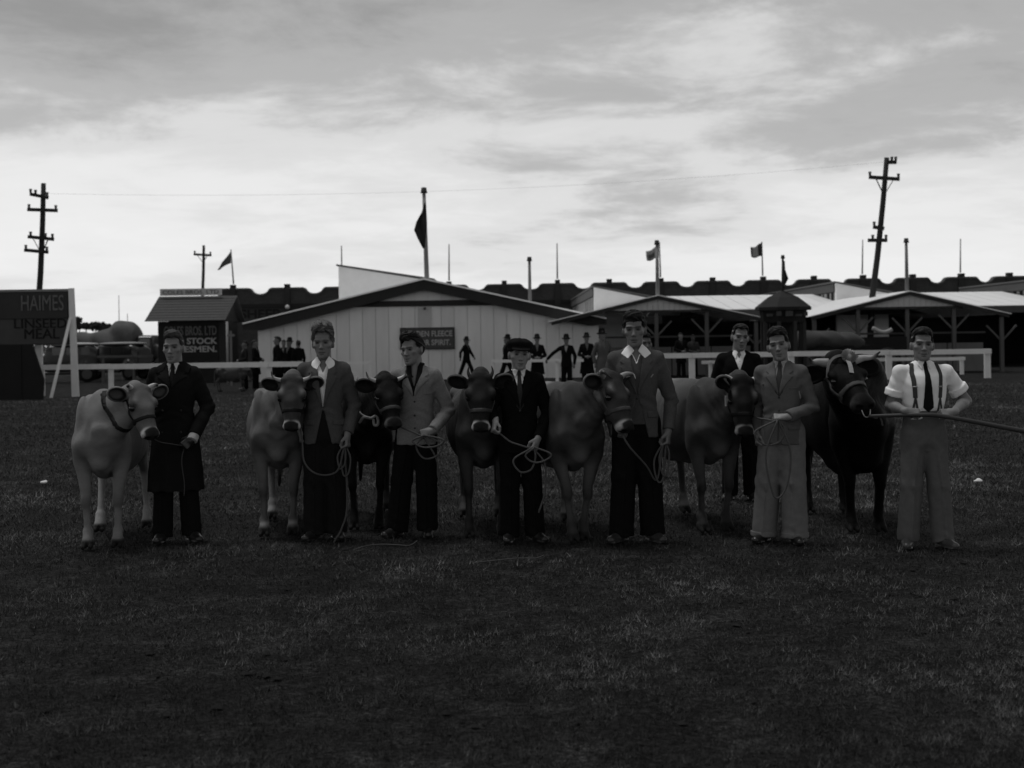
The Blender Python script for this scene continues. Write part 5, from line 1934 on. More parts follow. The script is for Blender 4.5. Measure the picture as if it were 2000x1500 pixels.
    if not far:
        hx, hy, hz = np.abs(L[:, 0]), L[:, 1], L[:, 2]
        inh = (hy < 0) & (hz > -0.12) & (hz < 0.1)
        lip = np.exp(-((hx / 0.022) ** 2)) * np.exp(-(((hz + 0.0665) / 0.010) ** 2)) * inh * (hy < -0.075)
        T *= 1 - 0.35 * lip
        T *= 1 - 0.6 * np.exp(-((hx / 0.024) ** 4)) * np.exp(-(((hz + 0.0665 - (0.15 * hx if hd.get('smile') else 0)) / 0.0042) ** 2)) * inh * (hy < -0.07)
        brow = smooth(hx, 0.008, 0.016) * (1 - smooth(hx, 0.044, 0.054)) * np.exp(-(((hz - 0.0245 - 0.05 * np.minimum(hx - 0.03, 0)) / 0.0062) ** 2)) * (hy < -0.05) * inh
        T *= 1 - 0.75 * brow * (0.5 if sp.get('hair', {}).get('tone', .02) > 0.06 else 1)
        eye = np.exp(-(((hx - 0.031) / 0.0135) ** 2) ** 2) * np.exp(-(((hz - 0.006) / 0.0078) ** 2) ** 2) * (hy < -0.055) * inh
        iris = np.exp(-(((hx - 0.031) / 0.0065) ** 2) ** 2) * eye
        T = T * (1 - 0.82 * eye) * (1 - 0.8 * iris)
        T *= 1 - 0.25 * smooth(-hz, 0.075, 0.1) * (hy < -0.02) * inh * sp.get('beard', 0.6)
    me = np_mesh('person', V * S, Q, T)
    o = link_mesh('person', me, M_SKIN)
    o.location = loc
    o.rotation_euler = (0, 0, R(rz))
    o['label'], o['category'], o['group'] = label, 'person', group

    def child(name, vq, m, parent=o, shift=None):
        v, q = vq
        if len(v) == 0:
            return None
        return link_mesh(name, np_mesh(name, v * S, q), m, parent)
    # ---------------- trousers
    lw = sp.get('lower', dict(tone=0.012))
    if lw:
        tw = lw.get('wide', 1.0)
        T_ = Field((lo[0], lo[1], 0.0), (hi[0], hi[1], 1.14), hc)
        for k in 'mp':
            hip, kn, ank = joints[k]
            hem = np.array([ank[0], ank[1] - 0.005, lw.get('hem', 0.045)])
            T_.add(cap(hip + np.array([0, 0.005, 0.0]), kn + np.array([0, 0.01, 0]), 0.098 * (0.6 + 0.4 * tw), 0.080 * tw), 0.03)
            T_.add(cap(kn + np.array([0, 0.01, 0]), hem, 0.080 * tw, 0.082 * tw, flat=(False, True)), 0.02)
            # pressed crease down the front
            if lw.get('crease', True) and not far:
                T_.add(cap(hip + np.array([0, -0.098, -0.15]), kn + np.array([0, -0.080 * tw, 0]), 0.006), 0.02)
                T_.add(cap(kn + np.array([0, -0.080 * tw, 0]), hem + np.array([0, -0.086 * tw, 0.02]), 0.006), 0.02)
        T_.add(cap((0, 0.012, 0.88), (0, 0.016, 0.79), 0.095, 0.06), 0.03)
        T_.add(stack([(0.78, 0, 0.01, 0.10, 0.08), (0.84, 0, 0.012, 0.160, 0.112), (0.95, 0, 0.01, 0.160, 0.116), (1.06, 0, 0, 0.142 + lw.get('top', 0), 0.108 + lw.get('top', 0)), (1.10, 0, 0, 0.140 + lw.get('top', 0), 0.106 + lw.get('top', 0))]), 0.03)
        if not far:
            sd_ = 11 + int(H * 1000) % 7
            T_.fold(lambda x, y, z: 0.006 * np.exp(-z / 0.10) * np.sin(z * 60 + 25 * x + 9 * y + 5 * wob(x, y, z, 13, sd_)) + 0.0055 * wob(x, y, z * 0.25, 34, sd_) + 0.003 * np.exp(-((z - 0.5) / 0.14) ** 2) * np.sin(z * 34 + 60 * x - 20 * y + 6 * wob(x, y, z, 10, sd_ + 3)) + 0.004 * np.exp(-((z - 0.8) / 0.06) ** 2) * np.sin(40 * z + 55 * np.abs(x)))
        to = child('trousers', T_.skin(), lw['mat'] if 'mat' in lw else cloth('t%03d' % int(lw['tone'] * 1000), lw['tone']))
        if lw.get('cuff') and not far:
            for k in 'mp':
                ank = joints[k][2]
                Cf = Field((ank[0] - 0.16, ank[1] - 0.16, 0.0), (ank[0] + 0.16, ank[1] + 0.16, 0.13), 0.007)
                Cf.add(cap((ank[0], ank[1] - 0.005, 0.085), (ank[0], ank[1] - 0.005, 0.042), 0.087 * tw, 0.088 * tw, flat=(True, True)), 0.005)
                child('turn_up', Cf.skin(), to.data.materials[0], to)
    # ---------------- shoes
    sht = sp.get('shoe', 0.012)
    for k in 'mp':
        hip, kn, ank = joints[k]
        f = Field((ank[0] - 0.2, ank[1] - 0.34, -0.01), (ank[0] + 0.2, ank[1] + 0.14, 0.16), 0.018 if far else 0.008)
        Mt = rotm(toe[k])
        fr = (Mt, np.array([ank[0], ank[1], 0]))
        f.add(cap((0, 0.035, 0.04), (0, -0.06, 0.04), 0.040, 0.042), 0.02, 'u', fr)
        f.add(cap((0, -0.06, 0.036), (0, -0.175, 0.028), 0.044, 0.034, sq=((0, 0, 1), 1.2)), 0.03, 'u', fr)
        f.add(cap((0, 0.02, 0.05), (0, 0.015, 0.12), 0.040, 0.042), 0.02, 'u', fr)
        f.add(cap((0, 0.03, 0.008), (0, -0.16, 0.008), 0.046, 0.044, sq=((0, 0, 1), 4)), 0.006, 'u', fr)
        f.d[:, :, f.ax[2] < 0.0] = 0.5
        child('shoe', f.skin(), cloth('s%03d' % int(sht * 1000), sht, 'leather'))
    # ---------------- upper garment
    up = sp.get('upper', {})
    zh = up.get('hem', 0.78)
    flare = up.get('flare', 0.0)
    J = Field((lo[0], -0.26, min(zh, AR['m']['wr'][2], AR['p']['wr'][2]) - 0.08), (hi[0], 0.26, 1.56), hc)
    J.lo[1] = min(lo[1], -0.26)
    J = Field((lo[0], min(lo[1] + 0.0, -0.26), min(zh, AR['m']['wr'][2], AR['p']['wr'][2]) - 0.1), (hi[0], 0.26, 1.56), hc)
    bl = up.get('bulk', 0.0)
    if zh < 0.6:
        rows = [(zh, 0, 0.01, 0.225 + flare, 0.18), (0.70, 0, 0.01, 0.205 + flare * .5, 0.160), (0.95, 0, 0.01, 0.183, 0.145)]
    elif zh > 1.0:
        rows = [(zh, 0, 0, 0.150 + bl, 0.117 + bl)]
    else:
        rows = [(zh, 0, 0.01, 0.176 + flare, 0.136 + flare * 0.6), (0.95, 0, 0.008, 0.168 + flare * .4, 0.130)]
    rows += [(1.08, 0, 0, 0.150 + bl, 0.117 + bl), (1.28, 0, -0.003, 0.168 + bl, 0.124 + bl), (1.37, 0, 0.005, 0.166 + bl, 0.112 + bl), (1.435, 0, 0.02, 0.120, 0.086), (1.49, 0, 0.028, 0.072, 0.066)]
    J.add(stack(rows, power=2.25), 0.02)
    pad = up.get('pad', 0.0)
    J.add(cap((0, 0.02, 1.442), (-0.150, 0.016, 1.405 + pad), 0.054, 0.052), 0.035)
    J.add(cap((0, 0.02, 1.442), (0.150, 0.016, 1.405 + pad), 0.054, 0.052), 0.035)
    slv = up.get('sleeve', 1.0)           # share of the forearm covered
    sw = up.get('sleeve_w', 1.0)
    if up.get('sleeves', True):
        for k in 'mp':
            a = AR[k]
            J.add(cap(a['sh'], a['el'], 0.062, 0.055 * sw), 0.025)
            if slv > 0:
                e = a['el'] + (a['wr'] - a['el']) * slv
                J.add(cap(a['el'], e, 0.054 * sw, 0.047 * sw, flat=(False, True)), 0.012)
            else:                        # rolled above the elbow
                e = a['sh'] + (a['el'] - a['sh']) * (1 + slv)
                X, Y, Z = J.grids()
                nrm = unit(a['el'] - a['sh'])
                J.d = np.where(((X - e[0]) * nrm[0] + (Y - e[1]) * nrm[1] + (Z - e[2]) * nrm[2] > 0) & (np.sqrt((X - a['el'][0]) ** 2 + (Y - a['el'][1]) ** 2 + (Z - a['el'][2]) ** 2) < 0.19) & (np.abs(X) > 0.185), np.float32(0.05), J.d)
                J.add(cap(e - nrm * 0.05, e + nrm * 0.004, 0.074, 0.073, flat=(True, True)), 0.006)
    if not far:
        def folds(x, y, z):
            v = 0
            for k in 'mp':
                a = AR[k]
                for c, n0, w, fq in ((a['el'], a['wr'] - a['sh'], 0.085, 115), (a['sh'] + np.array([0, 0, -0.07]), a['el'] - a['sh'], 0.09, 75)):
                    n0 = unit(n0)
                    r2 = (x - c[0]) ** 2 + (y - c[1]) ** 2 + (z - c[2]) ** 2
                    v = v + 0.005 * np.exp(-r2 / w ** 2) * np.sin((x * n0[0] + y * n0[1] + z * n0[2]) * fq + 25 * y + 3.5 * wob(x, y, z, 22, 3))
            v = v + 0.004 * np.exp(-((z - 1.06) / 0.07) ** 2) * np.sin(z * 70 + 35 * np.abs(x) + 3 * wob(x, y, z, 18, 6))
            v = v + up.get('drape', 0.004) * np.clip((1.0 - z) / 0.3, 0, 1) * np.sin(np.arctan2(y, x) * 9 + z * 3)
            return v
        J.fold(folds)
        J.noise(0.0055, 20, 31 + int(H * 1000) % 9)
        J.noise(up.get('crumple', 0.0025), 48, 51 + int(H * 1000) % 9)
    JB = Field(J.lo, J.lo + J.n * J.h - J.h, J.h)
    JB.n, JB.ax, JB.d = J.n, J.ax, J.d.copy()      # the garment before its opening is cut
    zv = up.get('v', None)
    vw = up.get('vw', 0.058)
    X, Y, Z = J.grids()
    if zv is not None:
        vp = [(-vw, 1.60), (vw, 1.60), (vw, 1.485), (0.010, zv + 0.03), (0, zv), (-0.010, zv + 0.03), (-vw, 1.485)]
        v2 = poly2(X[:, 0, :], Z[0], vp)[:, None, :]
        J.d = np.maximum(J.d, -np.maximum(v2, Y + 0.01)).astype(np.float32)
    if up.get('split'):
        z1, w1 = up['split']
        s2 = poly2(X[:, 0, :], Z[0], [(-0.004, z1), (0.004, z1), (w1 * 0.5, (z1 + zh) / 2), (w1, zh - 0.03), (-w1, zh - 0.03), (-w1 * 0.5, (z1 + zh) / 2)])[:, None, :]
        J.d = np.maximum(J.d, -np.maximum(s2, Y + 0.03)).astype(np.float32)
    # neck hole
    hole = cap((0, 0.035, 1.44), (0, 0.005, 1.62), 0.058, 0.066)
    J.add(hole, 0.006, 's')
    mj = up.get('mat')
    jk = child(up.get('name', 'jacket'), J.skin(), mj)
    hs_ = 0.006 if not far else 0.012

    def patch(name, poly, off, m, parent, base=JB, ymax=0.0, inner=0.004, hh=None, sym=True):
        out = []
        for s in ((-1, 1) if sym else (1,)):
            pp = [(p[0] * s, p[1]) for p in poly]
            q = np.array(pp)
            bl_ = (q[:, 0].min() - 0.02, base.lo[1], q[:, 1].min() - 0.02)
            bh_ = (q[:, 0].max() + 0.02, ymax + 0.02, q[:, 1].max() + 0.02)

            def reg(X, Y, Z):
                return np.maximum(poly2(X[:, 0, :], Z[0], pp)[:, None, :], Y - ymax)
            out.append(child(name, shell(base, bl_, bh_, hh or hs_, reg, off, inner), m, parent))
        return out
    if not far:
        if up.get('lapel'):
            lw_ = up['lapel']
            zn = up.get('notch', 1.385)
            lp = [(vw - 0.004, 1.492), (vw + 0.035, 1.462), (vw + lw_ + 0.012, zn + 0.02), (vw + lw_ - 0.016, zn - 0.002), (vw + lw_ + 0.014, zn - 0.02), (0.055, (zn + zv) / 2 - 0.01), (0.006, zv - 0.004), (0.004, zv + 0.03)]
            patch('lapel', lp, 0.009, up.get('lmat', mj), jk)
        for i, b in enumerate(up.get('buttons', ())):
            bx, bz = b
            c = np.array([bx, JB.front_y(bx, bz) - 0.002, bz])
            fb = Field(c - 0.02, c + 0.02, 0.004)
            fb.add(ell(c, (0.0115, 0.006, 0.0115)), 0.001)
            child('button', fb.skin(), cloth('button', 0.01, 'leather'), jk)
        for pk in up.get('pockets', ()):
            x0, x1, z0, z1 = pk
            patch('pocket', [(x0, z0), (x1, z0), (x1, z1), (x0, z1)], 0.006, mj, jk, sym=False, ymax=-0.03)
        if up.get('collar'):
            patch('coat_collar', up['collar'], 0.013, up.get('lmat', mj), jk, ymax=0.09)
        if up.get('badge'):
            bx, bz = up['badge']
            c = np.array([bx, JB.front_y(bx, bz) - 0.003, bz])
            fb = Field(c - 0.03, c + 0.03, 0.004)
            fb.add(cap(c - np.array([0.008, 0, 0.010]), c + np.array([0.008, 0, 0.010]), 0.005), 0.001)
            child('badge', fb.skin(), cloth('badge', 0.3, 'shirt'), jk)
    # ---------------- shirt front, collar, tie
    st = sp.get('shirt')
    if st:
        ms = cloth('w%03d' % int(st['tone'] * 1000), st['tone'], 'shirt')
        Sf = Field((-0.21, -0.2, 0.95), (0.21, 0.2, 1.56), hc if far else 0.007)
        Sf.add(stack([(0.97, 0, 0, 0.140, 0.104), (1.08, 0, 0, 0.142, 0.106), (1.26, 0, -0.003, 0.164, 0.114), (1.36, 0, 0.006, 0.164, 0.103), (1.43, 0, 0.02, 0.115, 0.079), (1.475, 0, 0.026, 0.066, 0.062)]), 0.02)
        Sf.add(cap((0, 0.02, 1.43), (-0.14, 0.016, 1.40), 0.05), 0.03)
        Sf.add(cap((0, 0.02, 1.43), (0.14, 0.016, 1.40), 0.05), 0.03)
        band = st.get('band', 0.0)
        if band:
            Sf.add(cap((0, 0.024, 1.44), (0, 0.012, 1.475 + band), 0.068, 0.065, flat=(False, True)), 0.008)
        SB = Field(Sf.lo, Sf.lo + Sf.n * Sf.h - Sf.h, Sf.h)
        SB.n, SB.ax, SB.d = Sf.n, Sf.ax, Sf.d.copy()
        if st.get('upper'):
            SB = Field(JB.lo, JB.lo + JB.n * JB.h - JB.h, JB.h)
            SB.n, SB.ax, SB.d = JB.n, JB.ax, JB.d.copy()
            if band:
                SB.add(cap((0, 0.024, 1.44), (0, 0.012, 1.475 + band), 0.068, 0.065, flat=(False, True)), 0.008)
        if not far:
            Sf.fold(lambda x, y, z: 0.003 * np.sin(x * 160 + 40 * z) * np.exp(-((z - 1.2) / 0.15) ** 2))
            Sf.noise(0.003, 40, 8)
        if st.get('open'):
            zo, wo = st['open']
            X, Y, Z = Sf.grids()
            o2 = poly2(X[:, 0, :], Z[0], [(-wo, 1.6), (wo, 1.6), (wo, 1.48), (0, zo), (-wo, 1.48)])[:, None, :]
            Sf.d = np.maximum(Sf.d, -np.maximum(o2, Y + 0.0)).astype(np.float32)
        Sf.add(cap((0, 0.03, 1.46), (0, 0.01, 1.60), 0.050, 0.0585), 0.004, 's')
        so = child('shirt', Sf.skin(), ms)
        if st.get('wings') and not far:
            base = SB
            if st.get('over'):
                base = Field(JB.lo, JB.lo + JB.n * JB.h - JB.h, JB.h)
                base.n, base.ax, base.d = JB.n, JB.ax, JB.d.copy()
                base.add(cap((0, 0.026, 1.42), (0, 0.010, 1.53), 0.080, 0.066, flat=(False, True)), 0.012)
            patch('collar', st['wings'], 0.011, ms, so, base=base, ymax=0.06, hh=0.005)
        for bz in st.get('studs', ()):
            c = np.array([0.004, SB.front_y(0, bz) - 0.001, bz])
            fb = Field(c - 0.02, c + 0.02, 0.004)
            fb.add(ell(c, (0.006, 0.005, 0.006)), 0.001)
            child('button', fb.skin(), cloth('bone', 0.1, 'shirt'), so)
        if sp.get('tie') and not far:
            tm = sp['tie']
            zt = tm.get('z', 1.475)
            w0, w1, ze = tm.get('w0', 0.013), tm.get('w1', 0.035), tm.get('end', max(1.06, (zv or 0) - 0.02))
            mt = tm['mat']
            fb = Field((-0.05, -0.2, zt - 0.07), (0.05, 0.0, zt + 0.04), 0.005)
            yk = SB.front_y(0, zt)
            fb.add(cap((0, yk - 0.004, zt + 0.012), (0, yk - 0.008, zt - 0.022), 0.021, 0.015, sq=((0, 1, 0), 1.5)), 0.004)
            tk = child('tie', fb.skin(), mt)
            patch('tie_blade', [(-w0, zt - 0.015), (w0, zt - 0.015), (w1, ze + 0.04), (0.002, ze), (-w1, ze + 0.04)], 0.010, mt, tk, base=SB, sym=False, hh=0.005)
    # ---------------- waistcoat / jersey under the jacket
    un = sp.get('under')
    if un:
        Uf = Field((-0.21, -0.21, 0.88), (0.21, 0.2, 1.5), 0.008)
        Uf.add(stack([(0.90, 0, 0, 0.160, 0.121), (1.08, 0, 0, 0.150, 0.113), (1.26, 0, -0.003, 0.170, 0.120), (1.36, 0, 0.006, 0.170, 0.108), (1.43, 0, 0.02, 0.118, 0.081), (1.46, 0, 0.026, 0.07, 0.066)]), 0.02)
        X, Y, Z = Uf.grids()
        zo, wo = un['v']
        o2 = poly2(X[:, 0, :], Z[0], [(-wo, 1.6), (wo, 1.6), (wo, 1.48), (0, zo), (-wo, 1.48)])[:, None, :]
        Uf.d = np.maximum(Uf.d, -np.maximum(o2, Y + 0.0)).astype(np.float32)
        Uf.add(cap((0, 0.03, 1.42), (0, 0.01, 1.60), 0.066, 0.066), 0.004, 's')
        Uf.noise(0.003, 30, 4)
        child(un.get('name', 'jersey'), Uf.skin(), un['mat'])
    # ---------------- shirt cuffs showing
    for k in sp.get('cuffs', {}):
        a = AR[k]
        c0 = a['wr'] - unit(a['wr'] - a['el']) * 0.05
        fb = Field(np.minimum(c0, a['wr']) - 0.07, np.maximum(c0, a['wr']) + 0.07, 0.006)
        fb.add(cap(c0, a['wr'] + unit(a['wr'] - a['el']) * sp['cuffs'][k], 0.043, 0.045, flat=(True, True)), 0.002)
        child('shirt_cuff', fb.skin(), cloth('w400', 0.4, 'shirt'))
    if sp.get('gloves') and not far:
        for k in sp['gloves']:
            a = AR[k]
            fb = Field(a['wr'] - 0.2, a['wr'] + 0.2, 0.006)
            th = a['th'] if a['th'] is not None else (1 if k == 'm' else -1)
            hand_into(fb, a['wr'], a['d'], a['n'], a['grip'], th, 1.12)
            fb.d -= 0.003
            child('glove', fb.skin(), cloth('glove', 0.008, 'leather'))
    # ---------------- braces
    if sp.get('braces'):
        mb_ = cloth('braces', 0.055)
        fm = cloth('brass', 0.22, 'leather')
        for s in (-1, 1):
            r = patch('brace', [(s * 0.083, 1.20), (s * 0.115, 1.20), (s * 0.128, 1.40), (s * 0.115, 1.478), (s * 0.085, 1.478), (s * 0.095, 1.40)], 0.008, mb_, o, sym=False, ymax=0.03, hh=0.0055)[0]
            patch('brace_tail', [(s * 0.092, 1.205), (s * 0.106, 1.205), (s * 0.080, 1.04), (s * 0.062, 1.045)], 0.008, mb_, r, sym=False, ymax=0.03, hh=0.0055)
            patch('brace_tail', [(s * 0.092, 1.205), (s * 0.106, 1.205), (s * 0.132, 1.045), (s * 0.115, 1.04)], 0.008, mb_, r, sym=False, ymax=0.03, hh=0.0055)
            patch('buckle', [(s * 0.084, 1.285), (s * 0.122, 1.285), (s * 0.122, 1.297), (s * 0.084, 1.297)], 0.011, fm, r, sym=False, ymax=0.03, hh=0.004)
    if sp.get('belt'):
        b = Field((-0.2, -0.2, 1.02), (0.2, 0.2, 1.13), 0.008)
        b.add(stack([(1.055, 0, 0, 0.156, 0.118), (1.09, 0, 0, 0.154, 0.117)]), 0.003)
        child('waistband', b.skin(), sp['belt'])
    # ---------------- hair and hats (in the head's own frame)
    hr = sp.get('hair')
    if hr:
        hh_ = 0.012 if far else 0.0055
        Hf = Field((-0.13, -0.14, -0.10), (0.13, 0.15, 0.19), hh_)
        tp, side = hr.get('top', 0.0), hr.get('side', 0.0)
        Hf.add(ell((0, 0.018, 0.034), (0.0738 * fat + side * 0.5, 0.100, 0.092)), 0.01)
        Hf.add(ell((hr.get('lean', 0.0), -0.022, 0.082 + tp * 0.55), (0.060 * fat + side, 0.076, 0.034 + tp * 0.5)), 0.025)
        hl = hr.get('line', 0.072)
        X, Y, Z = Hf.grids()
        # uncovered: the face below the hairline, under the ears, the nape
        Zl = hl - 0.30 * np.maximum(np.abs(X) - hr.get('temple', 0.05), 0) * hr.get('round', 1.0) + hr.get('peak', 0.0) * np.exp(-(X / 0.02) ** 2) * -1
        face = np.maximum(Z - Zl + 0 * Y, Y - (-0.022 - 0.35 * np.maximum(0, Z - 0.02)))
        low = np.maximum(Z - 0.012 - 0.3 * np.maximum(0, Y + 0.02) + 0 * X, Y - 0.040 + 0 * X)
        nape = (Z + 0.062) + 0 * X + 0 * Y
        Hf.d = np.maximum(Hf.d, -np.minimum(np.minimum(face, low), nape)).astype(np.float32)
        if not far:
            for s in (-1, 1):
                Hf.add(ell((s * 0.082 * fat, 0.010, -0.006), (0.02, 0.022, 0.034)), 0.004, 's')
            wv, fq = hr.get('wave', 0.003), hr.get('freq', 90)
            Hf.fold(lambda x, y, z: wv * np.sin(fq * (x + 0.3 * np.sin(25 * z + 10 * y)) + 20 * y) * np.clip((z + 0.02) / 0.06, 0.1, 1))
            Hf.noise(hr.get('rough', 0.004), hr.get('rf', 110), 17)
            Hf.noise(0.0015, 200, 18)
        v, q = Hf.skin()
        child('hair', (v * HS @ MH.T + HC, q), hair_mat(hr['tone']))
    ht = sp.get('hat')
    if ht:
        hh_ = 0.012 if far else 0.0065
        Kf = Field((-0.2, -0.23, -0.03), (0.2, 0.2, 0.23), hh_)
        if ht['kind'] == 'cap':
            Mt = rotm(0, -8, 3)
            Kf.add(ell((0.0, -0.004, 0.078), (0.103, 0.120, 0.050), Mt), 0.01)
            Kf.add(ell((0, 0.012, 0.045), (0.086, 0.106, 0.055)), 0.02)
            Kf.add(ell((0, -0.095, 0.046), (0.072, 0.062, 0.013), rotm(0, 14)), 0.012)
            Kf.fold(lambda x, y, z: 0.003 * np.sin(np.arctan2(y, x) * 8) * np.clip((z - 0.06) / 0.04, 0, 1))
            Kf.d = np.maximum(Kf.d, -np.maximum((Kf.grids()[2] - 0.036) + 0 * Kf.d, (Kf.grids()[1] + 0.06) * -1 - 0.0 + 0 * Kf.d) if False else Kf.d)
            X, Y, Z = Kf.grids()
            Kf.d = np.maximum(Kf.d, (0.030 - Z) + 0 * Kf.d).astype(np.float32)
        else:
            Kf.add(cap((0, 0.01, 0.05), (0, 0.012, 0.135), 0.088, 0.072, sq=((0, 1, 0), 0.88), flat=(False, False)), 0.01)
            Kf.add(ell((0, 0.0, 0.062), (0.135, 0.155, 0.014), rotm(0, 4)), 0.02)
            Kf.add(ell((0, 0.0, 0.215), (0.03, 0.09, 0.022)), 0.02, 's')
            X, Y, Z = Kf.grids()
            Kf.d = np.maximum(Kf.d, (0.045 - Z) + 0 * Kf.d).astype(np.float32)
        v, q = Kf.skin()
        child('flat_cap' if ht['kind'] == 'cap' else 'hat', (v * HS @ MH.T + HC, q), ht['mat'])
    mw = Matrix.Translation(Vector(loc)) @ Matrix.Rotation(R(rz), 4, 'Z')
    return {'o': o, 'w': lambda p: mw @ Vector(np.asarray(p, float) * S), 'AR': AR, 'S': S,
            'grip': lambda k: mw @ Vector((AR[k]['wr'] + unit(AR[k]['d']) * 0.085 + unit(AR[k]['n'] - unit(AR[k]['d']) * (AR[k]['n'] @ unit(AR[k]['d']))) * 0.03) * S)}
# ------------------------------------------------------------------ the show string: seven beasts
GC = 'show cattle lined up for judging'
RING = dict(ring=0.38)
c1 = cow('heifer', 201, 1070, 9, 1.07, 'pale fawn heifer with dark neck strap beside the overcoated man', GC,
         dict(poll=(0.31, -0.30, 1.20), yaw=34, pitch=52, roll=0, scale=0.90, ear=(6, 10)),
         dict(base=0.170, face=0.115, leg=0.20, belly=0.30, shade=0.0, rump=0.5, ring=0.42, ear=0.08, blaze=0.3), horns='stub', collar=True, girth=0.93,
         legs=dict(fm=(0.04, -0.02, 0), fp=(-0.03, 0.0, 0), hm=(0.0, -0.2, 0), hp=(0.06, -0.05, 0)))
c2 = cow('dairy_cow', 546, 1046, 6, 1.08, 'fawn cow with pale upturned horns beside the curly-haired man', GC,
         dict(poll=(0.14, -0.36, 1.235), yaw=-3, pitch=66, roll=0, scale=0.88, ear=(-2, 4)),
         dict(base=0.130, face=0.052, leg=0.085, belly=0.21, shade=0.2, rump=0.5, ring=0.50, ear=0.02, blaze=0.6, sock=0.8, inner=0.6), horns='wide',
         legs=dict(fm=(0.03, 0.0, 0), fp=(-0.04, 0.03, 0), hm=(0.02, -0.1, 0), hp=(0.02, 0.0, 0)))
c3 = cow('dairy_cow', 718, 1032, 5, 1.08, 'nearly black cow with short pale horns beside the light-jacketed man', GC,
         dict(poll=(0.17, -0.58, 1.215), yaw=18, pitch=54, roll=-3, scale=0.90, ear=(0, 6)),
         dict(base=0.014, face=0.010, leg=0.010, belly=0.05, shade=0.6, rump=0.9, ring=0.10, ear=0.012), horns='wide', halter='light',
         legs=dict(fm=(0.04, -0.03, 0), fp=(-0.05, 0.0, 0)))
c4 = cow('dairy_cow', 948, 1046, 3, 1.08, 'dark brown cow with dark upright horns and white muzzle beside the capped boy', GC,
         dict(poll=(-0.03, -0.36, 1.235), yaw=-3, pitch=66, roll=0, scale=0.92, ear=(8, 12)),
         dict(base=0.034, face=0.019, leg=0.022, belly=0.13, shade=0.4, rump=0.9, ring=0.52, ear=0.016, horn=0.06, blaze=0.25), horns='up', halter='light',
         legs=dict(fm=(0.02, -0.05, 0), fp=(-0.01, 0.06, 0)))
c5 = cow('dairy_cow', 1128, 1056, 10, 1.08, 'brown cow with curved banded horns and head turned aside, next to the tall young man', GC,
         dict(poll=(0.19, -0.32, 1.225), yaw=26, pitch=56, roll=8, scale=0.95, ear=(-4, 0)),
         dict(base=0.050, face=0.036, leg=0.040, belly=0.22, shade=0.3, rump=0.9, ring=0.34, ear=0.03, horn=0.6, blaze=0.5), horns='curl', halter='light',
         legs=dict(fm=(0.09, -0.06, 0), fp=(-0.10, 0.02, 0)))
c6 = cow('dairy_cow', 1398, 1038, 13, 1.08, 'brown cow with dark face and white muzzle beside the man in pale trousers', GC,
         dict(poll=(0.02, -0.50, 1.185), yaw=-10, pitch=66, roll=4, scale=0.93, ear=(50, -16)),
         dict(base=0.080, face=0.013, leg=0.040, belly=0.18, shade=0.45, rump=0.8, ring=0.36, ear=0.009, blaze=0.6), horns='curl', halter='dark',
         legs=dict(fm=(0.02, -0.02, 0), fp=(-0.05, 0.03, 0), hm=(-0.04, -0.1, 0)))
c7 = cow('bull', 1688, 1038, 1, 1.13, 'massive black bull wearing a ribbon rosette, led by the man in braces', GC,
         dict(poll=(-0.28, -0.42, 1.235), yaw=11, pitch=29, roll=-4, scale=1.06, crown=False, ear=(-14, -2)),
         dict(base=0.004, face=0.0045, leg=0.005, belly=0.005, shade=0.0, ring=0.030, ear=0.007, horn=0.8, rim=0.0), cat='bull', horns='bull', bull=True, girth=1.02, halter='light',
         legs=dict(fm=(0.05, 0.0, 0), fp=(-0.04, 0.0, 0)))

# rosette and browband on the bull
def rosette():
    o = c7['o']
    mr = mat('ribbon', 0.26, rough=0.7, var=0.35, scale=40)
    hp = c7['hp']
    c, n = Vector(hp((0.035, -0.035, 0.098))), (Vector(hp((0.035, -0.12, 0.20))) - Vector(hp((0.035, -0.035, 0.098)))).normalized()
    a = n.cross(Vector((0, 0, 1))).normalized()
    b = n.cross(a)
    V, F = [], []
    m = 36
    for j, (r, hgt) in enumerate(((0.012, 0.03), (0.035, 0.022), (0.062, 0.012))):
        for k in range(m):
            t = 2 * math.pi * k / m
            w = 0.012 * (1 if k % 2 else -1) * (j > 0)
            V.append(tuple(c + a * math.cos(t) * r + b * math.sin(t) * r + n * (hgt + w)))
    for j in range(2):
        for k in range(m):
            k2 = (k + 1) % m
            F.append((j * m + k, j * m + k2, (j + 1) * m + k2, (j + 1) * m + k))
    F.append(tuple(range(m)))
    me = bpy.data.meshes.new('rosette')
    me.from_pydata(V, [], F)
    r = link_mesh('rosette', me, mr, o)
    for tail in (((0.02, -0.055, 0.088), (0.005, -0.13, 0.096), (-0.012, -0.205, 0.078)),):
        q = [Vector(hp(p)) for p in spline([Vector(p) for p in tail], 5)]
        mb = MB()
        for u, v in zip(q[:-1], q[1:]):
            mb.bar(u, v + (v - u) * 0.08, 0.036, 0.004, up=n)
        mb.build('ribbon_tail', mr, r)
    q = [Vector(hp(p)) for p in spline([Vector(p) for p in ((-0.135, -0.12, 0.0), (-0.115, -0.07, 0.066), (-0.06, -0.03, 0.099), (0.02, -0.02, 0.103), (0.09, -0.01, 0.085), (0.15, 0.0, 0.055))], 5)]
    mb = MB()
    for u, v in zip(q[:-1], q[1:]):
        mb.bar(u, v + (v - u) * 0.1, 0.020, 0.006, up=n)
    mb.build('browband', mat('browband', 0.19, var=0.4, scale=30), o)
    q = [Vector(hp(p)) for p in ((-0.03, -0.452, -0.055), (-0.02, -0.475, -0.085), (0.0, -0.48, -0.095), (0.02, -0.475, -0.085), (0.03, -0.452, -0.055))]
    MB().tube(spline(q, 5), 0.005, 6).build('nose_ring', mat('ring_metal', 0.35, rough=0.3, metal=0.8), o, True)


rosette()
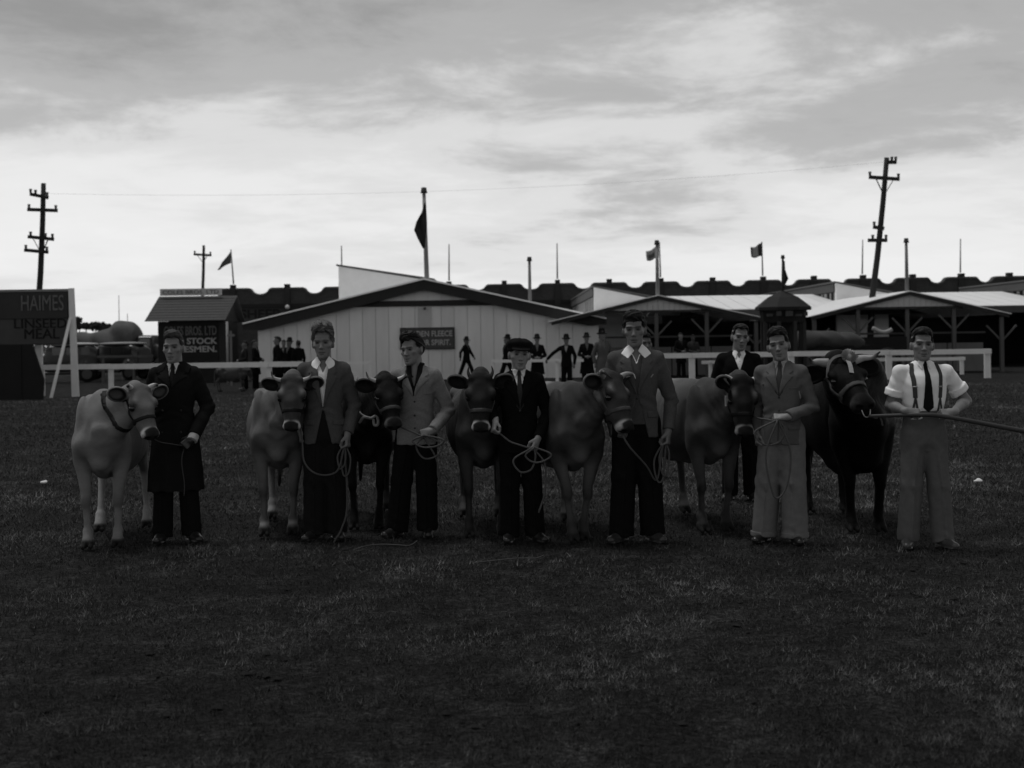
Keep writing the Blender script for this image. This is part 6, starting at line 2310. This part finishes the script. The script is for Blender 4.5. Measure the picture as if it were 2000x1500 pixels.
# prize tag on the brown cow's cheek
q = Vector(c6['hp']((-0.115, -0.13, -0.07)))
MB().box(q - Vector((0.012, 0.006, 0.045)), q + Vector((0.012, 0.004, 0.04))).build('tag', mat('paper_tag', 0.45, var=0.1), c6['o'])

# ------------------------------------------------------------------ the handlers
GP = 'handlers standing with the cattle'
WING_T = [(0.004, 1.494), (0.046, 1.500), (0.060, 1.465), (0.034, 1.425)]
WING_O = [(0.018, 1.462), (0.048, 1.512), (0.092, 1.470), (0.098, 1.440), (0.086, 1.424), (0.048, 1.402)]

M_OVER = cloth('overcoat', 0.0125)
p1 = person('young man in a long dark overcoat and tie holding the pale heifer', GP, G(345, 1056), 2, 1.755, dict(
    skin=0.13, head=dict(yaw=-4, pitch=2, roll=-2, wide=0.97, jaw=0.92), hair=dict(tone=0.035, top=0.028, side=0.004, line=0.080, wave=0.003, rough=0.003),
    arms=dict(p=dict(el=(0.27, 0.03, 1.12), wr=(0.185, -0.17, 0.875), d=(-0.55, -0.25, -0.55), n=(-0.3, 0.9, -0.1), grip=0.9), m=dict(el=(-0.24, 0.08, 1.12), wr=(-0.22, 0.05, 0.89), grip=0.5)),
    legs=dict(m=(-0.115, -0.02), p=(0.125, 0.0), tm=-4, tp=32),
    upper=dict(name='overcoat', mat=M_OVER, hem=0.425, v=1.285, vw=0.050, lapel=0.062, notch=1.40, flare=0.005, bulk=0.008, pad=0.004, sleeve=0.93, sleeve_w=1.12, drape=0.006,
               buttons=[(0.075, 1.10), (-0.075, 1.10), (0.075, 0.92), (-0.075, 0.92)], collar=[(0.045, 1.505), (0.085, 1.512), (0.150, 1.455), (0.132, 1.405), (0.075, 1.43)]),
    shirt=dict(tone=0.70, band=0.022, wings=WING_T), tie=dict(mat=cloth('tie_a', 0.020, 'tweed')), cuffs=dict(p=0.03), gloves=['p'], lower=dict(tone=0.010), shoe=0.016))
p2 = person('curly-haired man in a tweed jacket and open white collar holding the fawn cow', GP, G(637, 1052), 3, 1.78, dict(
    skin=0.115, head=dict(yaw=-3, pitch=3, roll=-1, jaw=0.95), hair=dict(tone=0.105, top=0.055, side=0.016, line=0.084, wave=0.009, freq=105, rough=0.011, rf=100, temple=0.050),
    arms=dict(p=dict(el=(0.245, 0.04, 1.10), wr=(0.195, -0.10, 0.865), d=(0.0, -0.15, -1), n=(-0.9, 0.3, 0), grip=0.75), m=dict(el=(-0.225, 0.08, 1.12), wr=(-0.20, 0.02, 0.90), grip=0.7)),
    legs=dict(m=(-0.095, 0.0), p=(0.085, 0.02), tm=-20, tp=16),
    upper=dict(mat=cloth('brown', 0.080, 'tweed'), hem=0.79, v=1.085, lapel=0.05, notch=1.36, split=(1.07, 0.075), buttons=[(0.0, 1.07)], pockets=[(0.075, 0.165, 0.945, 0.99), (-0.165, -0.075, 0.945, 0.99)], sleeve=0.95),
    shirt=dict(tone=0.78, open=(1.375, 0.045), over=True, wings=WING_O, studs=(1.30, 1.22)), lower=dict(tone=0.014, wide=1.1), shoe=0.014))
p3 = person('dark-haired man in a pale buttoned jacket holding the nearly black cow', GP, G(816, 1046), -4, 1.705, dict(
    skin=0.125, head=dict(yaw=-26, pitch=4, roll=-6, wide=1.03, jaw=1.02, smile=True), hair=dict(tone=0.014, top=0.042, side=0.010, line=0.080, wave=0.007, freq=85, rough=0.006, lean=-0.006),
    arms=dict(p=dict(el=(0.285, 0.04, 1.09), wr=(0.165, -0.20, 0.925), d=(-0.8, -0.25, -0.22), n=(0.0, 0.95, -0.3), grip=0.9), m=dict(el=(-0.20, 0.12, 1.12), wr=(-0.20, 0.06, 0.92), grip=0.6)),
    legs=dict(m=(-0.185, 0.0), p=(0.085, 0.0), tm=-28, tp=10),
    upper=dict(mat=cloth('pale', 0.20, 'tweed'), hem=0.80, flare=0.008, v=1.215, vw=0.066, lapel=0.048, notch=1.385, buttons=[(0.006, 1.175), (0.006, 1.055), (0.006, 0.945)], pockets=[(0.075, 0.155, 1.235, 1.25), (0.07, 0.165, 0.915, 0.96)], sleeve=0.97, sleeve_w=1.08, badge=(0.11, 1.33)),
    shirt=dict(tone=0.008, open=(1.30, 0.052), over=True, band=0.0, wings=[(0.028, 1.475), (0.050, 1.515), (0.076, 1.50), (0.070, 1.42), (0.018, 1.30), (0.010, 1.31)]), lower=dict(tone=0.009, wide=1.15), shoe=0.012))
p4 = person('boy in a flat cap and dark suit with patterned tie beside the white-muzzled cow', GP, G(1018, 1056), 3, 1.65, dict(
    skin=0.15, head=dict(yaw=4, pitch=2, roll=3, scale=1.16, smile=True, wide=1.07, jaw=0.95), hair=dict(tone=0.05, top=0.0, line=0.06), hat=dict(kind='cap', mat=cloth('cap', 0.012, 'tweed')),
    arms=dict(m=dict(el=(-0.26, 0.0, 1.14), wr=(-0.215, -0.18, 1.06), d=(-0.15, -0.25, -0.6), n=(0.8, 0.35, 0), grip=0.85), p=dict(el=(0.25, 0.03, 1.12), wr=(0.145, -0.19, 0.90), d=(-0.35, -0.2, -0.8), n=(-0.7, 0.6, 0), grip=0.85)),
    legs=dict(m=(-0.10, 0.0), p=(0.125, 0.0), tm=-10, tp=24),
    upper=dict(mat=cloth('blacksuit', 0.0075), hem=0.77, v=1.16, vw=0.062, lapel=0.042, notch=1.37, buttons=[(0.0, 1.14)], sleeve=0.97), under=dict(name='waistcoat', v=(1.285, 0.05), mat=cloth('waistcoat', 0.007)),
    shirt=dict(tone=0.70, band=0.022, wings=WING_T), tie=dict(mat=cloth('tie_b', 0.035, 'tweed')), lower=dict(tone=0.0075, wide=1.05), shoe=0.012))
p5 = person('tall young man with wide white collar over a tweed jacket beside the brown cow', GP, G(1247, 1056), -2, 1.855, dict(
    skin=0.105, head=dict(yaw=-6, pitch=3, roll=-2, jaw=1.0), hair=dict(tone=0.012, top=0.030, side=0.008, line=0.058, temple=0.058, wave=0.004, rough=0.005),
    arms=dict(p=dict(el=(0.27, 0.04, 1.08), wr=(0.235, -0.06, 0.845), d=(-0.08, -0.12, -1), n=(-0.9, 0.3, 0), grip=0.7), m=dict(el=(-0.225, 0.10, 1.10), wr=(-0.20, 0.06, 0.90), grip=0.6)),
    legs=dict(m=(-0.13, -0.01), p=(0.11, 0.0), tm=-30, tp=22),
    upper=dict(mat=cloth('heather', 0.080, 'tweed'), hem=0.80, v=1.12, vw=0.062, lapel=0.052, notch=1.36, split=(1.105, 0.09), buttons=[(0.0, 1.10)], pockets=[(0.075, 0.165, 0.95, 1.0)], sleeve=0.97, badge=(0.115, 1.27)),
    under=dict(name='jersey', v=(1.36, 0.045), mat=cloth('jersey', 0.075, 'tweed')),
    shirt=dict(tone=0.80, open=(1.375, 0.042), over=True, wings=[(0.014, 1.462), (0.046, 1.514), (0.085, 1.482), (0.116, 1.440), (0.064, 1.402)]), lower=dict(tone=0.0085, wide=1.18), shoe=0.03))
p7 = person('smiling man in a black cardigan and white shirt standing behind the cattle', GP, G(1447, 975), -6, 1.775, dict(
    skin=0.115, head=dict(yaw=8, pitch=5, roll=5, smile=True, wide=0.99), hair=dict(tone=0.013, top=0.012, side=0.002, line=0.088, temple=0.04, peak=0.012),
    arms=dict(m=dict(el=(-0.255, 0.05, 1.12), wr=(-0.23, -0.06, 0.88)), p=dict(el=(0.255, 0.05, 1.12), wr=(0.23, -0.06, 0.88))),
    upper=dict(name='cardigan', mat=cloth('cardigan', 0.008), hem=0.85, v=1.28, vw=0.07, sleeve=0.95),
    shirt=dict(tone=0.78, band=0.0, open=(1.41, 0.03), wings=[(0.010, 1.475), (0.050, 1.505), (0.066, 1.45), (0.034, 1.40)], studs=(1.38, 1.33)), lower=dict(tone=0.009), shoe=0.012))
p6 = person('man in a grey suit jacket and wide pale trousers gathering a rope', GP, G(1530, 1058), -20, 1.70, dict(
    skin=0.125, head=dict(yaw=4, pitch=0, roll=-9, wide=1.05, jaw=0.95), hair=dict(tone=0.015, top=0.034, side=0.006, line=0.080, wave=0.004, lean=0.006),
    arms=dict(p=dict(el=(0.255, 0.02, 1.115), wr=(0.075, -0.235, 1.045), d=(-0.9, -0.2, 0.0), n=(0.0, 0.6, -0.8), grip=0.85), m=dict(el=(-0.215, 0.06, 1.11), wr=(-0.20, -0.03, 0.90), grip=0.6)),
    legs=dict(m=(-0.16, 0.0), p=(0.10, -0.03), tm=-14, tp=20),
    upper=dict(mat=cloth('greysuit', 0.105), hem=0.81, v=1.225, vw=0.05, lapel=0.05, notch=1.39, buttons=[(0.0, 1.20), (0.0, 1.09)], pockets=[(0.07, 0.16, 0.93, 0.97), (0.08, 0.15, 1.265, 1.28)], split=(1.07, 0.02), sleeve=0.95),
    shirt=dict(tone=0.35, band=0.022, wings=WING_T), tie=dict(mat=cloth('tie_c', 0.05, 'tweed')), lower=dict(tone=0.155, wide=1.28, cuff=True), shoe=0.010))
p8 = person('man in white shirtsleeves, braces and tie steadying the bull with a pole', GP, G(1808, 1067), 0, 1.69, dict(
    skin=0.12, head=dict(yaw=-8, pitch=1, roll=2, smile=True, wide=1.04, jaw=1.1), hair=dict(tone=0.014, top=0.022, side=0.003, line=0.078, wave=0.003),
    arms=dict(m=dict(sh=(-0.185, 0.012, 1.405), el=(-0.255, 0.05, 1.135), wr=(-0.200, -0.20, 1.105), d=(0.62, -0.12, -0.12), n=(0.05, 0.75, -0.55), grip=0.9),
              p=dict(sh=(0.185, 0.012, 1.405), el=(0.355, 0.03, 1.165), wr=(0.165, -0.225, 1.092), d=(-0.85, -0.12, -0.08), n=(0.0, 0.75, -0.55), grip=0.9)),
    legs=dict(m=(-0.135, 0.0), p=(0.135, -0.03), tm=-20, tp=14),
    upper=dict(name='shirt', mat=cloth('shirtfront', 0.80, 'shirt'), hem=1.03, bulk=0.006, sleeve=-0.30, drape=0.004, crumple=0.005), shirt=dict(tone=0.80, band=0.024, wings=WING_T, upper=True),
    tie=dict(mat=cloth('tie_d', 0.012), end=1.085, w1=0.042), braces=True, lower=dict(tone=0.115, wide=1.08, top=0.022), shoe=0.05))
px = person('man in a dark jacket half hidden behind the tall young man', GP, G(1263, 930), 0, 1.70, dict(
    skin=0.075, head=dict(yaw=10), hair=dict(tone=0.012, top=0.02), upper=dict(mat=cloth('t009', 0.009), hem=0.79, v=1.2, sleeve=0.95), shirt=dict(tone=0.03), lower=dict(tone=0.009)))

# ------------------------------------------------------------------ lead ropes and the bull pole
M_ROPE = mat('rope', 0.075, rough=0.9, var=0.3, scale=60, bump=0.5, bscale=150)


def rope(label, pts, coils=(), tail=None, r=0.0078, m=M_ROPE):
    """pts: world points from halter to hand; coils: (drop, width, side) loops hanging at the hand; tail: loose end"""
    pts = [Vector(p) for p in pts]
    path = spline(pts, 8)
    h = pts[-1]
    for dr, w, dx, dy in coils:
        a = [h + Vector((dx * 0.2, dy, 0.0)), h + Vector((dx - w, dy - 0.01, -dr * 0.45)), h + Vector((dx - w * 0.35, dy - 0.02, -dr * 0.95)), h + Vector((dx + w * 0.55, dy - 0.012, -dr * 0.85)), h + Vector((dx + w, dy, -dr * 0.4)), h + Vector((0.012, dy * 0.5, 0.004))]
        path += spline(a, 7)
    if tail:
        path += spline([h] + [h + Vector(t) for t in tail], 7)
    path = [p + Vector((0.003 * math.sin(i * 0.37 + p.x * 9), 0.002 * math.sin(i * 0.5), 0.003 * math.sin(i * 0.31 + p.z * 9))) for i, p in enumerate(path)]
    o = MB().tube(path, r, 7).build('lead_rope', m, None, True)
    o['label'], o['category'], o['group'] = label, 'rope', 'lead ropes of the show cattle'
    return o


def sagged(a, b, s, n=4):
    a, b = Vector(a), Vector(b)
    return [a.lerp(b, k / n) + Vector((0, -0.02, -s * 4 * (k / n) * (1 - k / n))) for k in range(n + 1)]


JAW = (0.0, -0.30, -0.135)
F_ = Vector((0, -0.035, 0))
rope('thin lead rope from the pale heifer to the gloved hand', sagged(c1['head']((0.02, -0.36, -0.13)), p1['grip']('p'), 0.02), tail=[(-0.02, -0.03, -0.12), (0.0, -0.02, -0.30), (-0.01, -0.02, -0.42)], r=0.004, m=mat('rope_dark', 0.05, var=0.3))
a, b = c2['head']((0.05, -0.27, -0.12)), p2['grip']('p')
rope('long sagging lead rope looped from the fawn cow to the curly-haired man', [a, a + Vector((0.03, -0.03, -0.2)), a + Vector((0.05, -0.06, -0.38)), a.lerp(b, 0.5) + Vector((-0.02, -0.08, -0.36)), b + Vector((-0.06, -0.05, -0.22)), b + Vector((-0.01, -0.03, -0.06)), b], coils=[(0.20, 0.035, -0.02, -0.02), (0.26, 0.04, 0.015, -0.01)], tail=[(0.02, -0.02, -0.5), (-0.02, -0.05, -0.68), (-0.09, -0.1, -0.80)])
a, b = c3['head'](JAW), p3['grip']('p')
rope('coiled lead rope held at the waist of the pale-jacketed man', sagged(a, b + F_, 0.015), coils=[(0.10, 0.13, 0.05, -0.03), (0.20, 0.11, 0.06, -0.02)], tail=[(0.12, -0.01, -0.2), (0.13, 0.0, -0.35), (0.19, 0.02, -0.5)])
a, b = c4['head']((0.06, -0.30, -0.12)), p4['grip']('p')
rope('lead rope in a double loop held by the boy in the cap', sagged(p4['grip']('m'), b + F_, 0.03), coils=[(0.20, 0.09, -0.06, -0.03), (0.12, 0.10, 0.05, -0.03)], tail=[(0.10, -0.02, -0.12), (0.10, -0.02, -0.35), (0.05, -0.02, -0.52)])
a, b = c5['head']((0.0, -0.38, -0.12)), p5['grip']('p')
rope('lead rope sagging from the brown cow to the tall young man', [a, a + Vector((0.09, -0.03, -0.14)), a.lerp(b, 0.62) + Vector((0.0, -0.05, -0.24)), b + Vector((-0.07, -0.05, -0.30)), b + Vector((-0.03, -0.04, -0.14)), b], coils=[(0.33, 0.045, -0.04, -0.03), (0.28, 0.04, 0.0, -0.03)])
a, b = c6['head']((0.09, -0.27, -0.05)), p6['grip']('p')
rope('lead rope in a long hanging loop under the grey-suited man\'s hand', sagged(a, b, 0.01), coils=[(0.62, 0.10, 0.0, -0.05), (0.20, 0.12, -0.06, -0.03)])
# rope knotted in a bow at the nearly black cow's neck
q = c3['body']((0.06, -0.34, 0.93))
rb = MB()
rb.tube(spline([q + Vector(v) for v in ((-0.13, 0.03, 0.35), (-0.14, -0.03, 0.18), (-0.10, -0.09, 0.05), (-0.02, -0.12, 0.0))], 6), 0.008, 7)
rb.tube(spline([q + Vector(v) for v in ((-0.10, -0.13, -0.04), (-0.06, -0.14, 0.01), (0.0, -0.13, 0.0), (0.05, -0.14, 0.02), (0.06, -0.14, -0.05), (0.03, -0.14, -0.06), (0.02, -0.13, -0.01))], 5), 0.013, 7)
o = rb.build('neck_rope', mat('rope_white', 0.24, var=0.3), None, True)
o['label'], o['category'] = 'pale rope tied in a bow below the nearly black cow\'s neck', 'rope'
# the bull pole
h1, h2 = p8['w']((-0.115, -0.245, 1.075)), p8['w']((0.085, -0.262, 1.060))
nose = c7['head']((0.01, -0.485, -0.085))
dirv = (h2 - h1).normalized()
far_ = h2 + Vector((0.95, -0.10, -0.19))
bp_ = MB()
bp_.tube(spline([nose, nose.lerp(h1, 0.5), h1, h2, h2.lerp(far_, 0.5), far_], 5), 0.013, 10, r1=0.021)
o = bp_.build('bull_pole', mat('pole_wood', 0.038, rough=0.6, var=0.3, scale=6), None, True)
o['label'], o['category'] = 'long wooden bull pole running from the bull\'s nose ring through both hands', 'pole'
q = nose
MB().tube(spline([q + Vector((0.0, 0, 0.01)), q + Vector((0.05, -0.02, -0.015)), q + Vector((0.07, -0.02, 0.0)), q + Vector((0.09, -0.02, -0.03)), q + Vector((0.10, -0.02, -0.075))], 5), 0.007, 6).build('lashing', M_ROPE, o, True)
# ------------------------------------------------------------------ onlookers far behind
GB = 'onlookers by the fences and the white shed'
HB, HCB = 0.016, 0.019
KD = cloth('onlooker', 0.0075)
KB = cloth('onlooker_brown', 0.017)
KH = cloth('onlooker_hat', 0.012)


def onlooker(px, Y, H, rz, label, coat=KD, hem=0.72, hat=True, arms=None, legs=None, hair=0.015, shirt=0.12, hatm=KH, trs=0.0075, head=None, skin=0.085, v=1.25, flare=0.0, lift=0.0):
    p = P(px, 740, Y)
    return person(label, GB, (p.x, Y, lift), rz, H, dict(
        skin=skin, head=head or {}, hair=dict(tone=hair, top=0.01), hat=dict(kind='hat', mat=hatm) if hat else None,
        arms=arms or {}, legs=legs or {}, upper=dict(name='coat', mat=coat, hem=hem, v=v, sleeve=0.95, flare=flare), shirt=dict(tone=shirt), lower=dict(tone=trs, wide=0.95)), h=HB, hc=HCB)


FOLD = dict(m=dict(el=(-0.26, -0.02, 1.12), wr=(-0.07, -0.26, 1.04), d=(1, 0, -0.1), n=(0, 1, 0)), p=dict(el=(0.26, -0.02, 1.12), wr=(0.07, -0.26, 1.04), d=(-1, 0, -0.1), n=(0, 1, 0)))
onlooker(478, 47.0, 1.72, -60, 'onlooker in a dark coat stooping, leftmost of the group before the white shed', KB, 0.6, False, FOLD, hair=0.008)
onlooker(500, 46.5, 1.75, 80, 'onlooker in a dark coat seen side-on, just left of the gap in the group', KD, 0.55, False, FOLD)
onlooker(541, 46.0, 1.86, -75, 'tallest onlooker in a long dark coat, right of the gap in the group', KD, 0.5, False)
onlooker(555, 47.5, 1.74, 10, 'onlooker showing a pale shirt front between two dark coats', KD, 0.7, False, shirt=0.2)
onlooker(565, 47.0, 1.76, -30, 'onlooker in a dark cap-like hat second from the right of the group', KD, 0.55, True)
onlooker(583, 46.5, 1.72, -150, 'onlooker with rounded back turned, rightmost of the group before the white shed', KD, 0.55, False, flare=0.04)
onlooker(912, 54.0, 1.72, 62, 'man in a dark suit striding along the white shed wall', KD, 0.80, True, dict(m=dict(el=(-0.26, 0.14, 1.15), wr=(-0.24, 0.16, 0.92)), p=dict(el=(0.25, -0.08, 1.12), wr=(0.22, -0.22, 0.95))),
         dict(m=(-0.08, 0.36), p=(0.08, -0.36), tm=0, tp=0), head=dict(pitch=12), hatm=KB)
onlooker(990, 48.0, 1.76, -70, 'man in a dark coat walking away behind the boy in the cap', KD, 0.75, True, None, dict(m=(-0.08, -0.30), p=(0.08, 0.32), tm=0, tp=0))
onlooker(1050, 43.2, 1.74, 0, 'hatted man with clasped hands on the slim rail, nearest the boy in the cap', KD, 0.50, True, FOLD, flare=0.02)
onlooker(1107, 40.5, 1.72, -8, 'hatted man stretching one arm along the rail', KD, 0.78, True, dict(m=dict(sh=(-0.2, 0.0, 1.38), el=(-0.42, -0.05, 1.22), wr=(-0.60, -0.1, 1.03), d=(-0.3, 0, -1)), p=dict(el=(0.27, 0.03, 1.12), wr=(0.24, -0.02, 0.86))), shirt=0.3, head=dict(pitch=8))
onlooker(1147, 43.0, 1.76, 3, 'man in a broad-brimmed hat with clasped hands at the end of the slim rail', KD, 0.50, True, FOLD, flare=0.02)
onlooker(1178, 37.5, 1.85, 20, 'man in a pale coat and dark bowler-like hat beside the corner of the white shed', cloth('palecoat', 0.085), 0.55, True, dict(p=dict(el=(0.27, 0.03, 1.12), wr=(0.12, -0.2, 0.95)), m=dict(el=(-0.25, 0.06, 1.12), wr=(-0.23, 0.0, 0.88))), hatm=KD)
onlooker(1331, 52.0, 1.80, 15, 'bare-headed onlooker in a dark coat before the pale pens, left one of a pair', KD, 0.62, False, FOLD, skin=0.09, shirt=0.03, flare=0.03)
onlooker(1355, 53.0, 1.72, 10, 'onlooker in a grey jacket before the pale pens, right one of a pair', cloth('greyc', 0.035), 0.82, False, FOLD, skin=0.03, shirt=0.02)
# pale calf standing beyond the left fence
c8 = cow('calf', 0, 0, 82, 0.72, 'greyish calf standing beyond the left rail beside the kiosk', 'cattle beyond the fence', dict(poll=(0.0, -0.38, 1.0), yaw=0, pitch=70, scale=1.0), dict(base=0.06, face=0.03, leg=0.06, belly=0.08, ring=0.1), horns=None, halter=None, cat='calf',
         loc=(P(482, 740, 46.0).x, 45.2, 0))
